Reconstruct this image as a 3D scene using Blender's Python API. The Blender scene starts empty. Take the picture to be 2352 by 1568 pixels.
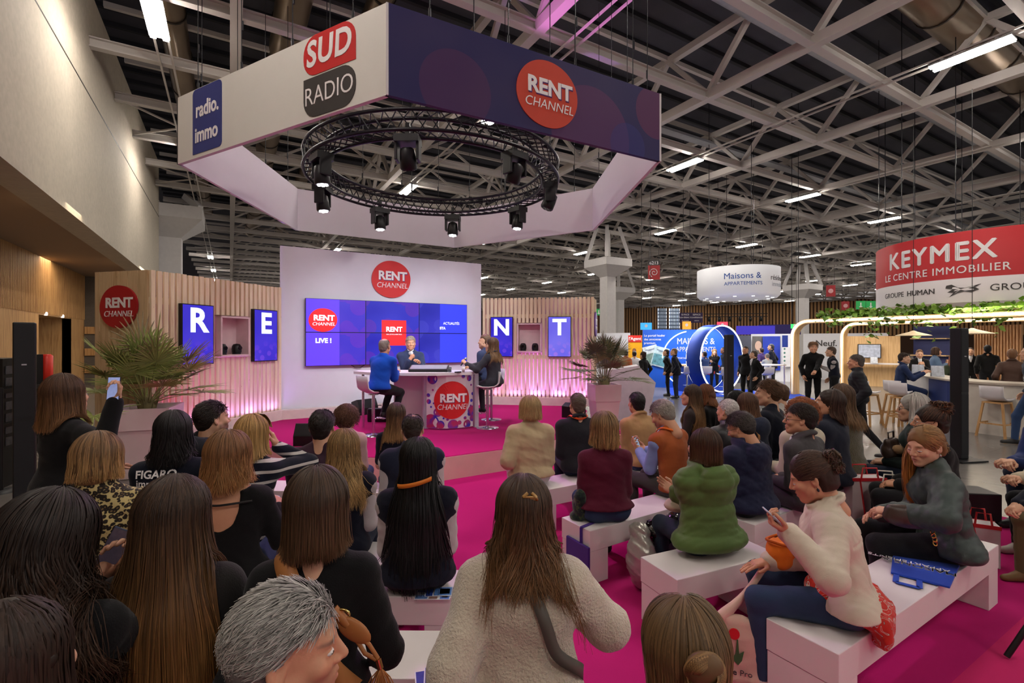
import bpy, bmesh, math, random
import numpy as np
from mathutils import Vector, Matrix
S = bpy.context.scene
COL = S.collection
# ------------------------------------------------------------------ camera
YAW = math.radians(30.5)
CY, SY = math.cos(YAW), math.sin(YAW)
HC, FP, HV = 1.95, 1100.0, 784.0
cam_data = bpy.data.cameras.new('camera')
cam_data.sensor_width = 36.0
cam_data.lens = 36.0 * FP / 2352.0
cam_data.clip_start = 0.05
cam_data.clip_end = 400
cam = bpy.data.objects.new('camera', cam_data)
cam.location = (0, 0, HC)
cam.rotation_euler = (math.pi / 2, 0, -YAW)
COL.objects.link(cam)
S.camera = cam
# ------------------------------------------------------------------ world, exposure
world = bpy.data.worlds.new('world')
S.world = world
world.use_nodes = True
WB = world.node_tree.nodes['Background']
WB.inputs[0].default_value = (1.0, 0.95, 0.93, 1)
WB.inputs[1].default_value = 0.34
S.view_settings.view_transform = 'Standard'
S.view_settings.look = 'None'
S.view_settings.gamma = 1
S.view_settings.use_curve_mapping = False
S.view_settings.exposure = 0.18
S.cycles.use_adaptive_sampling = True
S.cycles.adaptive_threshold = 0.025
S.cycles.max_bounces = 6
S.cycles.diffuse_bounces = 3
S.cycles.glossy_bounces = 3
S.cycles.transparent_max_bounces = 6
S.cycles.sample_clamp_indirect = 4.0
TUBE_GAIN = 118.0          # radiance of the hall's tube lamps
STAGE_SPOT = 225.0        # watts of each moving head
LED_GAIN = 13.0           # watts of each coloured LED bar behind the slats
def lamp(name, kind, loc, energy, color=(1, 1, 1), target=None, size=.1, size_y=None, spot=60, blend=.5, parent=None):
	d = bpy.data.lights.new(name, kind)
	d.energy = energy
	d.color = color
	if kind == 'AREA':
		d.size = size
		if size_y:
			d.shape = 'RECTANGLE'
			d.size_y = size_y
	else:
		d.shadow_soft_size = size
	if kind == 'SPOT':
		d.spot_size = math.radians(spot)
		d.spot_blend = blend
	o = bpy.data.objects.new(name, d)
	o.location = loc
	if target is not None:
		o.rotation_euler = (Vector(target) - Vector(loc)).to_track_quat('-Z', 'Y').to_euler()
	COL.objects.link(o)
	if parent:
		o.parent = parent
	return o
# the stage wash: white front light from the ring of moving heads, magenta wash on the carpet
RING_C, RING_R, RING_Z = (3.26, 8.3), 2.1, 5.0
for _i, (_t, _e) in enumerate((((2.0, 11.0, 1.2), 1.0), ((3.4, 11.0, 1.6), 1.1), ((4.8, 11.0, 1.4), 1.0), ((3.0, 8.6, 1.2), .5), ((3.6, 9.2, 1.6), .6))):
	_a = math.radians((235, 262, 290, 205, 320)[_i])
	lamp('moving_head_beam', 'SPOT', (RING_C[0] + 2.1 * math.cos(_a), RING_C[1] + 2.1 * math.sin(_a), RING_Z - .62), STAGE_SPOT * _e,
		 (.93, .93, 1.0), _t, .06, spot=62, blend=.8)
lamp('magenta_wash', 'SPOT', (3.3, 6.3, 4.4), 230, (1, .28, .95), (2.2, 4.2, 0), .08, spot=88, blend=.7)
lamp('magenta_wash', 'SPOT', (2.2, 9.6, 4.4), 190, (.95, .3, 1), (1.4, 7.6, .3), .08, spot=80, blend=.8)
lamp('magenta_wash', 'SPOT', (4.6, 9.9, 4.4), 150, (1, .3, .95), (6.2, 8.2, .3), .08, spot=80, blend=.8)
lamp('violet_uplight', 'SPOT', (3.6, 8.6, 5.3), 900, (1, .25, .95), (6.3, 8.0, 9.4), .08, spot=34, blend=.6)
# lamps of the lobby soffit; area lamps added to brighten booths and bar
lamp('lobby_downlight', 'AREA', (-4.7, 23.5, 4.9), 130, (1, .82, .6), (-4.9, 23.5, 0), 1.2, 5)
lamp('lobby_downlight', 'AREA', (-4.5, 14.0, 4.9), 70, (1, .82, .6), (-4.6, 14, 0), 1.2, 5)
for _u, _d, _z, _e, _c in ((1560, 18.6, 3.3, 100, (.85, .92, 1)), (1640, 18.6, 2.5, 60, (.8, .9, 1)), (1694, 20.5, 3.7, 100, (1, .97, .95)), (1780, 21.5, 3.4, 80, (1, .97, .95)), (1960, 19.0, 3.4, 90, (1, .9, .75)), (2140, 16.0, 3.3, 80, (1, .88, .72)), (2260, 13.0, 2.9, 50, (1, .88, .72)), (1440, 18.5, 3.2, 60, (1, .97, .95))):
	_x = (_u - 1176) / FP * _d
	_p = (CY * _x + SY * _d, -SY * _x + CY * _d, _z)
	lamp('booth_fill', 'AREA', _p, _e, _c, (_p[0], _p[1], 0), 1.6, 1.6)  # added fill light; only the one under the drum has its own downlights
# ------------------------------------------------------------------ geometry helpers
def px(u, v, depth):
	"""hall coordinates of what the photo shows at pixel (u, v), `depth` metres in front of the camera"""
	x = (u - 1176) / FP * depth
	return Vector((CY * x + SY * depth, -SY * x + CY * depth, HC - (v - HV) / FP * depth))
def pz(u, v, z):
	return px(u, v, (HC - z) * FP / (v - HV))
def srgb(c):
	if isinstance(c, str):
		c = c.lstrip('#')
		c = tuple(int(c[i:i + 2], 16) for i in (0, 2, 4))
	return tuple(((v / 255) / 12.92 if v / 255 <= .04045 else (((v / 255) + .055) / 1.055) ** 2.4) for v in c)
def empty(name, loc=(0, 0, 0), rz=0.0, label=None, cat=None, group=None, kind=None):
	o = bpy.data.objects.new(name, None)
	o.location = loc
	o.rotation_euler = (0, 0, rz)
	o.empty_display_size = .1
	COL.objects.link(o)
	return tag(o, label, cat, group, kind)
def tag(o, label=None, cat=None, group=None, kind=None):
	if label:
		o['label'] = label
	if cat:
		o['category'] = cat
	if group:
		o['group'] = group
	if kind:
		o['kind'] = kind
	return o
class MB:
	"""collects vertices and faces of one mesh"""
	def __init__(self):
		self.v, self.f, self.n, self.c, self.mi, self.sm = [], [], 0, [], [], []
	def add(self, V, F, col=None, mi=0, smooth=False):
		V = np.asarray(V, float).reshape(-1, 3)
		self.v.append(V)
		self.c.append(np.ones((len(V), 3)) if col is None else np.broadcast_to(np.asarray(col, float), (len(V), 3)))
		off = self.n
		if isinstance(F, np.ndarray):
			if len(F):
				self.f.append(F + off)
				self.mi.append(np.full(len(F), mi))
				self.sm.append(np.full(len(F), smooth))
		else:
			by = {}
			for f in F:
				by.setdefault(len(f), []).append(f)
			for k in by:
				a = np.array(by[k]) + off
				self.f.append(a)
				self.mi.append(np.full(len(a), mi))
				self.sm.append(np.full(len(a), smooth))
		self.n += len(V)
		return self
	def box(self, lo, hi, rz=0, org=(0, 0, 0), mi=0, taper=None):
		(x0, y0, z0), (x1, y1, z1) = lo, hi
		V = np.array([(x0, y0, z0), (x1, y0, z0), (x1, y1, z0), (x0, y1, z0), (x0, y0, z1), (x1, y0, z1), (x1, y1, z1), (x0, y1, z1)], float)
		if taper:
			m = V[:4, :2].mean(0)
			V[:4, :2] = m + (V[:4, :2] - m) * taper
		V = rot_z(V, rz) + np.array(org, float)
		return self.add(V, [(0, 3, 2, 1), (4, 5, 6, 7), (0, 1, 5, 4), (1, 2, 6, 5), (2, 3, 7, 6), (3, 0, 4, 7)], mi=mi)
	def prism(self, poly, z0, z1, mi=0, smooth=False):
		n = len(poly)
		V = [(p[0], p[1], z0) for p in poly] + [(p[0], p[1], z1) for p in poly]
		return self.add(V, [tuple(range(n))[::-1], tuple(range(n, 2 * n))], mi=mi).add(
			V, [(i, (i + 1) % n, n + (i + 1) % n, n + i) for i in range(n)], mi=mi, smooth=smooth)
	def bar(self, a, b, w, h=None, mi=0, up=(0, 0, 1)):
		a, b = np.array(a, float), np.array(b, float)
		h = w if h is None else h
		d = (b - a) / max(np.linalg.norm(b - a), 1e-9)
		u = np.array(up, float)
		if abs(d @ u) > .97:
			u = np.array((1., 0, 0))
		s = np.cross(d, u)
		s /= np.linalg.norm(s)
		u = np.cross(s, d)
		s, u = s * w / 2, u * h / 2
		V = [a - s - u, a + s - u, a + s + u, a - s + u, b - s - u, b + s - u, b + s + u, b - s + u]
		return self.add(V, [(0, 1, 2, 3), (7, 6, 5, 4), (0, 4, 5, 1), (1, 5, 6, 2), (2, 6, 7, 3), (3, 7, 4, 0)], mi=mi)
	def tube(self, pts, r, n=8, closed=False, mi=0, caps=True, col=None):
		P = np.array(pts, float)
		R = np.broadcast_to(np.asarray(r, float), (len(P),))
		T = np.gradient(P, axis=0) if not closed else np.roll(P, -1, 0) - np.roll(P, 1, 0)
		T /= np.maximum(np.linalg.norm(T, axis=1, keepdims=True), 1e-9)
		ref = np.array((0, 0, 1.)) if np.abs(T[:, 2]).mean() < .8 else np.array((1., .1, 0))
		s = np.cross(T, ref)
		s /= np.maximum(np.linalg.norm(s, axis=1, keepdims=True), 1e-9)
		u = np.cross(s, T)
		ang = np.linspace(0, 2 * math.pi, n, endpoint=False)
		V = P[:, None] + R[:, None, None] * (np.cos(ang)[None, :, None] * s[:, None] + np.sin(ang)[None, :, None] * u[:, None])
		m = len(P)
		F = []
		for i in range(m if closed else m - 1):
			j = (i + 1) % m
			for k in range(n):
				F.append((i * n + k, j * n + k, j * n + (k + 1) % n, i * n + (k + 1) % n))
		self.add(V, F, mi=mi, smooth=True, col=col)
		if caps and not closed:
			self.add(V[0], [tuple(range(n))], mi=mi, col=col)
			self.add(V[-1], [tuple(range(n))[::-1]], mi=mi, col=col)
		return self
	def lathe(self, prof, c=(0, 0, 0), n=24, mi=0, a0=0, a1=2 * math.pi):
		full = a1 - a0 > 6.28
		ang = np.linspace(a0, a1, n, endpoint=not full)
		P = np.array(prof, float)
		V = np.stack([P[:, None, 0] * np.cos(ang)[None], P[:, None, 0] * np.sin(ang)[None], np.repeat(P[:, 1:2], n, 1)], -1) + np.array(c, float)
		F = [(i * n + k, i * n + (k + 1) % n, (i + 1) * n + (k + 1) % n, (i + 1) * n + k) for i in range(len(P) - 1) for k in range(n if full else n - 1)]
		return self.add(V, F, mi=mi, smooth=True)
	def quad(self, a, b, c, d, mi=0):
		return self.add([a, b, c, d], [(0, 1, 2, 3)], mi=mi)
	def build(self, name, mats, parent=None, loc=(0, 0, 0), rz=0, bevel=0, auto=True):
		me = bpy.data.meshes.new(name)
		V = np.concatenate(self.v).astype(np.float32)
		me.vertices.add(len(V))
		me.vertices.foreach_set('co', V.ravel())
		sizes = np.concatenate([np.full(len(a), a.shape[1]) for a in self.f])
		loops = np.concatenate([a.ravel() for a in self.f]).astype(np.int32)
		starts = np.concatenate([[0], np.cumsum(sizes)[:-1]]).astype(np.int32)
		me.loops.add(len(loops))
		me.loops.foreach_set('vertex_index', loops)
		me.polygons.add(len(sizes))
		me.polygons.foreach_set('loop_start', starts)
		me.polygons.foreach_set('material_index', np.concatenate(self.mi).astype(np.int32))
		me.polygons.foreach_set('use_smooth', np.concatenate(self.sm).astype(bool))
		at = me.attributes.new('Col', 'FLOAT_COLOR', 'POINT')
		C = np.ones((len(V), 4), np.float32)
		C[:, :3] = np.concatenate(self.c)
		at.data.foreach_set('color', C.ravel())
		me.update(calc_edges=True)
		for m in (mats if isinstance(mats, (list, tuple)) else [mats]):
			me.materials.append(m)
		o = bpy.data.objects.new(name, me)
		o.location = loc
		o.rotation_euler = (0, 0, rz)
		COL.objects.link(o)
		if parent is not None:
			o.parent = parent
		if bevel:
			md = o.modifiers.new('bevel', 'BEVEL')
			md.width = bevel
			md.segments = 2
			md.limit_method = 'ANGLE'
		return o
def rot_z(V, a):
	V = np.asarray(V, float)
	c, s = math.cos(a), math.sin(a)
	return np.stack([V[..., 0] * c - V[..., 1] * s, V[..., 0] * s + V[..., 1] * c, V[..., 2]], -1)
def copy_tree(o, parent=None):
	c = o.copy()
	COL.objects.link(c)
	if parent is not None:
		c.parent = parent
	for ch in list(o.children):
		copy_tree(ch, c)
	return c
# ------------------------------------------------------------------ materials
MATS = {}
def nodes_of(m):
	m.use_nodes = True
	return m.node_tree, m.node_tree.nodes['Principled BSDF']
def mat(key, color=(128, 128, 128), rough=.6, metal=0.0, spec=.4, emit=0.0, var=.08, scale=6.0, bump=0.0, bscale=60.0, sheen=0.0, attr=False, alpha=1.0, trans=0.0, vec='Object', stretch=None):
	"""procedural surface: colour with gentle noise variation, optional bump"""
	if key in MATS:
		return MATS[key]
	m = bpy.data.materials.new(key)
	MATS[key] = m
	nt, b = nodes_of(m)
	L = nt.links
	lin = srgb(color)
	tc = nt.nodes.new('ShaderNodeTexCoord')
	src = tc.outputs[vec]
	if stretch:
		mp = nt.nodes.new('ShaderNodeMapping')
		mp.inputs['Scale'].default_value = stretch
		L.new(src, mp.inputs[0])
		src = mp.outputs[0]
	base = None
	if attr:
		at = nt.nodes.new('ShaderNodeAttribute')
		at.attribute_name = 'Col'
		base = at.outputs['Color']
	if var > 0:
		no = nt.nodes.new('ShaderNodeTexNoise')
		no.inputs['Scale'].default_value = scale
		no.inputs['Detail'].default_value = 4
		L.new(src, no.inputs['Vector'])
		mr = nt.nodes.new('ShaderNodeMapRange')
		mr.inputs['To Min'].default_value = 1 - var * 2
		mr.inputs['To Max'].default_value = 1 + var * 2
		L.new(no.outputs['Fac'], mr.inputs['Value'])
		mx = nt.nodes.new('ShaderNodeVectorMath')
		mx.operation = 'SCALE'
		if base is None:
			mx.inputs[0].default_value = lin
		else:
			L.new(base, mx.inputs[0])
		L.new(mr.outputs[0], mx.inputs['Scale'])
		L.new(mx.outputs[0], b.inputs['Base Color'])
	elif base is not None:
		L.new(base, b.inputs['Base Color'])
	else:
		b.inputs['Base Color'].default_value = (*lin, 1)
	b.inputs['Roughness'].default_value = rough
	b.inputs['Metallic'].default_value = metal
	b.inputs['Specular IOR Level'].default_value = spec
	if sheen:
		b.inputs['Sheen Weight'].default_value = sheen
		b.inputs['Sheen Roughness'].default_value = .5
	if emit:
		b.inputs['Emission Strength'].default_value = emit
		if base is not None:
			L.new(base, b.inputs['Emission Color'])
		else:
			b.inputs['Emission Color'].default_value = (*lin, 1)
	if trans:
		b.inputs['Transmission Weight'].default_value = trans
	if bump:
		n2 = nt.nodes.new('ShaderNodeTexNoise')
		n2.inputs['Scale'].default_value = bscale
		n2.inputs['Detail'].default_value = 3
		L.new(src, n2.inputs['Vector'])
		bp = nt.nodes.new('ShaderNodeBump')
		bp.inputs['Strength'].default_value = bump
		bp.inputs['Distance'].default_value = .01
		L.new(n2.outputs['Fac'], bp.inputs['Height'])
		L.new(bp.outputs[0], b.inputs['Normal'])
	return m
def N(nt, typ, **kw):
	n = nt.nodes.new('ShaderNode' + typ)
	for k, v in kw.items():
		if k.startswith('i_'):
			n.inputs[k[2:].replace('_', ' ')].default_value = v
		elif k.startswith('n_'):
			n.inputs[int(k[2:])].default_value = v
		else:
			setattr(n, k, v)
	return n
def ramp(nt, fac, stops, interp='LINEAR'):
	r = nt.nodes.new('ShaderNodeValToRGB')
	r.color_ramp.interpolation = interp
	el = r.color_ramp.elements
	while len(el) < len(stops):
		el.new(.5)
	for e, (p, c) in zip(el, stops):
		e.position = p
		e.color = (*srgb(c), 1)
	nt.links.new(fac, r.inputs[0])
	return r.outputs[0]
def wood(key, light, dark, axis='z', rough=.6, sc=1.0):
	if key in MATS:
		return MATS[key]
	m = bpy.data.materials.new(key)
	MATS[key] = m
	nt, b = nodes_of(m)
	tc = N(nt, 'TexCoord')
	mp = N(nt, 'Mapping')
	mp.inputs['Scale'].default_value = {'z': (9 * sc, 9 * sc, .5 * sc), 'x': (.5 * sc, 9 * sc, 9 * sc), 'y': (9 * sc, .5 * sc, 9 * sc)}[axis]
	nt.links.new(tc.outputs['Object'], mp.inputs[0])
	no = N(nt, 'TexNoise', i_Scale=2.5, i_Detail=5, i_Distortion=.6)
	nt.links.new(mp.outputs[0], no.inputs['Vector'])
	c = ramp(nt, no.outputs['Fac'], [(.3, dark), (.55, light), (.75, light)])
	kn = N(nt, 'TexVoronoi', i_Scale=3.2)
	mp2 = N(nt, 'Mapping')
	mp2.inputs['Scale'].default_value = {'z': (3, 3, 1), 'x': (1, 3, 3), 'y': (3, 1, 3)}[axis]
	nt.links.new(tc.outputs['Object'], mp2.inputs[0])
	nt.links.new(mp2.outputs[0], kn.inputs['Vector'])
	kf = ramp(nt, kn.outputs['Distance'], [(.0, (150, 120, 90)), (.07, (255, 255, 255))])
	mx = N(nt, 'Mix', data_type='RGBA', blend_type='MULTIPLY')
	mx.inputs[0].default_value = .7
	nt.links.new(c, mx.inputs[6])
	nt.links.new(kf, mx.inputs[7])
	nt.links.new(mx.outputs[2], b.inputs['Base Color'])
	b.inputs['Roughness'].default_value = rough
	return m
def frame_of(p, q, z=0):
	"""yaw of the plane through p and q (left to right as the viewer sees it): local x runs p->q, local -y faces the viewer"""
	return math.atan2(q[1] - p[1], q[0] - p[0])
def text(parent, body, size, loc, m, name='lettering', rx=math.pi / 2, rz=0.0, ry=0.0, bold=0.0, shear=0.0, sx=1.0, align='CENTER', ext=.003, space=1.0, label=None, res=4, tri=False):
	"""raised lettering as a mesh, standing in the parent's xz plane and read from its -y side"""
	cu = bpy.data.curves.new(name, 'FONT')
	cu.body = body
	cu.size = size
	fake = bold if ('M' in body and bold > 0) else 0
	cu.offset = 0 if fake else bold
	cu.extrude = ext
	cu.shear = shear
	cu.align_x = align
	cu.align_y = 'CENTER'
	cu.space_character = space
	cu.resolution_u = res
	t = bpy.data.objects.new(name, cu)
	COL.objects.link(t)
	dg = bpy.context.evaluated_depsgraph_get()
	me = bpy.data.meshes.new_from_object(t.evaluated_get(dg))
	bpy.data.objects.remove(t)
	bpy.data.curves.remove(cu)
	me.materials.clear()
	me.materials.append(m)
	if tri or fake:
		bm = bmesh.new()
		for dx, dy in (((0, 0), (-fake, 0), (fake, 0), (0, fake), (0, -fake)) if fake else ((0, 0),)):
			m2 = me.copy()
			m2.transform(Matrix.Translation((dx, dy, 0)))
			bm.from_mesh(m2)
			bpy.data.meshes.remove(m2)
		bmesh.ops.triangulate(bm, faces=bm.faces[:])
		bm.to_mesh(me)
		bm.free()
	o = bpy.data.objects.new(name, me)
	COL.objects.link(o)
	o.parent = parent
	o.location = loc
	o.rotation_euler = (rx, ry, rz)
	o.scale = (sx, 1, 1)
	if label:
		o['label'] = label
	return o
def blob(rx, rz, n=56, wob=.035, ph=0.0):
	"""the rounded, slightly lopsided outline of the round logo"""
	return [(rx * math.cos(t) * (1 + wob * math.sin(2 * t + .8 + ph)), rz * math.sin(t) * (1 + wob * math.cos(2 * t + ph))) for t in np.linspace(0, 2 * math.pi, n, endpoint=False)]
def plate(parent, name, outline, y0, y1, m, loc=(0, 0, 0)):
	"""a flat plate with the outline in the parent's xz plane"""
	n = len(outline)
	V = [(p[0], y0, p[1]) for p in outline] + [(p[0], y1, p[1]) for p in outline]
	b = MB().add(V, [tuple(range(n)), tuple(range(n, 2 * n))[::-1]]).add(V, [(i, n + i, n + (i + 1) % n, (i + 1) % n) for i in range(n)])
	return b.build(name, m, parent, loc)
def rrect(x0, z0, x1, z1, r, corners=(1, 1, 1, 1), n=6):
	"""rounded rectangle outline, counter-clockwise from bottom left; corners: bl br tr tl"""
	pts = []
	for (cx, cz, a, on) in ((x0 + r, z0 + r, 180, corners[0]), (x1 - r, z0 + r, 270, corners[1]), (x1 - r, z1 - r, 0, corners[2]), (x0 + r, z1 - r, 90, corners[3])):
		if on:
			for k in range(n + 1):
				t = math.radians(a + 90 * k / n)
				pts.append((cx + r * math.cos(t), cz + r * math.sin(t)))
		else:
			pts.append(((x0 if cx < (x0 + x1) / 2 else x1), (z0 if cz < (z0 + z1) / 2 else z1)))
	return pts
def rent_logo(parent, loc, r, red, white, depth=.0, disc=True, emis=False, wide=1.0, dark=None):
	"""round red logo with RENT over CHANNEL, in the parent's xz plane (reads from -y)"""
	x, y, z = loc
	if disc:
		plate(parent, 'logo_disc', blob(r * wide, r), y - .012 - depth, y + .0, red, (x, 0, z))
	yy = y - .016 - depth
	k = r * 2
	if dark:
		text(parent, 'RENT', k * .31, (x + k * .045 * wide, yy + .002, z + k * .065), dark, bold=k * .013, sx=.98 * wide, name='letter_shadow')
	text(parent, 'RENT', k * .31, (x + k * .033 * wide, yy, z + k * .08), white, bold=k * .011, sx=.98 * wide)
	text(parent, 'CHANNEL', k * .19, (x + k * .02 * wide, yy, z - k * .165), white, bold=-k * .001, shear=.18, sx=.93 * wide)
# ================================================================== THE SETTING
def carpet_mat(key, c1):
	if key in MATS:
		return MATS[key]
	m = mat(key, c1, rough=.95, spec=.1, var=.05, scale=1.2, bump=.25, bscale=260, sheen=.0)
	return m
def concrete(key, color, rough=.6, sc=1.0):
	m = bpy.data.materials.new(key)
	MATS[key] = m
	nt, b = nodes_of(m)
	tc = N(nt, 'TexCoord')
	n1 = N(nt, 'TexNoise', i_Scale=.5 * sc, i_Detail=6)
	mp = N(nt, 'Mapping')
	mp.inputs['Scale'].default_value = (1, 1, .25)
	nt.links.new(tc.outputs['Object'], mp.inputs[0])
	nt.links.new(mp.outputs[0], n1.inputs['Vector'])
	n2 = N(nt, 'TexNoise', i_Scale=9 * sc, i_Detail=6)
	nt.links.new(tc.outputs['Object'], n2.inputs['Vector'])
	a = N(nt, 'Math', operation='ADD')
	nt.links.new(n1.outputs[0], a.inputs[0])
	nt.links.new(n2.outputs[0], a.inputs[1])
	k = tuple(x * .9 for x in color)
	c = ramp(nt, a.outputs[0], [(.62, k), (1.0, color), (1.0, color)])
	mr = N(nt, 'MapRange', n_1=.6, n_2=1.4, n_3=0, n_4=1)
	nt.links.new(a.outputs[0], mr.inputs[0])
	nt.links.new(ramp(nt, mr.outputs[0], [(.1, k), (.9, color)]), b.inputs['Base Color'])
	b.inputs['Roughness'].default_value = rough
	return m
# floor: polished concrete with saw-cut joints
mf = concrete('polished_concrete', (126, 120, 114), .24)
nt, b_ = nodes_of(mf)
br = N(nt, 'TexBrick', offset=.0, i_Scale=1.0)
br.inputs['Brick Width'].default_value = 1.5
br.inputs['Row Height'].default_value = 1.5
br.inputs['Mortar Size'].default_value = .008
br.inputs['Color1'].default_value = (1, 1, 1, 1)
br.inputs['Color2'].default_value = (.88, .88, .88, 1)
br.inputs['Mortar'].default_value = (.45, .45, .45, 1)
nt.links.new(N(nt, 'TexCoord').outputs['Object'], br.inputs[0])
old = b_.inputs['Base Color'].links[0].from_socket
mx = N(nt, 'Mix', data_type='RGBA', blend_type='MULTIPLY')
mx.inputs[0].default_value = 1
nt.links.new(old, mx.inputs[6])
nt.links.new(br.outputs[0], mx.inputs[7])
nt.links.new(mx.outputs[2], b_.inputs['Base Color'])
tag(MB().box((-45, -8, -.2), (112, 106, 0)).build('floor', mf), kind='structure')
M_PINK = carpet_mat('magenta_carpet', (188, 34, 110))
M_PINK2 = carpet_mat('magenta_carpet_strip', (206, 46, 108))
tag(MB().box((-.9, 1.08, 0), (7.4, 9.4, .006)).build('carpet', M_PINK), 'magenta carpet under the white benches, running up to the stage', 'carpet')
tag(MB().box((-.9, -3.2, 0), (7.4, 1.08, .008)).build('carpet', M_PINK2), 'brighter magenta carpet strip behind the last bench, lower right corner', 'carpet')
# ---- left: concrete bridge wall, its soffit, timber lined wall with the lobby door
M_CONC = concrete('wall_concrete', (188, 178, 160), .8)
bw = MB()
bw.box((-3.5, -8, 4.72), (-2.96, 28.6, 10.6))
tag(bw.build('wall_left', M_CONC), kind='structure')
jm = MB()
for z in (7.95,):
	jm.box((-2.97, -8, z), (-2.955, 28.6, z + .035))
tag(jm.build('trim_1', mat('joint_dark', (40, 36, 32), var=0)), kind='structure')
tag(MB().box((-9.5, -8, 4.95), (-3.5, 29.2, 5.15)).build('ceiling', mat('soffit', (150, 128, 108), .8, var=.03, scale=.6)), kind='structure')
M_SLATW = wood('lobby_timber', (205, 160, 105), (165, 118, 70))
M_DARKBACK = mat('dark_backing', (38, 30, 24), .9, var=.05)
WX = -5.75
wl = MB()
wl.box((WX - .3, -6, 2.95), (WX - .08, 29.0, 4.95), mi=1)
for i in range(330):
	y = 2 + i * .0826
	wl.box((WX - .08, y, 2.95), (WX, y + .045, 4.95))
tag(wl.build('wall_lobby', [M_SLATW, M_DARKBACK]), kind='structure')
wl2 = MB()
wl2.box((WX - .3, -6, 0), (WX - .03, 22.9, 2.95)).box((WX - .3, 26.8, 0), (WX - .03, 29.0, 2.95))
wl2.box((WX - 2.4, 26.8, 0), (WX - .03, 26.9, 2.95)).box((WX - 2.4, 22.9, 2.9), (WX - .03, 26.9, 2.95))
tag(wl2.build('wall_lobby_panel', M_SLATW), kind='structure')
tag(MB().box((WX - 2.6, 22.9, 0), (WX - 2.4, 26.9, 2.95)).build('wall_niche', mat('niche_paint', (176, 168, 160), .7)), kind='structure')
dm = mat('door_paint', (150, 142, 134), .6)
D0 = 23.1
DX = WX - 2.4
d1 = MB().box((DX, D0 + .08, 0), (DX + .06, D0 + 1.3, 2.1), mi=0).box((DX, D0, 0), (DX + .08, D0 + .08, 2.18), mi=1).box((DX, D0 + 1.3, 0), (DX + .08, D0 + 1.38, 2.18), mi=1).box((DX, D0, 2.1), (DX + .08, D0 + 1.38, 2.18), mi=1)
do = tag(d1.build('door_1', [dm, mat('door_frame', (120, 112, 104), .6)]), kind='structure')
MB().lathe([(.0, .02), (.2, .02), (.22, 0)], n=24).build('window', mat('lit_glass', (170, 200, 205), .2, emit=.8, var=0), do, (DX + .065, D0 + .75, 1.6)).rotation_euler = (0, math.pi / 2, 0)
tag(MB().box((-9.5, 29.0, 0), (-2.96, 29.3, 4.95)).build('wall_end', concrete('wall_raw', (112, 104, 96), .8)), kind='structure')
for i, z in enumerate((.5, 1.3, 2.3)):
	tag(MB().box((WX, 28.9, z), (-2.96, 29.0, z + .33)).build('trim_%d' % (i + 2), M_SLATW), kind='structure')
for k, b in enumerate((23.6, 25.6)):
	sp = empty('recessed_spotlight', (WX - .02, b, 2.95), 0, ('small lit spotlight over the lobby door, left one', 'small lit spotlight over the lobby door, right one')[k], 'spotlight')
	MB().lathe([(0, -.05), (.05, -.05), (.06, .0), (.05, .06), (0, .06)], n=12).build('lamp_head', mat('spot_white', (255, 250, 240), .4, emit=5, var=0), sp)
# ---- roof deck, far wall
M_DECK = mat('roof_deck', (84, 84, 92), .9, spec=.1, var=.1, scale=1)
dk = MB()
dk.box((-14, -8, 12.35), (112, 106, 12.5))
tag(dk.build('ceiling_deck', M_DECK), kind='structure')
rb = MB()
for i in range(52):
	rb.box((-4, -8 + i * 1.0, 12.2), (50, -7.88 + i * 1.0, 12.36))
tag(rb.build('ceiling_ribs', mat('roof_rib', (48, 48, 54), .8, var=0)), kind='structure')
M_STEEL = mat('truss_paint', (205, 198, 192), .55, spec=.35, var=.04, scale=1.5)
ZC, ZU = 9.35, 11.05
nb = 0
for j in range(-3, 33):
	b = 6.36 + 3.0 * (j)
	if b > 96:
		break
	x1 = 30 if b < 9 else min(106, 60 + b)
	m = MB()
	w = .20
	m.box((-2.96, b - w / 2, ZC + .02), (x1, b + w / 2, ZC + .05)).box((-2.96, b - w / 2, ZC - .2), (x1, b + w / 2, ZC - .17)).box((-2.96, b - .015, ZC - .17), (x1, b + .015, ZC + .02))
	tag(m.build('beam', M_STEEL), kind='structure')
	if j % 1 == 0 and b < 60:
		m = MB()
		m.box((-2.96, b + 1.5 - .06, ZU), (x1, b + 1.5 + .06, ZU + .14))
		tag(m.build('purlin', M_STEEL), kind='structure')
for i in range(0, 18):
	a = .12 + 6.09 * i
	y1 = 99 if a < 62 else max(20, 99 - (a - 62) * 1.63)
	y1 = y1 - (y1 - 6.36) % 3
	m = MB()
	m.bar((a, -2.64, ZC - .08), (a, y1, ZC - .08), .24, .26)
	m.bar((a, -2.64, ZU), (a, y1, ZU), .2, .2)
	j = -3
	while 6.36 + 3 * j < y1:
		b = 6.36 + 3 * j
		m.bar((a, b, ZC), (a, b + 1.5, ZU), .15, .13).bar((a, b + 3, ZC), (a, b + 1.5, ZU), .15, .13)
		j += 1
	tag(m.build('truss', M_STEEL), kind='structure')
# transverse bracing: inclined struts from the lower nodes to the purlins of the neighbouring bay
for j in range(4, 24):
	b = 6.36 + 3.0 * j
	m = MB()
	x1 = 13 if b < 9 else min(100, 40 + b)
	a = .12
	while a + 6.09 < x1:
		m.bar((a, b, ZC), (a + 3.05, b, ZU + .1), .09).bar((a + 6.09, b, ZC), (a + 3.05, b, ZU + .1), .09)
		a += 6.09
	m.bar((.12, b, ZU + .1), (x1, b, ZU + .1), .1)
	if j % 2 == 0:
		m.bar((-2.96, b, ZC - .1), (.12, b + 3, ZC - .1), .05).bar((-2.96, b + 3, ZC - .1), (.12, b, ZC - .1), .05)
	tag(m.build('brace', M_STEEL), kind='structure')
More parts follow.
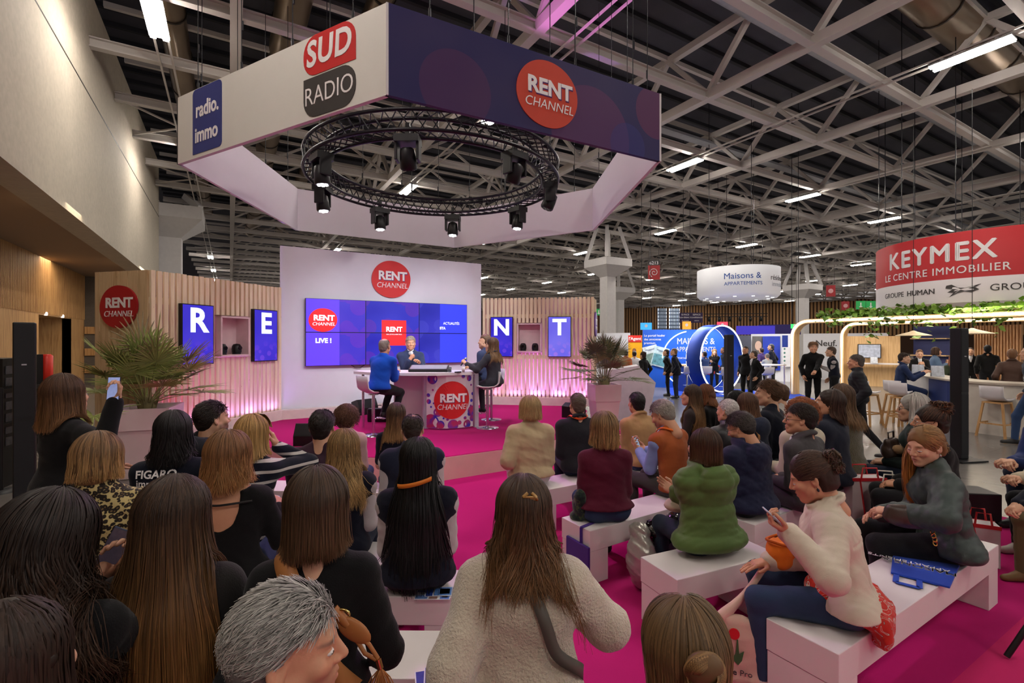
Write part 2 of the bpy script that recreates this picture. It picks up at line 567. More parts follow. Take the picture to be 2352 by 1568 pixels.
# far timber wall (runs obliquely across the end of the hall)
PA, PB = (60.0, 100.6), (109.0, 20.8)
fa = math.atan2(PB[1] - PA[1], PB[0] - PA[0])
fl = math.hypot(PB[0] - PA[0], PB[1] - PA[1])
m = MB()
m.box((0, 0, 0), (fl, .3, 9.6), mi=1)
for i in range(int(fl / .55)):
	m.box((i * .55, -.12, 3), (i * .55 + .3, 0, 9.6))
tag(m.build('wall_far', [mat('far_slat', (176, 132, 88), .7), mat('far_gap', (70, 48, 34), .9)], None, (PA[0], PA[1], 0), fa), kind='structure')
tag(MB().box((-45, 99.8, 0), (61, 100.2, 12.4)).build('wall_back', mat('far_dark', (70, 62, 56), .9)), kind='structure')
M_DAY = mat('daylit_facade', (205, 218, 235), .5, emit=1.0, var=.1, scale=.6)
m = MB()
wm = MB()
for (u0, u1) in ((1511, 1531), (1537, 1561)):
	p0, p1 = px(u0, 740, 96.5), px(u1, 740, 96.5)
	ang = math.atan2(p1.y - p0.y, p1.x - p0.x)
	ln = (p1 - p0).length
	z0, z1 = px(0, 756, 96.5).z, px(0, 708, 96.5).z
	wo = MB().box((0, 0, z0), (ln, .1, z1)).build('window_%d' % (1 if u0 < 1520 else 2), M_DAY, None, (p0.x, p0.y, 0), ang)
	tag(wo, kind='structure')
	fr = MB()
	for k in range(1, 7):
		fr.box((ln * k / 7 - .09, -.1, z0), (ln * k / 7 + .09, 0, z1))
	for k in range(6):
		z = z0 + (z1 - z0) * k / 6
		fr.box((0, -.08, z), (ln, 0, z + .22))
	fr.build('facade_grid', mat('facade_dark', (70, 84, 104), .5, var=0), wo)
# hall columns with splayed heads
M_COLM = mat('column_paint', (206, 202, 200), .6, var=.04)
def column(x, y, w, zcap):
	m = MB()
	h = w / 2
	m.box((-h, -h, 0), (h, h, zcap))
	c = h * 3.0
	V = []
	for (s, z) in ((h, zcap), (c, zcap + w * .9), (c, zcap + w * 1.55)):
		V += [(-s, -s, z), (s, -s, z), (s, s, z), (-s, s, z)]
	F = []
	for k in (0, 4):
		F += [(k + i, k + (i + 1) % 4, k + 4 + (i + 1) % 4, k + 4 + i) for i in range(4)]
	F.append((8, 9, 10, 11))
	m.add(V, F)
	for sx in (-1, 1):
		for sy in (-1, 1):
			m.bar((sx * c * .92, sy * c * .92, zcap + w * 1.5), (sx * h * 1.4, sy * h * 1.4, 9.3), w * .3)
	tag(m.build('column', M_COLM, None, (x, y, 0), 0), kind='structure')
pc = px(1396, 700, 31)
column(pc.x, pc.y, .72, 6.1)
pc = px(1421, 700, 47)
column(pc.x, pc.y, .75, 6.0)
pc = px(1843, 700, 45)
column(pc.x, pc.y, .8, 6.0)
pc = px(392, 700, 24.5)
column(pc.x, pc.y, .95, 7.2)
# ---- roof services: round ducts, cable trays
M_DUCT = mat('duct_metal', (150, 132, 112), .32, metal=.85, var=.15, scale=.7)
def duct(p, q, r, label):
	o = empty('air_duct', p, 0, label, 'duct')
	q = Vector(q) - Vector(p)
	m = MB().tube([q * t for t in np.linspace(0, 1, 24)], r, 20)
	d = q.normalized()
	for t in np.linspace(.02, .98, max(4, int(q.length / 2.2))):
		m.tube([q * t - d * .03, q * t + d * .03], r + .03, 20, mi=1)
	m.build('pipe', [M_DUCT, mat('duct_band', (80, 72, 66), .4, metal=.8)], o)
duct((9, 5.4, 11.2), (48, 5.4, 11.2), .55, 'large round metal air duct under the roof at upper right')
duct((1.5, -4, 11.2), (1.5, 46, 11.2), .45, 'round air duct running under the roof above the white banner')
duct((3.6, -4, 11.4), (3.6, 46, 11.4), .32, 'thinner round air duct beside the duct above the hanging banner')
duct((-1.4, 6, 11.0), (-1.4, 40, 11.0), .35, 'round air duct nearest the concrete wall')
m = MB()
M_TRAY = mat('tray_steel', (170, 172, 178), .45, metal=.3)
for (y, z) in ((7.7, 10.6), (13.8, 10.6)):
	t = MB()
	t.box((8, y - .18, z), (60, y + .18, z + .03)).box((8, y - .2, z), (60, y - .17, z + .1)).box((8, y + .17, z), (60, y + .2, z + .1))
	tag(t.build('cable_tray', M_TRAY), 'long perforated cable tray above the roof beams, %s' % ('nearer one at upper right' if y < 10 else 'farther one behind the first'), 'cable tray')
for i in range(11):
	a = -1.4 + 8.5 * i
	t = MB().bar((a - .14, -6, 9.1), (a - .14, 99, 9.1), .045).bar((a + .14, -6, 9.1), (a + .14, 99, 9.1), .045)
	tag(t.build('beam_rail', M_STEEL), kind='structure')
# ---- tube lamps of the hall (real light sources)
m = bpy.data.materials.new('tube_light')
MATS['tube_light'] = m
nt, b_ = nodes_of(m)
nt.nodes.remove(b_)
em = N(nt, 'Emission', i_Strength=TUBE_GAIN)
em.inputs[0].default_value = (1, .92, .84, 1)
nt.links.new(em.outputs[0], nt.nodes['Material Output'].inputs[0])
proto = None
for i in range(11):
	for j in range(-2, 11):
		if (i, j) == (0, 3):
			continue
		a, b = -1.4 + 8.5 * i, 4.4 + 8.55 * j
		dep = SY * a + CY * b
		lat = CY * a - SY * b
		if dep < 1.0 and (dep < -9 or abs(lat) > 13):
			continue
		if dep > 95 or (dep > 5 and abs(lat / dep) > 1.25):
			continue
		if dep > 26 and random.Random(i * 31 + j).random() < .3:
			continue
		if proto is None:
			proto = empty('tube_lamp', (a, b, 8.95))
			f = MB().box((-.2, -.76, .03), (.2, .76, .07))
			f.bar((-.16, -.5, .1), (.16, -.5, .1), .06).bar((-.16, .5, .1), (.16, .5, .1), .06)
			f.build('lamp_body', mat('lamp_grey', (190, 190, 190), .4, var=0), proto)
			for s in (-1, 1):
				MB().box((s * .12 - .055, -.75, -.015), (s * .12 + .055, .75, .028)).build('tube', m, proto)
			o = proto
		else:
			o = copy_tree(proto)
		o.location = (a, b, 8.95)
		lab = 'twin tube lamp hanging among the roof trusses'
		if (i, j) == (0, 1):
			lab = 'bright twin tube lamp at top left beside the concrete wall'
		elif (i, j) == (2, 0):
			lab = 'bright twin tube lamp at top right below the metal duct'
		tag(o, lab, 'lamp', 'tube lamps of the hall roof')
# ================================================================== THE STAGE SET
M_WHITE = mat('white_laminate', (226, 220, 222), .45, var=.02, scale=2)
M_WHITE_B = mat('bench_white', (228, 220, 218), .42, var=.025, scale=3)
M_BLACK = mat('black_plastic', (14, 14, 15), .45, var=.04)
M_BLACKM = mat('black_metal', (28, 26, 32), .35, metal=.4, var=.03)
M_CHROME = mat('chrome', (215, 215, 222), .18, metal=1.0, var=0)
M_PINE = wood('pine', (250, 228, 196), (232, 202, 166))
M_RED = mat('logo_red', (214, 38, 40), .5, var=.05, scale=1.5)
M_RED_D = mat('logo_red_dark', (176, 26, 36), .5, var=.05, scale=1.5)
M_INKW = mat('letter_white', (245, 240, 240), .5, var=0)
M_INKSH = mat('letter_shadow', (90, 40, 110), .6, var=0)
def emis(key, color, s):
	return mat(key, color, .4, emit=s, var=0, spec=.2)
stage_poly = [(-.1, 9.35), (.68, 7.84), (1.61, 6.83), (2.35, 6.25), (4.2, 6.27), (5.0, 6.6), (6.1, 7.65), (7.2, 8.75), (7.65, 9.5), (5.9, 11.05), (.8, 11.1)]
st = empty('stage', (0, 0, 0), 0, 'low round-fronted stage with magenta carpet and pale skirt', 'stage')
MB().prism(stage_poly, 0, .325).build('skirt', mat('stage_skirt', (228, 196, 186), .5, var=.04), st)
sm = MB().prism([(p[0] * .995 + .016, p[1] * .995 + .042) for p in stage_poly], .325, .335)
sm.build('carpet_top', M_PINK, st)
jl = MB()
for k in range(2, 7):
	p, q = stage_poly[k], stage_poly[k + 1]
	jl.box((p[0] - .004, p[1] - .004, .0), (p[0] + .004, p[1] + .004, .322))
jl.build('seam', mat('skirt_seam', (170, 140, 132), .6, var=0), st)
# tall white wall behind the desk
bwall = empty('stage_backdrop', (.92, 11.16, 0), 0, 'tall white stage backdrop wall behind the presenters', 'backdrop wall')
MB().box((0, 0, .33), (4.72, .16, 3.97)).build('panel', mat('backdrop_white', (228, 224, 236), .55, var=.015), bwall)
tag(MB().prism([(.75, 10.92), (5.75, 10.92), (5.75, 11.15), (.75, 11.15)], .335, .52).build('plinth', mat('plinth_white', (232, 216, 210), .5)), 'low pale plinth along the foot of the white backdrop', 'plinth')
lg = empty('round_logo_sign', (.92 + 2.35, 11.15, 3.41), 0, 'round red logo sign mounted high on the white backdrop', 'sign')
rent_logo(lg, (0, 0, 0), .45, M_RED, M_INKW, depth=.01, wide=1.0, dark=M_INKSH)
def screen_mat(key, c0, c1, c2, strength, kind=0):
	"""a lit display: blue gradient with soft translucent discs"""
	m = bpy.data.materials.new(key)
	MATS[key] = m
	nt, b = nodes_of(m)
	tc = N(nt, 'TexCoord')
	sp = N(nt, 'SeparateXYZ')
	nt.links.new(tc.outputs['Generated'], sp.inputs[0])
	g = N(nt, 'TexNoise', i_Scale=1.3, i_Detail=1)
	nt.links.new(tc.outputs['Object'], g.inputs['Vector'])
	base = ramp(nt, g.outputs[0], [(.3, c0), (.7, c1)])
	vo = N(nt, 'TexVoronoi', i_Scale=(7.0 if kind == 0 else 2.2))
	vo.inputs['Randomness'].default_value = 1
	nt.links.new(tc.outputs['Object'], vo.inputs['Vector'])
	lt = N(nt, 'Math', operation='LESS_THAN', n_1=(.38 if kind == 0 else .42))
	nt.links.new(vo.outputs['Distance'], lt.inputs[0])
	band = N(nt, 'MapRange', n_1=.42, n_2=.12, n_3=0, n_4=.55)
	nt.links.new(sp.outputs['Z'], band.inputs[0])
	mu = N(nt, 'Math', operation='MULTIPLY')
	nt.links.new(lt.outputs[0], mu.inputs[0])
	if kind == 0:
		nt.links.new(band.outputs[0], mu.inputs[1])
	else:
		mu.inputs[1].default_value = .22
	mx = N(nt, 'Mix', data_type='RGBA')
	nt.links.new(mu.outputs[0], mx.inputs[0])
	nt.links.new(base, mx.inputs[6])
	mx.inputs[7].default_value = (*srgb(c2), 1)
	nt.links.new(mx.outputs[2], b.inputs['Emission Color'])
	b.inputs['Emission Strength'].default_value = strength
	b.inputs['Base Color'].default_value = (.01, .01, .02, 1)
	b.inputs['Roughness'].default_value = .22
	return m
M_SCR = screen_mat('screen_blue', (38, 30, 196), (66, 50, 214), (120, 70, 225), .85)
M_SCR_L = screen_mat('screen_pale_blue', (96, 90, 226), (120, 112, 236), (170, 120, 230), .9)
M_LET = emis('screen_letter', (214, 226, 250), .95)
def wall_frame(p, q):
	return frame_of(p, q)
def letter_screen(name, origin, ang, x, ch, mscr, label):
	"""one portrait display on the slat wall, x metres along it"""
	o = empty('display_screen', (origin[0] + math.cos(ang) * x, origin[1] + math.sin(ang) * x, 2.07), ang, label, 'screen')
	MB().box((-.29, -.11, -.51), (.29, -.03, .51)).build('bezel', M_BLACK, o)
	MB().box((-.275, -.113, -.495), (.275, -.11, .495)).build('picture', mscr, o)
	t = text(o, ch, .56, (.0, -.116, .22), M_LET, name='letter', bold=.018, ext=.001)
	return o
def niche(origin, ang, x, label):
	o = empty('wall_niche_box', (origin[0] + math.cos(ang) * x, origin[1] + math.sin(ang) * x, 1.68), ang, label, 'niche')
	m = MB()
	m.box((-.31, -.12, 0), (.31, .2, .03)).box((-.31, -.12, .7), (.31, .2, .73)).box((-.31, -.12, 0), (-.28, .2, .73)).box((.28, -.12, 0), (.31, .2, .73)).box((-.31, .19, 0), (.31, .2, .73))
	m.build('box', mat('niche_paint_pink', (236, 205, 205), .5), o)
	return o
def dome_camera(loc, ang, label):
	o = empty('dome_camera', loc, ang, label, 'camera')
	MB().lathe([(0, 0), (.075, 0), (.075, .03), (.06, .035), (0, .035)], n=20).build('base', M_BLACK, o)
	m = MB()
	m.lathe([(.082, .035), (.085, .1), (.078, .15), (.055, .19), (0, .2)], n=20)
	m.build('housing', M_BLACK, o)
	MB().tube([(0, -.07, .12), (0, -.1, .12)], .034, 14).build('lens', mat('lens_glass', (10, 10, 14), .08), o)
	return o
def slat_wall(p, q, label, gaps, vis_top=3.07, hooks=()):
	ang = wall_frame(p, q)
	ln = math.hypot(q[0] - p[0], q[1] - p[1])
	o = empty('slat_wall', (p[0], p[1], 0), ang, label, 'slat wall')
	m = MB()
	x = .0
	k = 0
	rnd = random.Random(label)
	while x < ln - .02:
		w = .066
		cut = [g for g in gaps if g[0] - .02 < x + w / 2 < g[1] + .02]
		if cut:
			m.box((x, -.03, .48), (x + w, .012, cut[0][2])).box((x, -.03, cut[0][3]), (x + w, .012, vis_top + rnd.uniform(-.006, .006)))
		else:
			m.box((x, -.03, .48), (x + w, .012, vis_top + rnd.uniform(-.006, .006)))
		x += .103
		k += 1
	m.build('slats', M_PINE, o)
	r = MB()
	for z in (.6, 1.5, 2.55):
		r.box((0, .013, z), (ln, .05, z + .1))
	r.build('rail', M_PINE, o)
	MB().box((0, .22, .335), (ln, .25, vis_top - .02)).build('backing', mat('slat_backing', (205, 176, 160), .8), o)
	MB().box((-.02, -.14, .335), (ln + .02, -.03, .53)).build('plinth', mat('plinth_white', (232, 216, 210), .5), o)
	return o, ang, ln
LP, LQ = (-1.08, 9.34), (.88, 11.06)
RP, RQ = (5.66, 11.1), (7.86, 9.36)
sl, la, ll = slat_wall(LP, LQ, 'pine slat wall with the letter screens R and E', [(1.15, 1.77, 1.66, 2.43)])
sr, ra, rl = slat_wall(RP, RQ, 'pine slat wall with the letter screens N and T', [(.91, 1.53, 1.66, 2.43)])
letter_screen('R', LP, la, .725, 'R', M_SCR, 'portrait screen showing a white letter R')
letter_screen('E', LP, la, 2.165, 'E', M_SCR, 'portrait screen showing a white letter E')
letter_screen('N', RP, ra, .51, 'N', M_SCR, 'portrait screen showing a white letter N')
letter_screen('T', RP, ra, 1.985, 'T', M_SCR_L, 'portrait screen showing a white letter T')
niche(LP, la, 1.46, 'open pale box niche between the R and E screens')
niche(RP, ra, 1.22, 'open pale box niche between the N and T screens')
for org, ang, x, labs in ((LP, la, 1.46, ('black dome camera at left in the niche between R and E', 'black dome camera at right in the niche between R and E')), (RP, ra, 1.22, ('black dome camera at left in the niche between N and T', 'black dome camera at right in the niche between N and T'))):
	for k, dx in enumerate((-.17, .14)):
		c, s_ = math.cos(ang), math.sin(ang)
		dome_camera((org[0] + c * (x + dx) - s_ * .02, org[1] + s_ * (x + dx) + c * .02, 1.71), ang, labs[k])
# coloured LED bars behind the slats
for org, ang, ln, cols in ((LP, la, ll, ((1, .25, .75), (.8, .25, .95), (.6, .25, 1), (.5, .25, 1), (.5, .25, 1))), (RP, ra, rl, ((.8, .28, 1), (.6, .26, 1), (.5, .25, 1), (.5, .25, 1), (.65, .27, 1)))):
	c, s_ = math.cos(ang), math.sin(ang)
	for k, colr in enumerate(cols):
		x = ln * (k + .5) / 5
		g = (.5, .6, .9, 1.2, 1.0)[k] if org is LP else (.6, .9, 1.4, 1.5, 1.2)[k]
		for dx in (-.14, .14):
			lamp('led_bar', 'SPOT', (org[0] + c * (x + dx) - s_ * .10, org[1] + s_ * (x + dx) + c * .10, .40), LED_GAIN * 9 * g, colr, (org[0] + c * (x + dx) - s_ * .17, org[1] + s_ * (x + dx) + c * .17, 2.0), .04, spot=46, blend=.9)
		lamp('led_bar', 'AREA', (org[0] + c * x + s_ * .13, org[1] + s_ * x - c * .13, .56), LED_GAIN * .12 * g, colr, (org[0] + c * x - s_ * .02, org[1] + s_ * x + c * .02, 2.2), .34, .05)
# left return panel with the second round sign, and the right return panel
for (p, q, lab, side) in (((-1.87, 10.12), (-1.1, 9.36), 'plain pine board panel at the left end of the booth', 0), ((7.88, 9.38), (8.6, 10.1), 'plain pine end panel at the right end of the booth', 1)):
	ang = wall_frame(p, q)
	ln = math.hypot(q[0] - p[0], q[1] - p[1])
	o = empty('booth_end_panel', (p[0], p[1], 0), ang, lab, 'panel')
	m = MB()
	for k in range(11):
		x0 = ln * k / 11
		m.box((x0 + .002, -.012 if k % 2 else -.02, 0), (x0 + ln / 11 - .002, .04, 3.07))
	m.build('boards', wood('pine_raw', (214, 186, 146), (188, 154, 112)), o)
	if side == 0:
		lg = empty('round_logo_sign', (p[0] + math.cos(ang) * ln * .5, p[1] + math.sin(ang) * ln * .5, 2.5), ang, 'round dark red logo sign on the left pine panel above the palm', 'sign')
		rent_logo(lg, (0, -.03, 0), .35, M_RED_D, M_INKW, depth=.02, wide=1.06)
	else:
		lg = empty('round_logo_sign', (p[0] + math.cos(ang) * ln * .45, p[1] + math.sin(ang) * ln * .45, 2.4), ang, 'round purple logo sign on the right end panel seen edge on', 'sign')
		rent_logo(lg, (0, -.03, 0), .33, mat('logo_purple', (110, 60, 150), .5), M_INKW, depth=.02)
# ---- video wall: six panels
VX, VZ, VW, VH = .92 + .47, 1.42, 1.265, .73
RED_E = emis('screen_red', (226, 40, 44), .8)
WHT_E = emis('screen_white', (240, 242, 255), 1.0)
M_V = [screen_mat('video_%d' % k, *c, .8, 1) for k, c in enumerate((((52, 40, 210), (84, 60, 220), (150, 40, 200)), ((34, 30, 190), (60, 60, 216), (150, 40, 150)), ((30, 34, 176), (58, 56, 210), (90, 90, 230))))]
labs = {(0, 1): 'upper left panel of the video wall with the round logo', (1, 1): 'upper middle panel of the video wall with the red square', (2, 1): 'upper right panel of the video wall with ACTUALITES text',
		(0, 0): 'lower left panel of the video wall reading LIVE', (1, 0): 'lower middle panel of the video wall', (2, 0): 'lower right panel of the video wall'}
vid = {}
for i in range(3):
	for j in range(2):
		o = empty('video_wall_panel', (VX + VW * (i + .5), 11.15, VZ + VH * (j + .5)), 0, labs[(i, j)], 'screen', 'video wall panels')
		MB().box((-VW / 2 + .001, -.1, -VH / 2 + .001), (VW / 2 - .001, 0, VH / 2 - .001)).build('bezel', M_BLACK, o)
		MB().box((-VW / 2 + .008, -.103, -VH / 2 + .008), (VW / 2 - .008, -.1, VH / 2 - .008)).build('picture', M_V[i], o)
		vid[(i, j)] = o
Y0 = -.105
plate(vid[(0, 1)], 'picture_band', [(-.62, -.355), (.06, -.355), (.06, .355), (-.62, .355)], Y0, -.1031, emis('screen_violet', (88, 60, 226), .85))
plate(vid[(0, 0)], 'picture_band', [(-.62, -.355), (.06, -.355), (.06, .355), (-.62, .355)], Y0, -.1031, MATS['screen_violet'])
plate(vid[(2, 1)], 'picture_band', [(-.1, -.355), (.62, -.355), (.62, .355), (-.1, .355)], Y0, -.1031, emis('screen_mid', (50, 60, 216), .85))
plate(vid[(2, 0)], 'picture_band', [(-.1, -.355), (.62, -.355), (.62, .355), (-.1, .355)], Y0, -.1031, MATS['screen_mid'])
rent_logo(vid[(0, 1)], (-.28, -.108, -.1), .265, RED_E, WHT_E, wide=1.08)
text(vid[(0, 0)], 'LIVE !', .14, (-.27, -.11, .18), WHT_E, bold=.005, ext=.001)
plate(vid[(1, 1)], 'red_square', [(-.27, -.357), (.31, -.357), (.31, -.07), (-.27, -.07)], -.107, -.1031, RED_E)
plate(vid[(1, 0)], 'red_square', [(-.27, .07), (.31, .07), (.31, .357), (-.27, .357)], -.107, -.1031, RED_E)
text(vid[(1, 1)], 'RENT', .155, (.02, -.11, -.285), WHT_E, bold=.005, ext=.001)
text(vid[(1, 0)], 'REAL ESTATE & NEW TECH', .03, (.02, -.11, .33), WHT_E, ext=.001)
text(vid[(2, 1)], 'ACTUALITÉS', .09, (.2, -.11, -.12), WHT_E, ext=.001, sx=.85)
text(vid[(2, 1)], 'STA', .085, (-.035, -.11, -.24), WHT_E, bold=.003, ext=.001)
o = tag(MB().tube([(0, 0, 0), (.08, -.01, -.05), (.2, -.01, -.06), (.3, 0, 0)], .008, 6).build('cable', M_BLACK, None, (2.35, 11.12, 1.42)), 'short black cable looping below the video wall', 'cable')
# ---- hexagonal hanging sign
HEX = [(-.64, 8.25), (1.38, 4.84), (5.18, 4.70), (7.1, 8.38), (5.2, 11.87), (1.29, 11.83)]
HZ0, HZ1 = 4.46, 5.40
cn = empty('hanging_hexagon_sign', (3.26, 8.3, HZ0), 0, 'large hexagonal banner sign hung above the stage', 'hanging sign')
M_BAN_W = mat('banner_white', (224, 220, 214), .7, var=.01)
M_BAN_IN = mat('banner_inside', (232, 224, 234), .7, var=.01)
mb = bpy.data.materials.new('banner_navy')
MATS['banner_navy'] = mb
nt, b_ = nodes_of(mb)
tc = N(nt, 'TexCoord')
gr = N(nt, 'TexNoise', i_Scale=.8, i_Detail=2)
nt.links.new(tc.outputs['Object'], gr.inputs['Vector'])
c0 = ramp(nt, gr.outputs[0], [(.35, (26, 22, 84)), (.7, (54, 44, 88))])
spx = N(nt, 'SeparateXYZ')
nt.links.new(tc.outputs['Object'], spx.inputs[0])
def disc_mask(nt, sp, cx, cz, r):
	cmb = N(nt, 'CombineXYZ')
	nt.links.new(sp.outputs[0], cmb.inputs[0])
	nt.links.new(sp.outputs[2], cmb.inputs[1])
	d = N(nt, 'VectorMath', operation='DISTANCE')
	d.inputs[1].default_value = (cx, cz, 0)
	nt.links.new(cmb.outputs[0], d.inputs[0])
	l = N(nt, 'Math', operation='LESS_THAN', n_1=r)
	nt.links.new(d.outputs['Value'], l.inputs[0])
	return l.outputs[0]
for (cx, cz, r, colr, f) in ((.75, .25, .42, (92, 40, 84), .4), (2.6, .12, .62, (104, 50, 96), .5), (3.7, .65, .36, (104, 44, 84), .6), (3.2, .1, .3, (50, 50, 120), .5)):
	dmk = disc_mask(nt, spx, cx, cz, r)
	mu = N(nt, 'Math', operation='MULTIPLY', n_1=f)
	nt.links.new(dmk, mu.inputs[0])
	mx = N(nt, 'Mix', data_type='RGBA')
	nt.links.new(mu.outputs[0], mx.inputs[0])
	nt.links.new(c0, mx.inputs[6])
	mx.inputs[7].default_value = (*srgb(colr), 1)
	c0 = mx.outputs[2]
nt.links.new(c0, b_.inputs['Base Color'])
b_.inputs['Roughness'].default_value = .75
panels = []
for k in range(6):
	p, q = HEX[k], HEX[(k + 1) % 6]
	ang = frame_of(p, q)
	ln = math.hypot(q[0] - p[0], q[1] - p[1])
	m = MB().box((.012, 0, 0), (ln - .012, .05, HZ1 - HZ0), mi=0)
	m.quad((.012, .0505, 0), (.012, .0505, HZ1 - HZ0), (ln - .012, .0505, HZ1 - HZ0), (ln - .012, .0505, 0), mi=1)
	o = m.build('banner_panel', [mb if k == 1 else M_BAN_W, M_BAN_IN], cn, (p[0] - 3.26, p[1] - 8.3, 0), ang)
	panels.append((o, ln))
	MB().box((-.012, .0, .0), (.012, .05, HZ1 - HZ0)).build('corner_post', M_BLACK if k in (0, 4, 5) else M_WHITE, cn, (p[0] - 3.26, p[1] - 8.3, 0), ang)
	pm = MB()
	for f in (.12, .37, .62, .87):
		pm.tube([(ln * f, .025, HZ1 - HZ0), (ln * f, .025, 9.2 - HZ0)], .006, 5)
		pm.tube([(ln * f, .025, HZ1 - HZ0), (ln * f, .025, HZ1 - HZ0 + .1)], .016, 6)
		pm.tube([(ln * f + .02, .025, HZ1 - HZ0 + .5), (ln * f + .02, .025, HZ1 - HZ0 + .62)], .012, 6)
	pm.build('suspension_cable', M_BLACKM, o)
pa_, la_ = panels[0]
plate(pa_, 'logo_plate', rrect(.40, .05, 1.08, .93, .07, (0, 1, 1, 1)), -.006, -.0, mat('radio_blue', (46, 54, 122), .6, var=.01))
text(pa_, 'radio.', .285, (.75, -.008, .63), M_INKW, bold=.007, sx=.82)
text(pa_, 'immo', .285, (.73, -.008, .29), M_INKW, bold=.007, sx=.82)
plate(pa_, 'logo_plate', rrect(2.69, .49, 3.52, .94, .2, (1, 0, 1, 1)), -.006, -.0, mat('sud_red', (196, 30, 32), .6, var=.01))
plate(pa_, 'logo_plate', rrect(2.69, .02, 3.52, .47, .2, (1, 1, 1, 0)), -.006, -.0, mat('sud_grey', (54, 50, 50), .6, var=.01))
text(pa_, 'SUD', .40, (3.1, -.008, .72), M_INKW, bold=.011, sx=.9, shear=.08, space=1.08)
text(pa_, 'RADIO', .29, (3.1, -.008, .25), M_INKW, bold=-.002, sx=.88)
pb_, lb_ = panels[1]
rent_logo(pb_, (1.93, -.0, .47), .415, mat('banner_orange', (206, 72, 52), .7, var=.03), M_INKW, wide=1.02, dark=M_INKSH)
# ---- ring truss with moving heads
rg = empty('lighting_truss_ring', (RING_C[0], RING_C[1], RING_Z), 0, 'circular black lighting truss hung inside the hexagon sign', 'truss')
ch = MB()
ths = np.linspace(0, 2 * math.pi, 73)[:-1]
for (r, z) in ((RING_R - .14, .14), (RING_R + .14, .14), (RING_R - .14, -.14), (RING_R + .14, -.14)):
	ch.tube([(r * math.cos(t), r * math.sin(t), z) for t in ths], .028, 8, closed=True)
ch.build('chords', M_BLACKM, rg)
lc = MB()
for k in range(72):
	t0, t1 = ths[k], ths[(k + 1) % 72]
	for (r0, z0, r1, z1) in ((-.14, -.14, -.14, .14), (.14, .14, .14, -.14), (-.14, .14, .14, .14), (.14, -.14, -.14, -.14)):
		lc.tube([((RING_R + r0) * math.cos(t0), (RING_R + r0) * math.sin(t0), z0), ((RING_R + r1) * math.cos(t1), (RING_R + r1) * math.sin(t1), z1)], .011, 4, caps=False)
lc.build('lacing', M_BLACKM, rg)
cb = MB()
for t in (.4, 1.45, 2.5, 3.5, 4.6, 5.6):
	cb.tube([(RING_R * math.cos(t), RING_R * math.sin(t), .14), (RING_R * math.cos(t), RING_R * math.sin(t), 4.2)], .008, 5)
	cb.tube([(RING_R * math.cos(t), RING_R * math.sin(t), .14), (RING_R * math.cos(t), RING_R * math.sin(t), .5)], .016, 5)
cb.build('suspension_cable', M_BLACKM, rg)
M_LENS = emis('lamp_lens', (250, 250, 255), 9.0)
protoh = None
hl = ['nearest the camera', 'above the desk, right of the nearest', 'at the right, near side', 'at the right, far side', 'at the far right of centre', 'at the far side centre', 'at the far left of centre', 'at the left, far side']
for k in range(8):
	t = math.radians(238 + 45 * k) if k != 99 else 0
	x, y = RING_C[0] + RING_R * math.cos(t), RING_C[1] + RING_R * math.sin(t)
	o = empty('moving_head_light', (x, y, RING_Z - .17), t, None, None)
	MB().box((-.13, -.17, -.12), (.13, .17, -.02)).box((-.03, -.03, -.02), (.03, .03, .17)).build('base', M_BLACK, o)
	for y_ in (-.15, .15):
		MB().box((-.09, y_ - .02, -.36), (.09, y_ + .02, -.1)).build('yoke', M_BLACK, o, bevel=.01)
	hd = MB()
	d = np.array((-.45 if k in (0, 1, 2) else -.1, .0, -1.0))
	d /= np.linalg.norm(d)
	c0 = np.array((0, 0, -.3))
	hd.tube([c0 - d * .13, c0 - d * .1, c0 + d * .02, c0 + d * .15, c0 + d * .17], [.06, .1, .115, .12, .105], 16)
	hd.build('lamp_head', M_BLACK, o)
	lit = k in (3, 4, 5, 6, 7)
	ln_ = MB()
	s = np.cross(d, (0, 1, 0))
	for q in range(7):
		r = 0 if q == 0 else .062
		cc = c0 + d * .172 + r * (math.cos(q) * s + math.sin(q * 1.0472) * np.array((0, 1., 0)))
		cc = c0 + d * .172 + (0 if q == 0 else .062) * (math.cos(q * 1.0472) * s + math.sin(q * 1.0472) * np.array((0, 1., 0)))
		ln_.tube([cc, cc + d * .008], .026, 10)
	ln_.build('lens', M_LENS if lit else mat('lens_off', (60, 60, 70), .1), o)
	tag(o, 'black moving head light on the truss ring, ' + ('nearest one, upper left', 'nearest one, upper middle', 'near one at upper right', 'far one at the right', 'lit one right of the far side', 'lit one at the far side middle', 'lit one left of the far side', 'lit one at the far left')[k], 'stage light', 'moving heads on the truss ring')
# ---- the presenters' desk
dk = empty('presenter_desk', (3.1, 8.6, .335), 0, 'white curved bar-height presenter desk with logo front', 'desk')
def rel(p, o):
	return (p[0] - o[0], p[1] - o[1], p[2] - o[2])
D0 = (3.1, 8.6, .335)
DT = 1.385
front = []
for (u, d) in ((812, 9.1), (850, 8.78), (900, 8.62), (950, 8.58), (1000, 8.6), (1050, 8.72), (1085, 8.85), (1099, 9.05)):
	p = px(u, 848, d)
	front.append((p.x, p.y))
back = []
for (u, d) in ((1090, 9.4), (1040, 9.5), (960, 9.55), (880, 9.55), (825, 9.4)):
	p = px(u, 848, d)
	back.append((p.x, p.y))
MB().prism([(p[0] - D0[0], p[1] - D0[1]) for p in front + back], DT - .335 - .05, DT - .335).build('desk_top', M_WHITE, dk, bevel=.008)
pan = []
for (u, d) in ((980, 8.80), (1000, 8.74), (1025, 8.72), (1050, 8.78), (1070, 8.86), (1086, 8.98)):
	p = px(u, 900, d)
	pan.append((p.x - D0[0], p.y - D0[1]))
M_DESKP = bpy.data.materials.new('desk_graphic')
MATS['desk_graphic'] = M_DESKP
nt, b_ = nodes_of(M_DESKP)
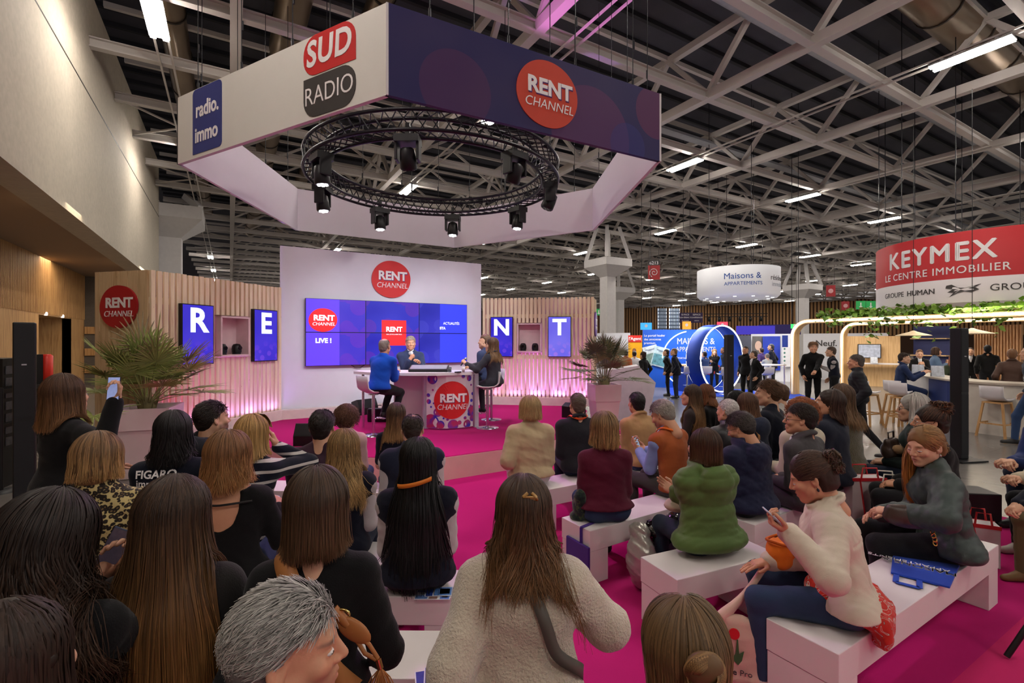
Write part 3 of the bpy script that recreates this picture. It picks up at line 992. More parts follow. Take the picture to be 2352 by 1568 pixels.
b_.inputs['Base Color'].default_value = (*srgb((236, 232, 238)), 1)
b_.inputs['Roughness'].default_value = .4
fm = MB()
th = .02
H = DT - .335 - .05
V = []
for (x, y) in pan:
	V += [(x, y, .03), (x, y, H)]
n = len(pan)
fm.add(V, [(2 * i, 2 * i + 2, 2 * i + 3, 2 * i + 1) for i in range(n - 1)])
fm.add([(x + .0, y + th, z) for (x, y, z) in V], [(2 * i, 2 * i + 1, 2 * i + 3, 2 * i + 2) for i in range(n - 1)])
fp = fm.build('front_panel', M_DESKP, dk)
# printed dots and the logo follow the curved panel
cum = [0]
for i in range(n - 1):
	cum.append(cum[-1] + math.hypot(pan[i + 1][0] - pan[i][0], pan[i + 1][1] - pan[i][1]))
def onpan(s, z, off):
	s = min(max(s, 0), cum[-1])
	i = min(max([k for k in range(n) if cum[k] <= s]), n - 2)
	f = (s - cum[i]) / (cum[i + 1] - cum[i])
	x = pan[i][0] + f * (pan[i + 1][0] - pan[i][0])
	y = pan[i][1] + f * (pan[i + 1][1] - pan[i][1])
	dx, dy = pan[i + 1][0] - pan[i][0], pan[i + 1][1] - pan[i][1]
	l = math.hypot(dx, dy)
	return (x + dy / l * off, y - dx / l * off, z)
PL = cum[-1]
M_DOT = bpy.data.materials.new('dot_print')
nt, b_ = nodes_of(M_DOT)
tc = N(nt, 'TexCoord')
no = N(nt, 'TexNoise', i_Scale=6.0, i_Detail=1)
nt.links.new(tc.outputs['Object'], no.inputs['Vector'])
nt.links.new(ramp(nt, no.outputs[0], [(.42, (58, 56, 200)), (.6, (190, 50, 110))]), b_.inputs['Base Color'])
dm = MB()
rnd = random.Random(5)
dots = [(.13, .93, .1), (.9, .93, .055), (.1, .1, .16), (.3, .07, .075), (.55, .06, .1), (.85, .06, .08), (.24, .3, .08), (.97, .3, .1), (.98, .16, .06), (.68, .1, .04), (.9, .25, .04), (.05, .5, .045), (.04, .62, .035), (.1, .4, .02), (.44, .17, .025), (.36, .19, .018), (.8, .18, .03), (.96, .5, .03), (.95, .8, .02), (.76, .97, .035), (.14, .72, .02), (.99, .63, .03), (.16, .47, .018), (.94, .4, .022)]
for (fs, fz, r) in dots:
	c = (fs * PL, .03 + fz * (H - .03))
	pts = [onpan(c[0] + r * math.cos(t), min(max(c[1] + r * math.sin(t), .032), H - .002), .004) for t in np.linspace(0, 2 * math.pi, 20, endpoint=False)]
	dm.add([onpan(c[0], c[1], .004)] + pts, [(0, 1 + i, 1 + (i + 1) % 20) for i in range(20)])
dm.build('pattern', M_DOT, fp)
rl_ = MB()
cs, cz, r = PL * .53, .03 + .53 * (H - .03), .345
rings = []
V = [onpan(cs, cz, .008)]
F = []
K, NR = 40, 6
for j in range(1, NR + 1):
	for t in np.linspace(0, 2 * math.pi, K, endpoint=False):
		w = 1 + .035 * math.sin(2 * t + .8)
		V.append(onpan(cs + r * j / NR * math.cos(t) * w * .95, cz + r * j / NR * math.sin(t), .008))
for i in range(K):
	F.append((0, 1 + i, 1 + (i + 1) % K))
for j in range(NR - 1):
	for i in range(K):
		F.append((1 + j * K + i, 1 + (j + 1) * K + i, 1 + (j + 1) * K + (i + 1) % K, 1 + j * K + (i + 1) % K))
rl_.add(V, F)
rl_.build('logo_disc', M_RED, fp)
def bend_text(parent, body, size, s0, z, m, bold, shear, sx, off, name='lettering'):
	t = text(parent, body, size, (0, 0, 0), m, name=name, bold=bold, shear=shear, ext=.001, res=3, tri=True)
	for v in t.data.vertices:
		x, zz, d = v.co.x * sx, v.co.y, v.co.z
		v.co = onpan(s0 + x, z + zz, off + d)
	t.rotation_euler = (0, 0, 0)
	t.scale = (1, 1, 1)
	return t
bend_text(fp, 'RENT', .205, cs + .035, cz + .02, M_INKSH, .01, 0, .98, .010, 'letter_shadow')
bend_text(fp, 'RENT', .205, cs + .025, cz + .03, M_INKW, .009, 0, .98, .013)
bend_text(fp, 'CHANNEL', .138, cs + .02, cz - .13, M_INKW, 0, .18, .93, .012)
lp = px(834, 950, 9.0)
MB().tube([(lp.x - D0[0], lp.y - D0[1], 0), (lp.x - D0[0], lp.y - D0[1], H)], .025, 12).build('leg', M_CHROME, dk)
for (u, d) in ((978, 8.9), (1094, 9.05)):
	lp = px(u, 950, d)
	MB().box((lp.x - D0[0] - .04, lp.y - D0[1] - .02, 0), (lp.x - D0[0] + .04, lp.y - D0[1] + .06, H)).build('post', mat('desk_post', (212, 210, 220), .4), dk)
# back panel of the desk under the presenters
p0, p1 = px(905, 900, 9.15), px(985, 900, 9.15)
MB().bar((p0.x - D0[0], p0.y - D0[1], H / 2), (p1.x - D0[0], p1.y - D0[1], H / 2), .03, H - .05).build('inner_panel', M_WHITE, dk)
def bar_stool(x, y, z, yaw, seat_h, label, wood_leg=False, group='white bar stools on the stage', back=True):
	o = empty('bar_stool', (x, y, z), yaw, label, 'bar stool', group)
	m = MB()
	prof = [(-.2, .02), (-.12, -.005), (.0, -.01), (.1, .0), (.17, .035), (.2, .1), (.215, .2), (.225, .3)] if back else [(-.2, .01), (0, 0), (.2, .01)]
	V = []
	for (yy, zz) in prof:
		w = .2 if zz < .1 else .19
		for k in range(9):
			f = -1 + k / 4
			V.append((f * w, -yy - .03 * (abs(f) ** 2) * (1 if zz < .1 else -1) * 0, seat_h + zz + .03 * f * f * (1 if zz < .08 else 0)))
	nn = len(prof)
	F = [(i * 9 + k, i * 9 + k + 1, (i + 1) * 9 + k + 1, (i + 1) * 9 + k) for i in range(nn - 1) for k in range(8)]
	m.add(V, F, smooth=True)
	s = m.build('seat', M_WHITE, o)
	md = s.modifiers.new('shell', 'SOLIDIFY')
	md.thickness = .018
	if wood_leg:
		wm_ = wood('stool_oak', (206, 160, 104), (176, 128, 76))
		for sx in (-1, 1):
			for sy in (-1, 1):
				MB().bar((sx * .15, sy * .15, seat_h - .03), (sx * .23, sy * .23, 0), .035).build('leg', wm_, o)
		MB().bar((-.21, -.21, .28), (.21, -.21, .28), .02, .03).bar((-.21, .21, .28), (.21, .21, .28), .02, .03).bar((-.21, -.21, .28), (-.21, .21, .28), .02, .03).bar((.21, -.21, .28), (.21, .21, .28), .02, .03).build('footrest', wm_, o)
		MB().box((-.17, -.17, seat_h - .05), (.17, .17, seat_h - .02)).build('seat_frame', wm_, o)
	else:
		MB().lathe([(0, .0), (.21, 0), (.21, .008), (.05, .02), (.03, .035), (0, .04)], n=28).build('base', M_CHROME, o)
		MB().tube([(0, 0, .02), (0, 0, seat_h - .02)], .028, 14).tube([(0, 0, seat_h - .03), (0, 0, seat_h - .012)], .09, 14).build('column', M_CHROME, o)
		fr = MB().tube([(.0, .0, .28), (.0, .12, .28)], .009, 6)
		fr.tube([(-.12, .13, .28), (-.09, .18, .28), (.09, .18, .28), (.12, .13, .28), (.0, .12, .28), (-.12, .13, .28)], .009, 6)
		fr.build('footrest', M_CHROME, o)
	return o
bar_stool(2.13, 8.32, .335, math.radians(-75), .73, 'white bar stool under the man in the blue shirt')
bar_stool(4.15, 7.95, .335, math.radians(70), .75, 'white bar stool under the long-haired presenter, nearer of two')
bar_stool(4.66, 8.75, .335, math.radians(90), .75, 'white bar stool on the right of the desk, farther of two')
def wedge(x, y, z, yaw, label, s=1.0):
	o = empty('stage_monitor', (x, y, z), yaw, label, 'speaker')
	w, d, h = .24 * s, .32 * s, .34 * s
	prof = [(-d / 2, 0), (d / 2, 0), (d / 2, h * .45), (d * .2, h), (-d / 2, h * .8)]
	V = [(-w, p[0], p[1]) for p in prof] + [(w, p[0], p[1]) for p in prof]
	n = len(prof)
	MB().add(V, [tuple(range(n)), tuple(range(n, 2 * n))[::-1]]).add(V, [(i, n + i, n + (i + 1) % n, (i + 1) % n) for i in range(n)]).build('cabinet', M_BLACK, o, bevel=.012)
	a, b = np.array((0, d / 2, h * .45)), np.array((0, d * .2, h))
	c = (a + b) / 2
	u = (b - a) * .42
	nr = np.array((0, u[2], -u[1]))
	nr = nr / np.linalg.norm(nr) * .006
	MB().quad(c - u + nr + (-w * .9, 0, 0), c + u + nr + (-w * .9, 0, 0), c + u + nr + (w * .9, 0, 0), c - u + nr + (w * .9, 0, 0)).build('grille', mat('speaker_grille', (24, 24, 27), .7, var=.15, scale=200), o)
	return o
p = pz(705, 1024, .335)
wedge(p.x + .1, p.y + .1, .335, math.radians(150), 'black wedge monitor speaker at the front left of the stage')
p = pz(838, 950, .335)
wedge(p.x, p.y, .335, math.radians(200), 'black wedge monitor speaker on the floor behind the blue-shirted man')
p = pz(1318, 958, .335)
wedge(p.x, p.y, .335, math.radians(-60), 'grey wedge monitor speaker at the right edge of the stage', .9)
p = pz(868, 968, .335)
bg = empty('black_briefcase', (p.x, p.y, .335), math.radians(-25), 'black leather briefcase standing beside the stage speaker', 'bag')
MB().box((-.2, -.07, 0), (.2, .07, .27)).build('body', mat('bag_leather', (20, 18, 20), .35, bump=.1), bg, bevel=.025)
MB().tube([(-.07, 0, .27), (-.07, 0, .33), (.07, 0, .33), (.07, 0, .27)], .01, 6).build('handle', M_BLACK, bg)
# things on the desk
p = px(985, 842, 8.95)
lt = empty('desk_console', (p.x, p.y, DT), math.radians(-30), 'low dark sloping console with screen on the presenter desk', 'console')
MB().add([(-.36, -.1, 0), (.36, -.1, 0), (.36, .14, 0), (-.36, .14, 0), (-.36, -.12, .05), (.36, -.12, .05), (.36, .14, .12), (-.36, .14, .12)], [(0, 1, 2, 3), (4, 5, 6, 7), (0, 4, 5, 1), (1, 5, 6, 2), (2, 6, 7, 3), (3, 7, 4, 0)]).build('case', M_BLACK, lt)
MB().add([(-.34, -.1, .058), (.34, -.1, .058), (.34, .12, .122), (-.34, .12, .122)], [(0, 1, 2, 3)]).build('screen', mat('console_glass', (150, 152, 165), .15), lt)
p = px(1064, 845, 8.8)
cp = empty('paper_cup', (p.x, p.y, DT), 0, 'white paper cup on the desk near the long-haired presenter', 'cup')
MB().lathe([(0, 0), (.026, 0), (.036, .1), (.033, .1), (.024, .01), (0, .01)], n=18).build('cup_body', M_WHITE, cp)
p = px(1033, 845, 8.85)
cp = empty('drinking_glass', (p.x, p.y, DT), 0, 'clear drinking glass on the desk beside the console', 'glass')
MB().lathe([(0, 0), (.03, 0), (.034, .09), (.031, .09), (.027, .008), (0, .008)], n=18).build('glass_body', mat('clear_glass', (240, 245, 250), .03, trans=.9, var=0), cp)
p = px(1052, 845, 8.7)
tag(MB().box((-.07, -.02, 0), (.07, .02, .02)).build('remote_control', M_BLACK, None, (p.x, p.y, DT), .4), 'small black remote lying on the presenter desk', 'remote')
# ---- planters with fan palms
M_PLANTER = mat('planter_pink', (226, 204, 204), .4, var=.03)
M_SOIL = mat('potting_soil', (40, 28, 20), .95, bump=.6, bscale=60)
M_LEAF = mat('palm_leaf', (255, 255, 255), .5, attr=True, var=.1, scale=14)
M_STEM = mat('palm_stem', (120, 110, 70), .7, var=.2, scale=20)
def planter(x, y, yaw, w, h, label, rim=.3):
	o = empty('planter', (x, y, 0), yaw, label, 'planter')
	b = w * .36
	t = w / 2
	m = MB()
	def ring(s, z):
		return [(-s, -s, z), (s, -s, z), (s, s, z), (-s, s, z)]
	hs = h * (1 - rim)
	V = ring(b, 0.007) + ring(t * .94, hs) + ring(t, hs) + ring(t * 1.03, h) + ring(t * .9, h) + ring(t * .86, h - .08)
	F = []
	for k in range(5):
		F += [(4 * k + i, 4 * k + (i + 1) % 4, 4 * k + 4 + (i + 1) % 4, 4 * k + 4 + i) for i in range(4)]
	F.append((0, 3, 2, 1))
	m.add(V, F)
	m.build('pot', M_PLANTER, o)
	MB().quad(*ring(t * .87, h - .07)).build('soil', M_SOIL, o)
	return o
def fan_palm(x, y, z, seed, n, R, label, hmin=.2, hmax=.75, leafR=.36, tint=(104, 118, 58)):
	rnd = random.Random(seed)
	o = empty('fan_palm', (x, y, z), 0, label, 'palm')
	base = np.array(srgb(tint))
	trunk = MB()
	trunk.lathe([(0, -.05), (.1, -.02), (.12, .08), (.07, .2), (0, .24)], n=12)
	for k in range(26):
		a = rnd.uniform(0, 6.28)
		r = rnd.uniform(.02, .1)
		p0 = np.array((r * math.cos(a), r * math.sin(a), 0))
		d = np.array((math.cos(a) * .3, math.sin(a) * .3, 1))
		trunk.tube([p0, p0 + d * rnd.uniform(.15, .35)], [.012, .003], 5)
	trunk.build('trunk', M_STEM, o)
	for k in range(n):
		a = k * 2.39996 + rnd.uniform(-.3, .3)
		f = (k + .5) / n
		elev = math.radians(rnd.uniform(-10, 10) + 88 - 78 * f ** 1.3)
		L = R * rnd.uniform(.42, .66)
		d = np.array((math.cos(a) * math.cos(elev), math.sin(a) * math.cos(elev), math.sin(elev)))
		st = np.array((.03 * math.cos(a), .03 * math.sin(a), .1))
		pts = [st + d * L * t + np.array((0, 0, -.10 * R * t * t * math.cos(elev))) for t in np.linspace(0, 1, 7)]
		col = base * rnd.uniform(.65, 1.35)
		if rnd.random() < .18:
			col = np.array(srgb((150, 132, 96)))
		fr = MB()
		fr.tube(pts, [.009, .008, .007, .006, .006, .005, .005], 5, col=col * .9)
		tip = pts[-1]
		dr = pts[-1] - pts[-2]
		dr /= np.linalg.norm(dr)
		side = np.cross(dr, (0, 0, 1))
		side /= max(np.linalg.norm(side), 1e-6)
		nrm = np.cross(side, dr)
		lr = leafR * rnd.uniform(.8, 1.15)
		nb = 24
		for q in range(nb):
			th = math.radians(-118 + 236 * q / (nb - 1)) + rnd.uniform(-.03, .03)
			ll_ = lr * (1 - .25 * abs(th) / 2.1) * rnd.uniform(.88, 1.05)
			v = dr * math.cos(th) + side * math.sin(th) + nrm * (.12 - .1 * math.cos(th))
			v /= np.linalg.norm(v)
			w = np.cross(v, nrm)
			w /= np.linalg.norm(w)
			dz = rnd.uniform(.02, .14)
			P = [tip + v * ll_ * t + np.array((0, 0, -dz * ll_ * t ** 2.6)) for t in (0, .35, .65, .88, 1.0)]
			W = (.005, .015, .013, .008, .0015)
			V = []
			for p_, ww in zip(P, W):
				V += [p_ - w * ww, p_ + w * ww + nrm * .0, p_ + nrm * ww * .5]
			F = []
			for i in range(4):
				F += [(3 * i, 3 * i + 2, 3 * i + 5, 3 * i + 3), (3 * i + 2, 3 * i + 1, 3 * i + 4, 3 * i + 5)]
			fr.add(V, F, col=col * rnd.uniform(.8, 1.2))
		fr.build('frond', M_LEAF, o)
	return o
c = px(338, 1000, 7.05)
planter(c.x, c.y, math.radians(-10), .72, 1.0, 'tall pale pink square planter with a palm at the left of the stage')
fan_palm(c.x, c.y, .93, 3, 30, 1.3, 'fan palm in the tall pink planter left of the stage', leafR=.52, tint=(150, 160, 92))
c = px(1387, 960, 10.2)
planter(c.x, c.y, math.radians(-22), .55, 1.05, 'white tapered planter with a palm at the right of the stage', rim=.33)
fan_palm(c.x, c.y, .98, 8, 28, 1.2, 'greyish fan palm in the white planter right of the stage', leafR=.4, tint=(112, 112, 84))
# ---- benches
benches = {}
def bench(name, a, b, depth, label, side=1, z=.44, legs=(1, 1), slab=.17):
	"""white slab bench from front corner a to front corner b; depth goes to the left of a->b"""
	ang = math.atan2(b[1] - a[1], b[0] - a[0])
	ln = math.hypot(b[0] - a[0], b[1] - a[1])
	o = empty('bench', (a[0], a[1], 0), ang, label, 'bench')
	MB().box((0, 0, z - slab), (ln, depth, z)).build('seat_slab', M_WHITE_B, o, bevel=.004)
	if legs[0]:
		MB().box((.004, .004, .006), (.2, depth - .004, z - slab - .002)).build('leg', M_WHITE_B, o, bevel=.003)
	if legs[1]:
		MB().box((ln - .2, .004, .006), (ln - .004, depth - .004, z - slab - .002)).build('leg', M_WHITE_B, o, bevel=.003)
	return o
bench('R1', (2.53, 1.19), (4.92, 1.23), .36, 'long white bench under the woman in the cream jacket')
bench('R2', (2.44, 2.08), (3.36, 1.97), .36, 'white bench under the woman in the green puffer coat')
bench('R3', (2.47, 2.97), (5.5, 3.08), .36, 'white bench under the woman in the maroon sweater')
bench('R4', (2.7, 4.02), (4.9, 4.0), .4, 'white bench under the woman in the beige sweater')
bench('R5', (5.1, 4.12), (6.25, 4.1), .34, 'white bench under the woman holding a pen')
bench('R9', (5.2, 3.42), (6.6, 3.4), .34, 'white bench under the young man in profile')
bench('R6', (3.72, 2.38), (6.35, 2.56), .36, 'white bench under the man with glasses and grey suit')
bench('R7', (5.25, 1.55), (6.65, 2.02), .36, 'white bench under the woman with the curly bun')
bench('R8', (5.6, .74), (7.75, 1.2), .36, 'white bench under the people cut off by the right edge')
bench('L9', (.55, .62), (1.35, .5), .36, 'small white bench below the bottom edge under the topknot person', z=.5)
bench('L0', (-1.2, 3.22), (.93, 1.94), .36, 'white bench at bottom centre with a fan of leaflets on it')
bench('L1', (-.9, 3.87), (1.16, 2.60), .34, 'white bench under the woman with long braids')
bench('L2', (-1.14, 4.64), (.98, 3.18), .36, 'white bench under the woman with wavy blonde hair')
bench('L4', (-.55, 4.85), (1.38, 3.52), .36, 'white bench under the balding man in the varsity jacket')
bench('L3', (.16, 5.55), (1.61, 4.56), .36, 'white bench in the front left row before the stage')
# ---- black column speakers
def column_speaker(x, y, yaw, h, w, label, base=True):
	o = empty('column_speaker', (x, y, 0), yaw, label, 'speaker')
	MB().box((-w / 2, -w * .55, .03), (w / 2, w * .55, h), taper=1).build('cabinet', M_BLACK, o, bevel=.012)
	MB().box((-w / 2 + .012, -w * .55 - .004, h * .52), (w / 2 - .012, -w * .55, h - .04)).box((-w / 2 + .012, -w * .55 - .004, .1), (w / 2 - .012, -w * .55, h * .5)).build('grille', mat('speaker_grille', (24, 24, 27), .7, var=.15, scale=200), o)
	MB().box((-.02, -w * .55 - .008, h - .47), (.02, -w * .55 - .004, h - .455)).build('badge', mat('badge_grey', (170, 170, 175), .4), o)
	if base:
		MB().box((-.26, -.24, 0.006), (.26, .26, .03)).build('base_plate', M_BLACK, o)
	return o
p = px(57, 1100, 5.3)
column_speaker(p.x, p.y, math.radians(12), 2.16, .18, 'tall black column speaker at the left edge of the picture')
p = px(2203, 1000, 7.9)
column_speaker(p.x, p.y, math.radians(-20), 2.17, .16, 'tall black column speaker at the right between the audience and the bar')
p = px(1674, 900, 10.6)
column_speaker(p.x, p.y, math.radians(-25), 2.1, .15, 'tall black column speaker in front of the blue booth')
# black tripod leg at lower right
p, q = pz(2312, 1515, 0), px(2352, 1390, 2.95)
tp = empty('tripod_stand', (p.x, p.y, 0), 0, 'black tripod stand cut off by the right edge, lower right', 'stand')
c3 = np.array((q.x - p.x + .35, q.y - p.y - .3, 1.0))
for k, e in enumerate(((0, 0, .02), (.9, -.05, .02), (.45, -.75, .02))):
	MB().tube([e, tuple(c3)], .016, 8).build('leg', M_BLACK, tp)
MB().tube([tuple(c3), (c3[0], c3[1], 1.35)], .02, 8).build('pole', M_BLACK, tp)
# ================================================================== SOFT BODIES: signed-distance modelling
def rotm(rx=0, ry=0, rz=0):
	return np.array(Matrix.Rotation(rz, 3, 'Z') @ Matrix.Rotation(ry, 3, 'Y') @ Matrix.Rotation(rx, 3, 'X'))
def cap(a, b, ra, rb=None, k=.02, op='u'):
	return ('c', np.array(a, float), np.array(b, float), ra, ra if rb is None else rb, k, op)
def ell(c, r, R=None, k=.02, op='u'):
	return ('e', np.array(c, float), np.array(r, float), R, None, k, op)
def tor(c, R0, r0, Rm=None, k=.02, op='u', sy=1.0):
	return ('t', np.array(c, float), np.array((R0, r0, sy)), Rm, None, k, op)
def sdf_one(pr, P):
	t = pr[0]
	if t == 'c':
		a, b, ra, rb = pr[1:5]
		ab = b - a
		h = np.clip(((P - a) @ ab) / max(ab @ ab, 1e-12), 0, 1)
		return np.linalg.norm(P - a - h[..., None] * ab, axis=-1) - (ra + (rb - ra) * h)
	c, r, R = pr[1:4]
	q = P - c
	if R is not None:
		q = q @ R
	if t == 'e':
		k0 = np.linalg.norm(q / r, axis=-1)
		k1 = np.linalg.norm(q / (r * r), axis=-1)
		return k0 * (k0 - 1) / np.maximum(k1, 1e-6)
	l = np.sqrt(q[..., 0] ** 2 + (q[..., 1] / r[2]) ** 2) - r[0]
	return np.sqrt(l * l + q[..., 2] ** 2) - r[1]
def bound(pr):
	t = pr[0]
	if t == 'c':
		r = max(pr[3], pr[4])
		return np.minimum(pr[1], pr[2]) - r, np.maximum(pr[1], pr[2]) + r
	m = pr[2].max() if t == 'e' else pr[2][0] * max(1, pr[2][2]) + pr[2][1]
	return pr[1] - m, pr[1] + m
def smin(a, b, k):
	h = np.clip(.5 + .5 * (b - a) / k, 0, 1)
	return b + (a - b) * h - k * h * (1 - h)
def sdf_eval(prims, P):
	"""distance at scattered points"""
	d = np.full(P.shape[:-1], 9.0)
	for pr in prims:
		e = sdf_one(pr, P)
		if pr[6] == 'u':
			d = smin(d, e, pr[5])
		else:
			d = -smin(-d, e, pr[5])
	return d
def sdf_mesh(prims, h, disp=None, cuts=(), pad=.02):
	"""vertices and quads of the blended surface on a grid of pitch h"""
	bs = [bound(p) for p in prims if p[6] == 'u']
	lo = np.min([b[0] for b in bs], 0) - pad - 2 * h
	hi = np.max([b[1] for b in bs], 0) + pad + 2 * h
	n = np.ceil((hi - lo) / h).astype(int) + 1
	D = np.full(n, 1.0, np.float32)
	ax = [lo[i] + h * np.arange(n[i]) for i in range(3)]
	for pr in prims:
		b0, b1 = bound(pr)
		mg = pr[5] * 1.2 + 3 * h
		i0 = np.clip(np.floor((b0 - mg - lo) / h).astype(int), 0, n - 1)
		i1 = np.clip(np.ceil((b1 + mg - lo) / h).astype(int) + 1, 1, n)
		sl = tuple(slice(i0[i], i1[i]) for i in range(3))
		G = np.stack(np.meshgrid(*[ax[i][sl[i]] for i in range(3)], indexing='ij'), -1)
		e = sdf_one(pr, G)
		if pr[6] == 'u':
			D[sl] = smin(D[sl], e, pr[5])
		else:
			D[sl] = -smin(-D[sl], e, pr[5])
	if disp is not None or cuts:
		G = np.stack(np.meshgrid(*ax, indexing='ij'), -1)
		if disp is not None:
			near = np.abs(D) < .06
			D[near] -= disp(G[near])
		for (p, nr) in cuts:
			D = np.maximum(D, (G - np.array(p)) @ np.array(nr))
	s = D < 0
	c = [s[i:n[0] - 1 + i, j:n[1] - 1 + j, k:n[2] - 1 + k] for i in (0, 1) for j in (0, 1) for k in (0, 1)]
	tot = sum(x.astype(np.int8) for x in c)
	mask = (tot > 0) & (tot < 8)
	idx = np.full(mask.shape, -1, np.int64)
	I = np.argwhere(mask)
	idx[mask] = np.arange(len(I))
	acc = np.zeros((len(I), 3))
	cnt = np.zeros(len(I))
	cor = np.array([(i, j, k) for i in (0, 1) for j in (0, 1) for k in (0, 1)])
	val = np.stack([D[I[:, 0] + o[0], I[:, 1] + o[1], I[:, 2] + o[2]] for o in cor], 1)
	for a in range(8):
		for b in range(a + 1, 8):
			if np.abs(cor[a] - cor[b]).sum() != 1:
				continue
			va, vb = val[:, a], val[:, b]
			x = (va < 0) != (vb < 0)
			t = np.where(x, va / np.where(x, va - vb, 1), 0)
			acc += x[:, None] * (cor[a] + t[:, None] * (cor[b] - cor[a]))
			cnt += x
	V = lo + (I + acc / cnt[:, None]) * h
	F = []
	for a in range(3):
		u, w = (a + 1) % 3, (a + 2) % 3
		s0 = np.take(s, range(n[a] - 1), a)
		s1 = np.take(s, range(1, n[a]), a)
		e = np.argwhere(s0 != s1)
		e = e[(e[:, u] > 0) & (e[:, u] < n[u] - 1) & (e[:, w] > 0) & (e[:, w] < n[w] - 1)]
		fl = s0[e[:, 0], e[:, 1], e[:, 2]]
		def ci(du, dw):
			q = e.copy()
			q[:, u] -= du
			q[:, w] -= dw
			return idx[q[:, 0], q[:, 1], q[:, 2]]
		Q = np.stack([ci(1, 1), ci(0, 1), ci(0, 0), ci(1, 0)], 1)
		Q[~fl] = Q[~fl][:, ::-1]
		F.append(Q)
	return V, np.concatenate(F)
class Fold:
	"""gentle cloth folds: a sum of a few oblique waves"""
	def __init__(self, seed, amp, wl=(.06, .2), n=7, vert=1.7):
		r = np.random.RandomState(seed)
		K = r.normal(size=(n, 3))
		K[:, 2] *= vert
		K /= np.linalg.norm(K, axis=1, keepdims=True)
		self.K = K * (2 * math.pi / r.uniform(*wl, n))[:, None]
		self.p = r.uniform(0, 6.28, n)
		self.a = amp * r.uniform(.4, 1, n) / math.sqrt(n)
	def __call__(self, P):
		W = P + .03 * np.sin(P[..., [1, 2, 0]] * 9)
		S_ = np.sin(W @ self.K.T + self.p)
		return ((.5 * S_ + 1.1 * (.64 - np.sqrt(np.abs(S_)))) * self.a).sum(-1)
# ------------------------------------------------------------------ hands (built once per pose, then placed)
HANDS = {}
def hand_mesh(pose, res):
	key = (pose, res)
	if key in HANDS:
		return HANDS[key]
	curl = {'rest': (22, 28, 18), 'grip': (42, 58, 35), 'fist': (72, 86, 50), 'flat': (8, 8, 6), 'point': (60, 80, 40)}[pose]
	pr = [cap((0, -.03, 0), (0, .01, 0), .026, .027, .02)]
	xs = (.028, .010, -.009, -.027)
	ys = (.088, .094, .09, .08)
	ln = ((.042, .026, .021), (.047, .030, .023), (.043, .028, .022), (.034, .021, .019))
	for i in range(4):
		b = np.array((xs[i], ys[i], 0))
		pr.append(cap((xs[i] * .55, .012, -.002), b, .017, .0125, .018))
		ang = 0
		p = b
		d0 = np.array((xs[i] * 1.6, 1, 0))
		d0 /= np.linalg.norm(d0)
		r = .0092 if i < 3 else .008
		for k in range(3):
			c = curl[k] * (1 + .12 * (i - 1))
			if pose == 'point' and i == 0:
				c = 6
			ang += math.radians(c)
			q = p + ln[i][k] * np.array((d0[0] * math.cos(ang), d0[1] * math.cos(ang), -math.sin(ang)))
			pr.append(cap(p, q, r - .0006 * k, r - .0006 * (k + 1), .004))
			p = q
	t0 = np.array((.018, .018, -.006))
	td = {'flat': (.8, .7, -.1), 'rest': (.7, .8, -.35), 'grip': (.55, .75, -.6), 'fist': (.4, .8, -.6), 'point': (.45, .8, -.55)}[pose]
	td = np.array(td) / np.linalg.norm(td)
	t1 = t0 + td * .042
	t2 = t1 + (td * .6 + np.array((-.1, .7, -.1))) * .033
	t3 = t2 + (td * .35 + np.array((-.25, .8, -.1))) * .026
	pr += [cap(t0, t1, .0165, .0125, .014), cap(t1, t2, .0112, .0102, .004), cap(t2, t3, .0102, .0086, .004)]
	V, F = sdf_mesh(pr, res)
	HANDS[key] = (V, F)
	return HANDS[key]
def ik(s, t, l1, l2, pole):
	s, t = np.array(s, float), np.array(t, float)
	d = t - s
	L = np.linalg.norm(d)
	if L > (l1 + l2) * .995:
		t = s + d / L * (l1 + l2) * .995
		d = t - s
		L = np.linalg.norm(d)
	u = d / L
	a = (l1 * l1 - l2 * l2 + L * L) / (2 * L)
	h = math.sqrt(max(l1 * l1 - a * a, 1e-6))
	p = np.array(pole, float)
	p = p - (p @ u) * u
	p /= max(np.linalg.norm(p), 1e-6)
	return s + u * a + p * h, t
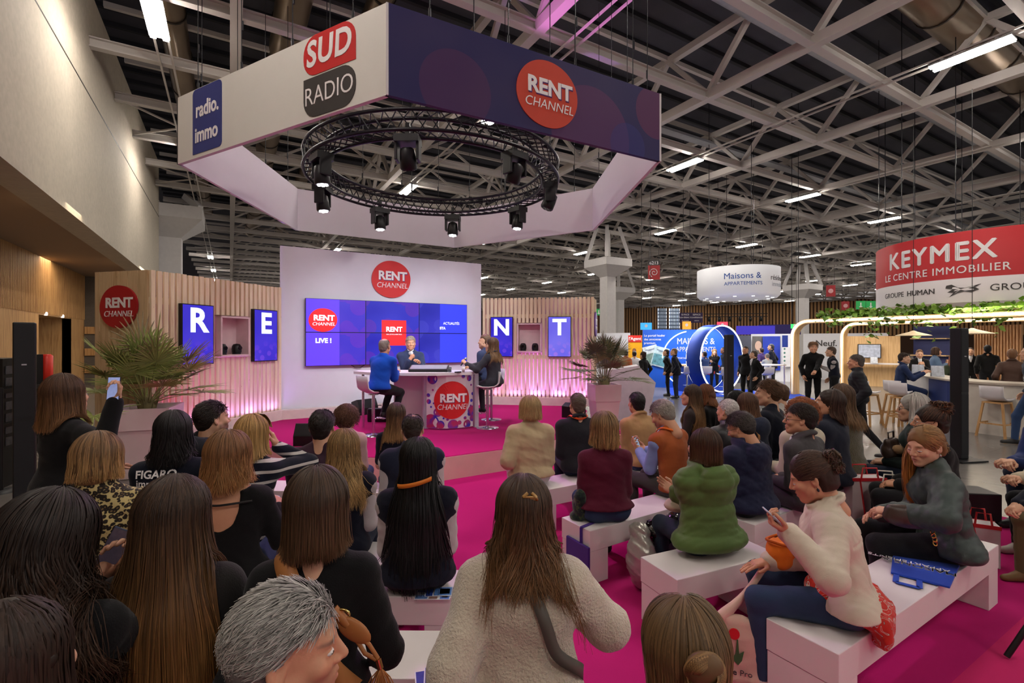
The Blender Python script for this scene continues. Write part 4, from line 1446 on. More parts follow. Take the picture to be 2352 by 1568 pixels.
# ------------------------------------------------------------------ heads
def head_prims(sex, k=1.0, jaw=1.0, beard=0):
	m = sex == 'm'
	jw = .050 if m else .044
	P = [ell((0, -.014, .034), (.077, .098, .088), None, .01),
		 ell((0, .022, -.03), (.064, .074, .085), None, .03),
		 cap((-jw, .01, -.062), (0, .066, -.098), .028, .023, .03), cap((jw, .01, -.062), (0, .066, -.098), .028, .023, .03),
		 ell((0, .084, -.102), (.02, .014, .014), None, .018),
		 cap((-.034, .079, .022), (.034, .079, .022), .013 if m else .010, None, .02),
		 cap((-.047, .067, -.026), (-.036, .074, -.03), .018, None, .022), cap((.047, .067, -.026), (.036, .074, -.03), .018, None, .022),
		 cap((0, .090, .012), (0, .115, -.028), .0085, .0115, .011),
		 ell((-.012, .101, -.034), (.009, .011, .008), None, .007), ell((.012, .101, -.034), (.009, .011, .008), None, .007),
		 ell((-.032, .102, -.001), (.017, .018, .011), None, .012, 's'), ell((.032, .102, -.001), (.017, .018, .011), None, .012, 's'),
		 ell((-.032, .077, -.002), (.0155, .0155, .0145), None, .003), ell((.032, .077, -.002), (.0155, .0155, .0145), None, .003),
		 ell((0, .088, -.066), (.03, .016, .022), None, .014),
		 cap((-.019, .092, -.063), (0, .101, -.0605), .0045, .006, .006), cap((.019, .092, -.063), (0, .101, -.0605), .0045, .006, .006),
		 cap((-.016, .092, -.073), (0, .099, -.074), .005, .0075, .006), cap((.016, .092, -.073), (0, .099, -.074), .005, .0075, .006),
		 cap((-.016, .104, -.068), (.016, .104, -.068), .0018, None, .003, 's'),
		 ]
	for sx in (-1, 1):
		R = rotm(0, math.radians(-12 * sx), math.radians(22 * sx))
		P += [ell((sx * .080, -.012, -.004), (.008, .019, .032), R, .008), ell((sx * .086, -.006, -.002), (.006, .010, .019), R, .004, 's'), ell((sx * .077, -.006, -.032), (.006, .009, .009), None, .006)]
	nr = .056 if m else .047
	P += [cap((0, -.028, -.05), (0, -.05, -.2), nr, nr * 1.08, .035)]
	return P
HEADV = {}
def head_mesh(sex, res):
	key = (sex, res)
	if key not in HEADV:
		HEADV[key] = sdf_mesh(head_prims(sex), res, pad=.01)
	return HEADV[key]
def face_colours(V, skin, hair, sex, stub=0.0, lips=(176, 92, 84)):
	"""lips, brows, lids, stubble: the face's own colours, given where the features are"""
	base = np.array(srgb(skin))
	C = np.tile(base, (len(V), 1))
	def blend(w, c):
		nonlocal C
		C = C * (1 - w[:, None]) + np.array(c) * w[:, None]
	x, y, z = np.abs(V[:, 0]), V[:, 1], V[:, 2]
	fr = np.clip((y - .05) * 40, 0, 1)
	blend(np.clip(1.3 - np.sqrt(((x - .04) / .024) ** 2 + ((z + .03) / .022) ** 2), 0, 1) * .28 * fr, base * (1.05, .72, .68))
	blend(np.clip(1.2 - np.sqrt((x / .018) ** 2 + ((z + .03) / .02) ** 2), 0, 1) * .22 * fr, base * (1.0, .72, .68))
	blend(np.clip(1.25 - np.sqrt((x / .024) ** 2 + ((z + .0675) / .0105) ** 2), 0, 1) * .85 * (y > .085), srgb(lips))
	if stub:
		w = np.clip((-.03 - z) * 60, 0, 1) * np.clip((y + .0) * 60, 0, 1) * (z > -.15) * stub
		w *= ~((x < .024) & (np.abs(z + .0675) < .011))
		blend(w, np.array(srgb(hair)) * .8)
	blend(np.clip(1.3 - np.sqrt(((x - .036) / .022) ** 2 + ((z - .0235 + 8 * (x - .034) ** 2) / .0055) ** 2), 0, 1) * .9 * (y > .06), np.array(srgb(hair)) * .75)
	return C
def hair_flow(rng, n, style, length, seg=14):
	"""polylines of hair in head space: over the scalp along meridians from the crown, then hanging"""
	wave, freq = style.get('wave', .004), style.get('freq', 38)
	vol = style.get('vol', .012) * .75
	phim = math.radians(style.get('phim', 122))
	phi = rng.uniform(-phim, phim, n)
	e0 = np.radians(88 - 70 * rng.uniform(0, 1, n) ** .8)
	ee = np.radians(style.get('e_end', -18) + rng.uniform(-6, 6, n))
	rad = np.array((.080, .101, .094)) + vol
	lay = rng.uniform(-.6, 1.0, n) * vol
	return phi, e0, ee, rad, lay
def make_hair(seed, style, up, collide, n, width, colour, tip=None, seg=16):
	"""strand ribbons in head space. up: world up in head space; collide: distance function of the body in head space"""
	rng = np.random.RandomState(seed)
	L = style['len']
	phi, e0, ee, rad, lay = hair_flow(rng, n, style, L)
	cen = np.array((0, -.014, .034))
	down = -np.array(up)
	Lr = L * rng.uniform(style.get('lmin', .82), 1.04, n)
	scal = (e0 - ee) * .095
	total = scal + Lr
	T = np.linspace(0, 1, seg)
	P = np.zeros((n, seg, 3))
	side = np.stack([np.sin(phi), -np.cos(phi), np.zeros(n)], -1)
	part = style.get('part', 0)
	for k, t in enumerate(T):
		s = t * total
		on = s < scal
		el = np.where(on, e0 - s / .095, ee)
		r = rad[None] + lay[:, None]
		q = np.stack([np.sin(phi) * np.cos(el) * r[:, 0], -np.cos(phi) * np.cos(el) * r[:, 1], np.sin(el) * r[:, 2]], -1) + cen
		h = np.clip(s - scal, 0, None)
		q = q + down[None] * h[:, None]
		hs = np.clip(h / .25, 0, 1.6)
		out = style.get('flare', .0) * .3 * hs
		q = q + side * out[:, None]
		g = style.get('gather', 0)
		if g:
			w = np.clip(h / style.get('gdist', .2), 0, 1) * g
			q[:, 0] = q[:, 0] * (1 - w) + style.get('gx', 0) * w
		if style.get('backp'):
			q[:, 1] = q[:, 1] * (1 - .0) - style['backp'] * np.clip(h / .3, 0, 1) * (np.cos(phi) * .5 + .5)
		P[:, k] = q
	s = T[None] * total[:, None]
	hs = np.clip((s - scal[:, None] * .6) / .15, 0, 1)
	if collide is not None:
		for _ in range(6):
			d = collide(P) - .016 - np.clip(lay, 0, None)[:, None] * .8
			pen = (d < 0) & (hs > 0)
			if not pen.any():
				break
			e = .004
			Q = P[pen]
			d0 = collide(Q)
			g = np.stack([collide(Q + np.eye(3)[i] * e) - d0 for i in range(3)], -1)
			g /= np.maximum(np.linalg.norm(g, axis=-1, keepdims=True), 1e-9)
			P[pen] -= g * np.clip(d[pen], -.05, 0)[:, None]
			Sm = P.copy()
			Sm[:, 1:-1] = .5 * P[:, 1:-1] + .25 * (P[:, 2:] + P[:, :-2])
			Sm[:, -1] = P[:, -1] * .5 + (2 * P[:, -2] - P[:, -3]) * .5
			P = np.where((hs > .05)[..., None], Sm, P)
	ph = rng.uniform(0, 6.28, n)
	clump = np.floor(phi * style.get('clumps', 7)) * 1.7
	wv, fq = style.get('wave', .003), style.get('freq', 30)
	s = T[None] * total[:, None]
	hs = np.clip((s - scal[:, None] * .6) / .15, 0, 1)
	P[..., 0] += wv * hs * np.sin(fq * s + clump[:, None] + ph[:, None] * style.get('mess', .25))
	P[..., 1] += wv * .7 * hs * np.cos(fq * 1.1 * s + clump[:, None] * 1.3 + ph[:, None] * style.get('mess', .25))
	P += rng.normal(size=(n, 1, 3)) * .003 * style.get('frizz', 1) * hs[..., None]
	return ribbons(P, rng, width, colour, tip, cen, style.get('cvar', .3))
def ribbons(P, rng, width, colour, tip, cen, cvar=.3, axis=None):
	n, seg = P.shape[:2]
	Tg = np.gradient(P, axis=1)
	Tg /= np.maximum(np.linalg.norm(Tg, axis=-1, keepdims=True), 1e-9)
	O = P - cen
	O[..., 2] *= .35
	W = np.cross(Tg, O)
	W /= np.maximum(np.linalg.norm(W, axis=-1, keepdims=True), 1e-9)
	prof = np.interp(np.linspace(0, 1, seg), [0, .1, .7, 1], [.7, 1, .85, .12])
	w = width * rng.uniform(.6, 1.3, n)
	W = W * (prof[None] * w[:, None])[..., None]
	Nn = np.cross(W, Tg)
	Nn /= np.maximum(np.linalg.norm(Nn, axis=-1, keepdims=True), 1e-9)
	V = np.stack([P - W, P + Nn * (width * .5), P + W], 2).reshape(-1, 3)
	b = (np.arange(n) * seg * 3)[:, None] + (np.arange(seg - 1) * 3)[None]
	F = np.concatenate([np.stack([b, b + 3, b + 4, b + 1], -1).reshape(-1, 4), np.stack([b + 1, b + 4, b + 5, b + 2], -1).reshape(-1, 4)])
	c0 = np.array(srgb(colour)) * 1.15
	c1 = c0 if tip is None else np.array(srgb(tip)) * 1.2
	tt = np.linspace(0, 1, seg) ** 1.5
	C = c0[None] * (1 - tt[:, None]) + c1[None] * tt[:, None]
	C = C[None] * (1 + cvar * rng.uniform(-1, 1, n) * 1.4)[:, None, None]
	C = np.repeat(np.clip(C, 0, 1)[:, :, None], 3, 2).reshape(-1, 3)
	return V, F, C
def short_hair(seed, n, length, width, colour, tip=None, up=.0, cover=(100, 0), swirl=.4, vol=.006, thin=0.0):
	"""short tufts lying back over the scalp"""
	rng = np.random.RandomState(seed)
	phi = np.radians(rng.uniform(-180, 180, n))
	el = np.arcsin(rng.uniform(-.85, 1, n))
	ap = np.abs(phi)
	lo = np.interp(np.degrees(ap), [0, 70, 95, 110, 130, 180], [-58, -42, -12, 4, 16, 22])
	keep = np.degrees(el) > lo + rng.normal(size=n) * 3
	if thin:
		keep &= ~((np.degrees(el) > 90 - thin) & (rng.uniform(size=n) < .85))
	phi, el = phi[keep], el[keep]
	n = len(phi)
	rad = np.array((.079, .100, .091)) + vol * rng.uniform(.2, 1.0, n)[:, None]
	cen = np.array((0, -.014, .034))
	d = np.stack([np.sin(phi) * np.cos(el), -np.cos(phi) * np.cos(el), np.sin(el)], -1)
	p0 = cen + d * rad
	nr = d / rad
	nr /= np.linalg.norm(nr, axis=1, keepdims=True)
	flow = np.array((0, -1., -.55))[None] + rng.normal(size=(n, 3)) * swirl
	top = np.clip(d[:, 2], 0, 1)
	flow[:, 0] += .5 * top * np.sign(p0[:, 0])
	flow -= (flow * nr).sum(1, keepdims=True) * nr
	flow /= np.maximum(np.linalg.norm(flow, axis=1, keepdims=True), 1e-6)
	L = length * rng.uniform(.6, 1.2, n)
	seg = 6
	P = np.zeros((n, seg, 3))
	for k, t in enumerate(np.linspace(0, 1, seg)):
		q = p0 + flow * (L * t)[:, None] + nr * (L * (up * t - .9 * L / .09 * .5 * t * t * .5))[:, None]
		v = q - cen
		rr = np.linalg.norm(v / rad, axis=1)
		q = cen + v * np.maximum(1, 1.0 / np.maximum(rr, 1e-6))[:, None]
		P[:, k] = q
	return ribbons(P, rng, width, colour, tip, cen, .38)
# ================================================================== PEOPLE
M_SKIN = mat('skin', (255, 255, 255), .5, spec=.35, attr=True, var=.035, scale=30, bump=.05, bscale=160)
M_HAIR = mat('hair', (255, 255, 255), .5, spec=.3, attr=True, var=.0)
M_EYE = mat('eye_surface', (255, 255, 255), .08, spec=.6, attr=True, var=0)
SKINS = {'fair': (216, 168, 138), 'rosy': (208, 152, 120), 'tan': (196, 142, 112), 'brown': (128, 84, 62), 'deep': (84, 54, 42)}
DBROWN, BROWN, LBROWN, BLOND, BLACKH, AUBURN, GREY, WHITEH, DBLOND = (44, 30, 22), (66, 44, 30), (104, 74, 48), (176, 140, 92), (20, 17, 18), (110, 58, 30), (150, 148, 146), (212, 208, 202), (134, 104, 66)
def cloth(key, color, rough=.85, bump=.25, bscale=220, var=.07, sheen=.08, spec=.2, scale=5):
	return mat('cloth_' + key, color, rough=rough, bump=bump, bscale=bscale, var=var, sheen=sheen, spec=spec, scale=scale)
def fmesh(name, V, F, m, parent, C=None, smooth=True):
	return MB().add(V, F, col=C, smooth=smooth).build(name, m, parent)
def person(label, at, yaw=0.0, pose='sit', seat=.44, lean=8, turn=0, nod=0, roll=0, w=1.0, sex='f', skin='fair', hair=None, top=None, legs=None, shoes=(30, 28, 28),
		   arms=('lap', 'lap'), lod=2, s=None, group=None, stub=0, eyes=True, extras=(), knee=0.0, hips=1.0, spread=.11, lips=(176, 92, 84), foot=.0, thigh_yaw=0, seed=None, lookdown=False, twist=0, tuck=.0):
	"""one person. at = (pixel u of the head, pixel v of its top, metres of depth); yaw turns the body (0 faces the stage wall)"""
	seed = seed if seed is not None else (sum(ord(c) for c in label) * 7) % 9973
	ht = px(*at)
	ztop = ht.z - (.75 * hair.get('vol', .012) * .85 if hair else 0)
	la = math.radians(lean)
	sit = pose == 'sit'
	# spine in units of scale 1
	pel = np.array((0, 0, (.115 if sit else .945)))
	seg = [(.14, .45), (.17, .85), (.145, 1.0)]
	pts = [pel]
	angs = []
	for l, f in seg:
		a = la * f * 1.15
		angs.append(a)
		pts.append(pts[-1] + l * np.array((0, math.sin(a), math.cos(a))))
	hn = la * .45 + math.radians(nod) * .45
	head_c = pts[-1] + .165 * np.array((0, math.sin(hn) + .06, math.cos(hn)))
	hs = .122
	top_unit = head_c[2] + .128 * math.cos(math.radians(nod) * .8)
	base = seat if sit else 0.0
	if s is None:
		s = (ztop - base) / top_unit
	pts = [p * s + np.array((0, 0, base)) for p in pts]
	head_c = head_c * s + np.array((0, 0, base))
	pel, wai, che, nb = pts
	tw = math.radians(twist)
	Rh = rotm(0, 0, math.radians(turn)) @ rotm(-math.radians(nod), math.radians(roll), 0)
	hp = np.array((head_c[0], head_c[1] - .01))
	off = rot_z(np.array((hp[0], hp[1], 0.)), yaw)
	org = (ht.x - off[0], ht.y - off[1], 0)
	root = empty('person', org, yaw, label, 'person', group)
	rx = lambda a: rotm(-a, 0, 0)
	q = s
	# ---- limbs
	sw = (.146 if sex == 'f' else .164) * (.45 + .55 * w) * q
	sh = nb + np.array((0, -.012 * q, -.062 * q))
	Rt = rotm(0, 0, tw)
	S_ = [sh + Rt @ np.array((sx * sw, 0, 0)) for sx in (-1, 1)]
	hipw = .092 * q * w ** .5
	hip = [pel + np.array((sx * hipw, .0, -.03 * q)) for sx in (-1, 1)]
	ta = [math.radians(thigh_yaw)] * 2
	if sit:
		kn, an = [], []
		for i, sx in enumerate((-1, 1)):
			d = rot_z(np.array((sx * (spread - .09) / .42, 1, 0)), ta[i])
			kpt = hip[i] + .41 * q * d
			kpt[2] = max(.49 * q, hip[i][2] - .02) if seat < .6 else hip[i][2] - .12
			kn.append(kpt)
			f = kpt + rot_z(np.array((0, -.03 - tuck, 0)), ta[i]) * q
			f[2] = .085 * q + foot
			an.append(f)
	else:
		kn = [hip[i] + np.array((sx * .01, .02 + (knee if i else -knee * .4), -.43 * q)) for i, sx in enumerate((-1, 1))]
		an = [np.array((kn[i][0] + sx * .012, kn[i][1] - .035 - (knee * 1.5 if i == 0 else -knee * .3), .085 * q)) for i, sx in enumerate((-1, 1))]
	# ---- arms
	el, wr, hposes, hdirs = [], [], [], []
	for i, sx in enumerate((-1, 1)):
		a = arms[i]
		pole = np.array((sx * .38, -.7, -.7))
		hp_, palm, hdir = 'rest', np.array((-sx * .5, 0, -1.)), None
		if isinstance(a, tuple):
			if a[0][0] == 'px':
				t = rot_z(np.array(px(*a[0][1:])) - np.array(org), -yaw)
			else:
				t = np.array(a[0], float)
			if len(a) > 1 and a[1]:
				hp_ = a[1]
			if len(a) > 2 and a[2] is not None:
				palm = np.array(a[2], float)
			if len(a) > 3 and a[3] is not None:
				hdir = np.array(a[3], float)
			if len(a) > 4 and a[4] is not None:
				pole = np.array(a[4], float)
		elif a == 'lap':
			t = pel + np.array((sx * .07, .27, .075)) * q
		elif a == 'knee':
			t = kn[i] + np.array((-sx * .01, -.06, .085)) * q
		elif a == 'fold':
			t = che + np.array((-sx * .09, .2 + .02 * i, -.1 + .03 * i)) * q
			hp_, palm = 'rest', np.array((0, -1., 0))
		elif a == 'desk':
			t = pel + np.array((sx * .12, .4, .28)) * q
		elif a == 'side':
			t = pel + np.array((sx * .215 * w, .06, -.06)) * q
			palm, pole = np.array((-sx, 0, 0.)), np.array((sx * .3, -1, 0))
			hp_ = 'rest'
		elif a == 'pocket':
			t = pel + np.array((sx * .19 * w, .1, .04)) * q
			pole = np.array((sx * .3, -1, 0))
		elif a == 'phone':
			t = che + np.array((sx * .05, .27, -.06)) * q
			hp_, palm, hdir = 'grip', np.array((-sx * .3, -.6, .5)), np.array((-sx * .25, .5, .8))
			pole = np.array((sx * .6, -.3, -1))
		elif a == 'clasp':
			t = pel + np.array((sx * .03, .33, .16)) * q
			hp_ = 'grip'
		e_, w_ = ik(S_[i], t, .285 * q, .255 * q, pole)
		el.append(e_)
		wr.append(w_)
		hposes.append(hp_)
		hdirs.append((hdir, palm))
	# ---- garment primitives
	top = dict(top or {})
	b = top.get('bulk', .006)
	fem = sex == 'f'
	def torso_prims(b):
		P = [ell(pel + np.array((0, -.005, .0)), np.array(((.158 if fem else .150) * w * hips + b, .112 + b, .115)) * q, rx(angs[0] * .5), .06 * q),
			 ell(wai, np.array(((.126 if fem else .138) * w + b + top.get('boxy', min(.024, max(0, b - .01) * 1.2)), .098 + b, .13)) * q, rx(angs[0]), .07 * q),
			 ell(che + np.array((0, .0, .0)), np.array(((.15 if fem else .164) * w + b, .108 + b, .155)) * q, rx(angs[1]), .07 * q),
			 cap(S_[0], S_[1], (.05 + b) * q, None, .05 * q),
			 cap(nb + np.array((0, -.012, .035)) * q, S_[0] * .75 + sh * .25, (.045 + b * .5) * q, (.046 + b) * q, .04 * q),
			 cap(nb + np.array((0, -.012, .035)) * q, S_[1] * .75 + sh * .25, (.045 + b * .5) * q, (.046 + b) * q, .04 * q)]
		if fem:
			P.append(cap(che + np.array((-.065, .085, -.0)) * q, che + np.array((.065, .085, 0)) * q, (.05 + b * .5) * q, None, .05 * q))
		return P
	def arm_prims(i, b, upto=1.0):
		P = [cap(S_[i], el[i], (.054 + b) * q, (.045 + b) * q, .03 * q)]
		if upto > .5:
			e = el[i] + (wr[i] - el[i]) * (upto * 1.0)
			P.append(cap(el[i], e, (.045 + b) * q, (.034 + b * .9) * q, .022 * q))
		else:
			P = [cap(S_[i], S_[i] + (el[i] - S_[i]) * upto * 2, (.054 + b) * q, (.05 + b) * q, .03 * q)]
		return P
	res = {3: .0105, 2: .014, 1: .022, 0: .03}[lod]
	# ---- skin body
	body = MB()
	hres = {3: .0036, 2: .0048, 1: .0075, 0: .011}[lod]
	hv, hf = head_mesh(sex, hres)
	hcol = (hair or {}).get('colour', BROWN)
	hc_ = face_colours(hv, SKINS[skin], (hair or {}).get('brow', hcol), sex, stub, lips if fem else tuple(.55 * a + .45 * b_ for a, b_ in zip(SKINS[skin], lips)))
	hsz = q * (1.0 if q > .9 else 1.03)
	if hair and hair.get('hs'):
		hsz *= 1 + (hair['hs'] - 1) * .35
	body.add((hv * hsz) @ Rh.T + head_c, hf, hc_, smooth=True)
	sk = np.array(srgb(SKINS[skin]))
	if top.get('skin_torso'):
		V, F = sdf_mesh(torso_prims(-.002) + arm_prims(0, -.004) + arm_prims(1, -.004), res)
	else:
		lg = [cap(hip[i], kn[i], .06 * q, .045 * q) for i in (0, 1)] + [cap(kn[i], an[i], .042 * q, .03 * q) for i in (0, 1)]
		V, F = sdf_mesh(torso_prims(-.014) + arm_prims(0, -.012) + arm_prims(1, -.012) + lg, .03 * q)
	body.add(V, F, sk, smooth=True)
	hm = []
	for i, sx in enumerate((-1, 1)):
		hdir, palm = hdirs[i]
		y = (wr[i] - el[i]) if hdir is None else hdir
		y = y / np.linalg.norm(y)
		z = -palm + (palm @ y) * y
		z /= max(np.linalg.norm(z), 1e-6)
		x = np.cross(y, z)
		M = np.stack([x, y, z], 1)
		hm.append((wr[i], M))
		if lod >= 1 or True:
			V, F = hand_mesh(hposes[i], {3: .0034, 2: .0045, 1: .006, 0: .009}[lod])
			V = V * q * (1.0 if not fem else .94)
			if sx > 0:
				V = V * (-1, 1, 1)
				F = F[:, ::-1]
			body.add(V @ M.T + wr[i] + M[:, 1] * .012 * q, F, sk * (1, .97, .95), smooth=True)
		if top.get('sleeve', 1) < .9:
			V, F = sdf_mesh(arm_prims(i, -.004), .012)
			body.add(V, F, sk, smooth=True)
	body.build('body', M_SKIN, root)
	if eyes and lod >= 2:
		for sx in (-1, 1):
			em = MB()
			n_ = 14
			V, C = [], []
			look = np.array((0.0, 1, -.35 if lookdown else -.02))
			if top.get('gaze'):
				look = np.array(top['gaze'], float)
			look /= np.linalg.norm(look)
			for a in np.linspace(0, math.pi, 12):
				for t in np.linspace(0, 2 * math.pi, n_, endpoint=False):
					V.append((math.sin(a) * math.cos(t), math.cos(a), math.sin(a) * math.sin(t)))
			V = np.array(V)
			dd = V @ look
			C = np.where((dd > .965)[:, None], (.01, .01, .01), np.where((dd > .86)[:, None], srgb((74, 56, 40)), srgb((214, 206, 200))))
			F = [(i * n_ + k, i * n_ + (k + 1) % n_, (i + 1) * n_ + (k + 1) % n_, (i + 1) * n_ + k) for i in range(11) for k in range(n_)]
			V = V * (.0145, .0118, .0072 if not lookdown else .0058) + (sx * .0325, .0838, -.002 if not lookdown else -.006)
			em.add((V * hsz) @ Rh.T + head_c, F, C, smooth=True)
			em.build('eye', M_EYE, root)
	# ---- top garment
	fold = Fold(seed, top.get('fold', .0045) * q, top.get('fold_wl', (.07, .24)))
	if top:
		hem = top.get('hem', -.06)
		P = torso_prims(b)
		collide_pr = list(P)
		cuts = []
		if sit:
			P.append(ell(pel + np.array((0, -.015, -.03)) * q, np.array(((.165 * hips) * w + b * 1.3, .125 + b * 1.2, .095)) * q, None, .05 * q))
			cuts.append(((0, 0, max(seat + .006, pel[2] + hem * q)), (0, 0, -1)))
		else:
			z1 = pel[2] + hem * q
			if hem < -.1:
				P.append(cap(pel, (0, -.0, z1), (.135 * w + b) * q, (.145 * w + b) * q, .08 * q))
				P.append(cap(pel + np.array((-.06, 0, 0)), (-.075, 0, z1), (.1 * w + b) * q, (.105 * w + b) * q, .06 * q))
				P.append(cap(pel + np.array((.06, 0, 0)), (.075, 0, z1), (.1 * w + b) * q, (.105 * w + b) * q, .06 * q))
			cuts.append(((0, 0, z1), (0, 0, -1)))
		up = (nb - che) / np.linalg.norm(nb - che)
		Rn = rx(angs[2])
		collar = top.get('collar')
		if collar == 'turtle':
			P.append(cap(nb + up * .02 * q, nb + up * .085 * q, .062 * q, .056 * q, .02))
		elif collar == 'high':
			P.append(tor(nb + up * .055 * q, .06 * q, .026 * q, Rn, .025))
		elif collar == 'hood':
			P.append(tor(nb + up * .04 * q + np.array((0, -.02, 0)) * q, .085 * q, .04 * q, rx(angs[2] - .25), .03, sy=1.1))
			P.append(ell(nb + np.array((0, -.125, -.05)) * q, np.array((.135, .075, .12)) * q, rx(angs[2] - .2), .025))
			P.append(ell(nb + np.array((0, -.075, .065)) * q, np.array((.075, .05, .05)) * q, None, .03, 's'))
		elif collar == 'lapel':
			P.append(tor(nb + up * .045 * q + np.array((0, -.01, 0)) * q, .064 * q, .017 * q, rx(angs[2] + .3), .012, sy=1.15))
			P.append(tor(nb + up * .018 * q + np.array((0, -.012, 0)) * q, .088 * q, .016 * q, rx(angs[2] + .4), .012, sy=1.1))
		elif collar == 'crew':
			P.append(tor(nb + up * .028 * q, .06 * q, .013 * q, rx(angs[2] + .25), .012))
		elif collar == 'wide':
			P.append(cap(nb + np.array((-.13, .03, .01)) * q, nb + np.array((.13, .03, .01)) * q, .03 * q, None, .03))
		# open the neck so that the garment ends in a clean neckline
		P.append(cap(nb + up * (.05 if collar not in ('turtle', 'high') else .08) * q + np.array((0, .02, 0)) * q, nb + up * .26 * q + np.array((0, .05, 0)) * q, .052 * q, .085 * q, .012, 's'))
		if top.get('open_back'):
			P.append(ell(nb + np.array((0, -.15, -.03)) * q, np.array((.10, .15, .17)) * q, None, .012, 's'))
			P.append(ell(nb + np.array((0, 0, .06)) * q, np.array((.16, .2, .075)) * q, None, .012, 's'))
		sl = top.get('sleeve', .97)
		sep = top.get('sleeve_mat')
		if sep:
			P += arm_prims(0, b + .006, top.get('cap', .09)) + arm_prims(1, b + .006, top.get('cap', .09))
		if sl > 0 and not sep:
			P += arm_prims(0, b, sl) + arm_prims(1, b, sl)
		collide_pr += arm_prims(0, b, .97) + arm_prims(1, b, .97)
		puff = top.get('puff')
		quilt = top.get('quilt')
		rib = top.get('rib')
		def disp(G):
			d = fold(G)
			if puff:
				d = d + puff[1] * (np.abs(np.sin(math.pi * (G[..., 2] + .25 * np.abs(G[..., 0]) * puff[2] if len(puff) > 2 else G[..., 2]) / puff[0])) ** .6 - .6)
			if quilt:
				u_ = (G[..., 0] + G[..., 2] * .8 + G[..., 1]) / quilt[0]
				v_ = (G[..., 0] - G[..., 2] * .8 + G[..., 1]) / quilt[0]
				d = d + quilt[1] * (np.minimum(np.abs(np.sin(math.pi * u_)), np.abs(np.sin(math.pi * v_))) ** .6 - .5)
			if top.get('groove'):
				d = d - top['groove'](G, che, q)
			return d
		V, F = sdf_mesh(P, top.get('res', res), disp, cuts)
		tm = top['mat']
		tn = top.get('name', 'jacket')
		to = fmesh(tn, V, F, tm, root)
		if sep:
			for i in (0, 1):
				V, F = sdf_mesh(arm_prims(i, b - .001, sl) + [ell(S_[i] + np.array(((-1, 1)[i] * .022, 0, -.018)) * q, (.044 * q + b,) * 3, None, .03)], res, fold)
				fmesh('sleeve', V, F, sep, root)
		if top.get('shirt'):
			V, F = sdf_mesh([cap(nb + up * .0 * q, nb + up * .07 * q, .063 * q, .058 * q), cap(nb + np.array((0, .06, -.02)), che + np.array((0, .09, .0)), .05, .04, .03),
							 cap(nb + up * .06 * q, nb + up * .3 * q + np.array((0, .04, 0)), .05 * q, .08 * q, .006, 's')], res * .7)
			fmesh('shirt', V, F, top['shirt'], root)
	else:
		collide_pr = torso_prims(.0)
		to = None
	# ---- legs
	if legs is not None:
		lb = .006
		pr = [ell(pel + np.array((0, 0, -.02)) * q, np.array((.158 * w * hips, .115, .1)) * q, None, .05)]
		for i in (0, 1):
			pr += [cap(hip[i], kn[i], (.084 + lb) * q * (w ** .5), (.06 + lb) * q, .04), cap(kn[i], an[i], (.057 + lb) * q, (.042 + lb) * q, .03)]
		V, F = sdf_mesh(pr, max(res, .014), Fold(seed + 5, .004, (.06, .18)), [((0, 0, .05 + foot), (0, 0, -1))])
		fmesh('trousers', V, F, legs, root)
		for i in (0, 1):
			a = an[i]
			fd = rot_z(np.array((0, 1., 0)), ta[i] if sit else 0)
			f3 = lambda y, z: np.array((a[0], a[1], 0)) + fd * y * q + np.array((0, 0, z * q + foot))
			V, F = sdf_mesh([cap(f3(-.03, .045), f3(.05, .045), .042 * q, .04 * q, .02), cap(f3(.05, .035), f3(.15, .03), .043 * q, .034 * q, .02), cap(a, f3(-.01, .06), .046 * q, .045 * q, .02)], .012, None, [((0, 0, .012 + foot), (0, 0, -1)), ((0, 0, .14 + foot), (0, 0, 1))])
			fmesh('shoe', V, F, mat('shoe_%d_%d_%d' % tuple(shoes), shoes, .5, var=.05), root)
	# ---- hair
	if hair:
		Rinv = Rh.T
		def coll(Pq):
			return sdf_eval(collide_pr, (Pq * hsz) @ Rh.T + head_c) / hsz
		uph = Rinv @ np.array((0, 0, 1.))
		k = hair['kind']
		c = np.array(srgb(hcol)) * 1.15
		tipc = hair.get('tip')
		HM = MB()
		v = hair.get('vol', .012) * .75
		fo = Fold(seed + 9, .0035 * hair.get('lump', 1), (.03, .1))
		nst = {3: 1.0, 2: .5, 1: .16, 0: .05}[lod] * hair.get('dens', 1)
		wd = {3: .0021, 2: .0033, 1: .0065, 0: .011}[lod]
		facecut = [ell((0, .122, -.045), (.070, .085, .112), None, .012, 's'), ell((-.0, .1, -.11), (.1, .10, .06), None, .012, 's')]
		if k in ('short',):
			P = [ell((0, -.019, .034), np.array((.080, .101, .092)) + v * .5, None, .01), ell((0, -.058, -.03), (.064, .054 + v * .4, .062), None, .03), ell((0, .126, -.012), (.1, .092, .114), None, .012, 's'),
				 ell((-.088, .045, -.02), (.036, .082, .1), None, .012, 's'), ell((.088, .045, -.02), (.036, .082, .1), None, .012, 's'),
				 ell((0, -.03, -.17), (.11, .12, .085), None, .02, 's')]
			if hair.get('bald'):
				P.append(ell((0, -.03, .155), (.06, .07, .06), None, .02, 's'))
			V, F = sdf_mesh(P, max(hres, .0045), fo)
			HM.add(V, F, c * .85, smooth=True)
			if lod >= 2 or hair.get('force'):
				V, F, C = short_hair(seed, int(5200 * nst), hair.get('len', .035), wd * .75, hcol, tipc, hair.get('up', .25), swirl=hair.get('swirl', .35), vol=max(.004, v * .7), thin=hair.get('bald', 0))
				HM.add(V, F, C, smooth=True)
		else:
			L = hair.get('len', .3)
			P = [ell((0, -.020, .036), np.array((.080, .101, .094)) + v * .85, None, .02), ell((0, -.05, -.03), (.074 + v * .8, .068 + v * .6, .085), None, .03)]
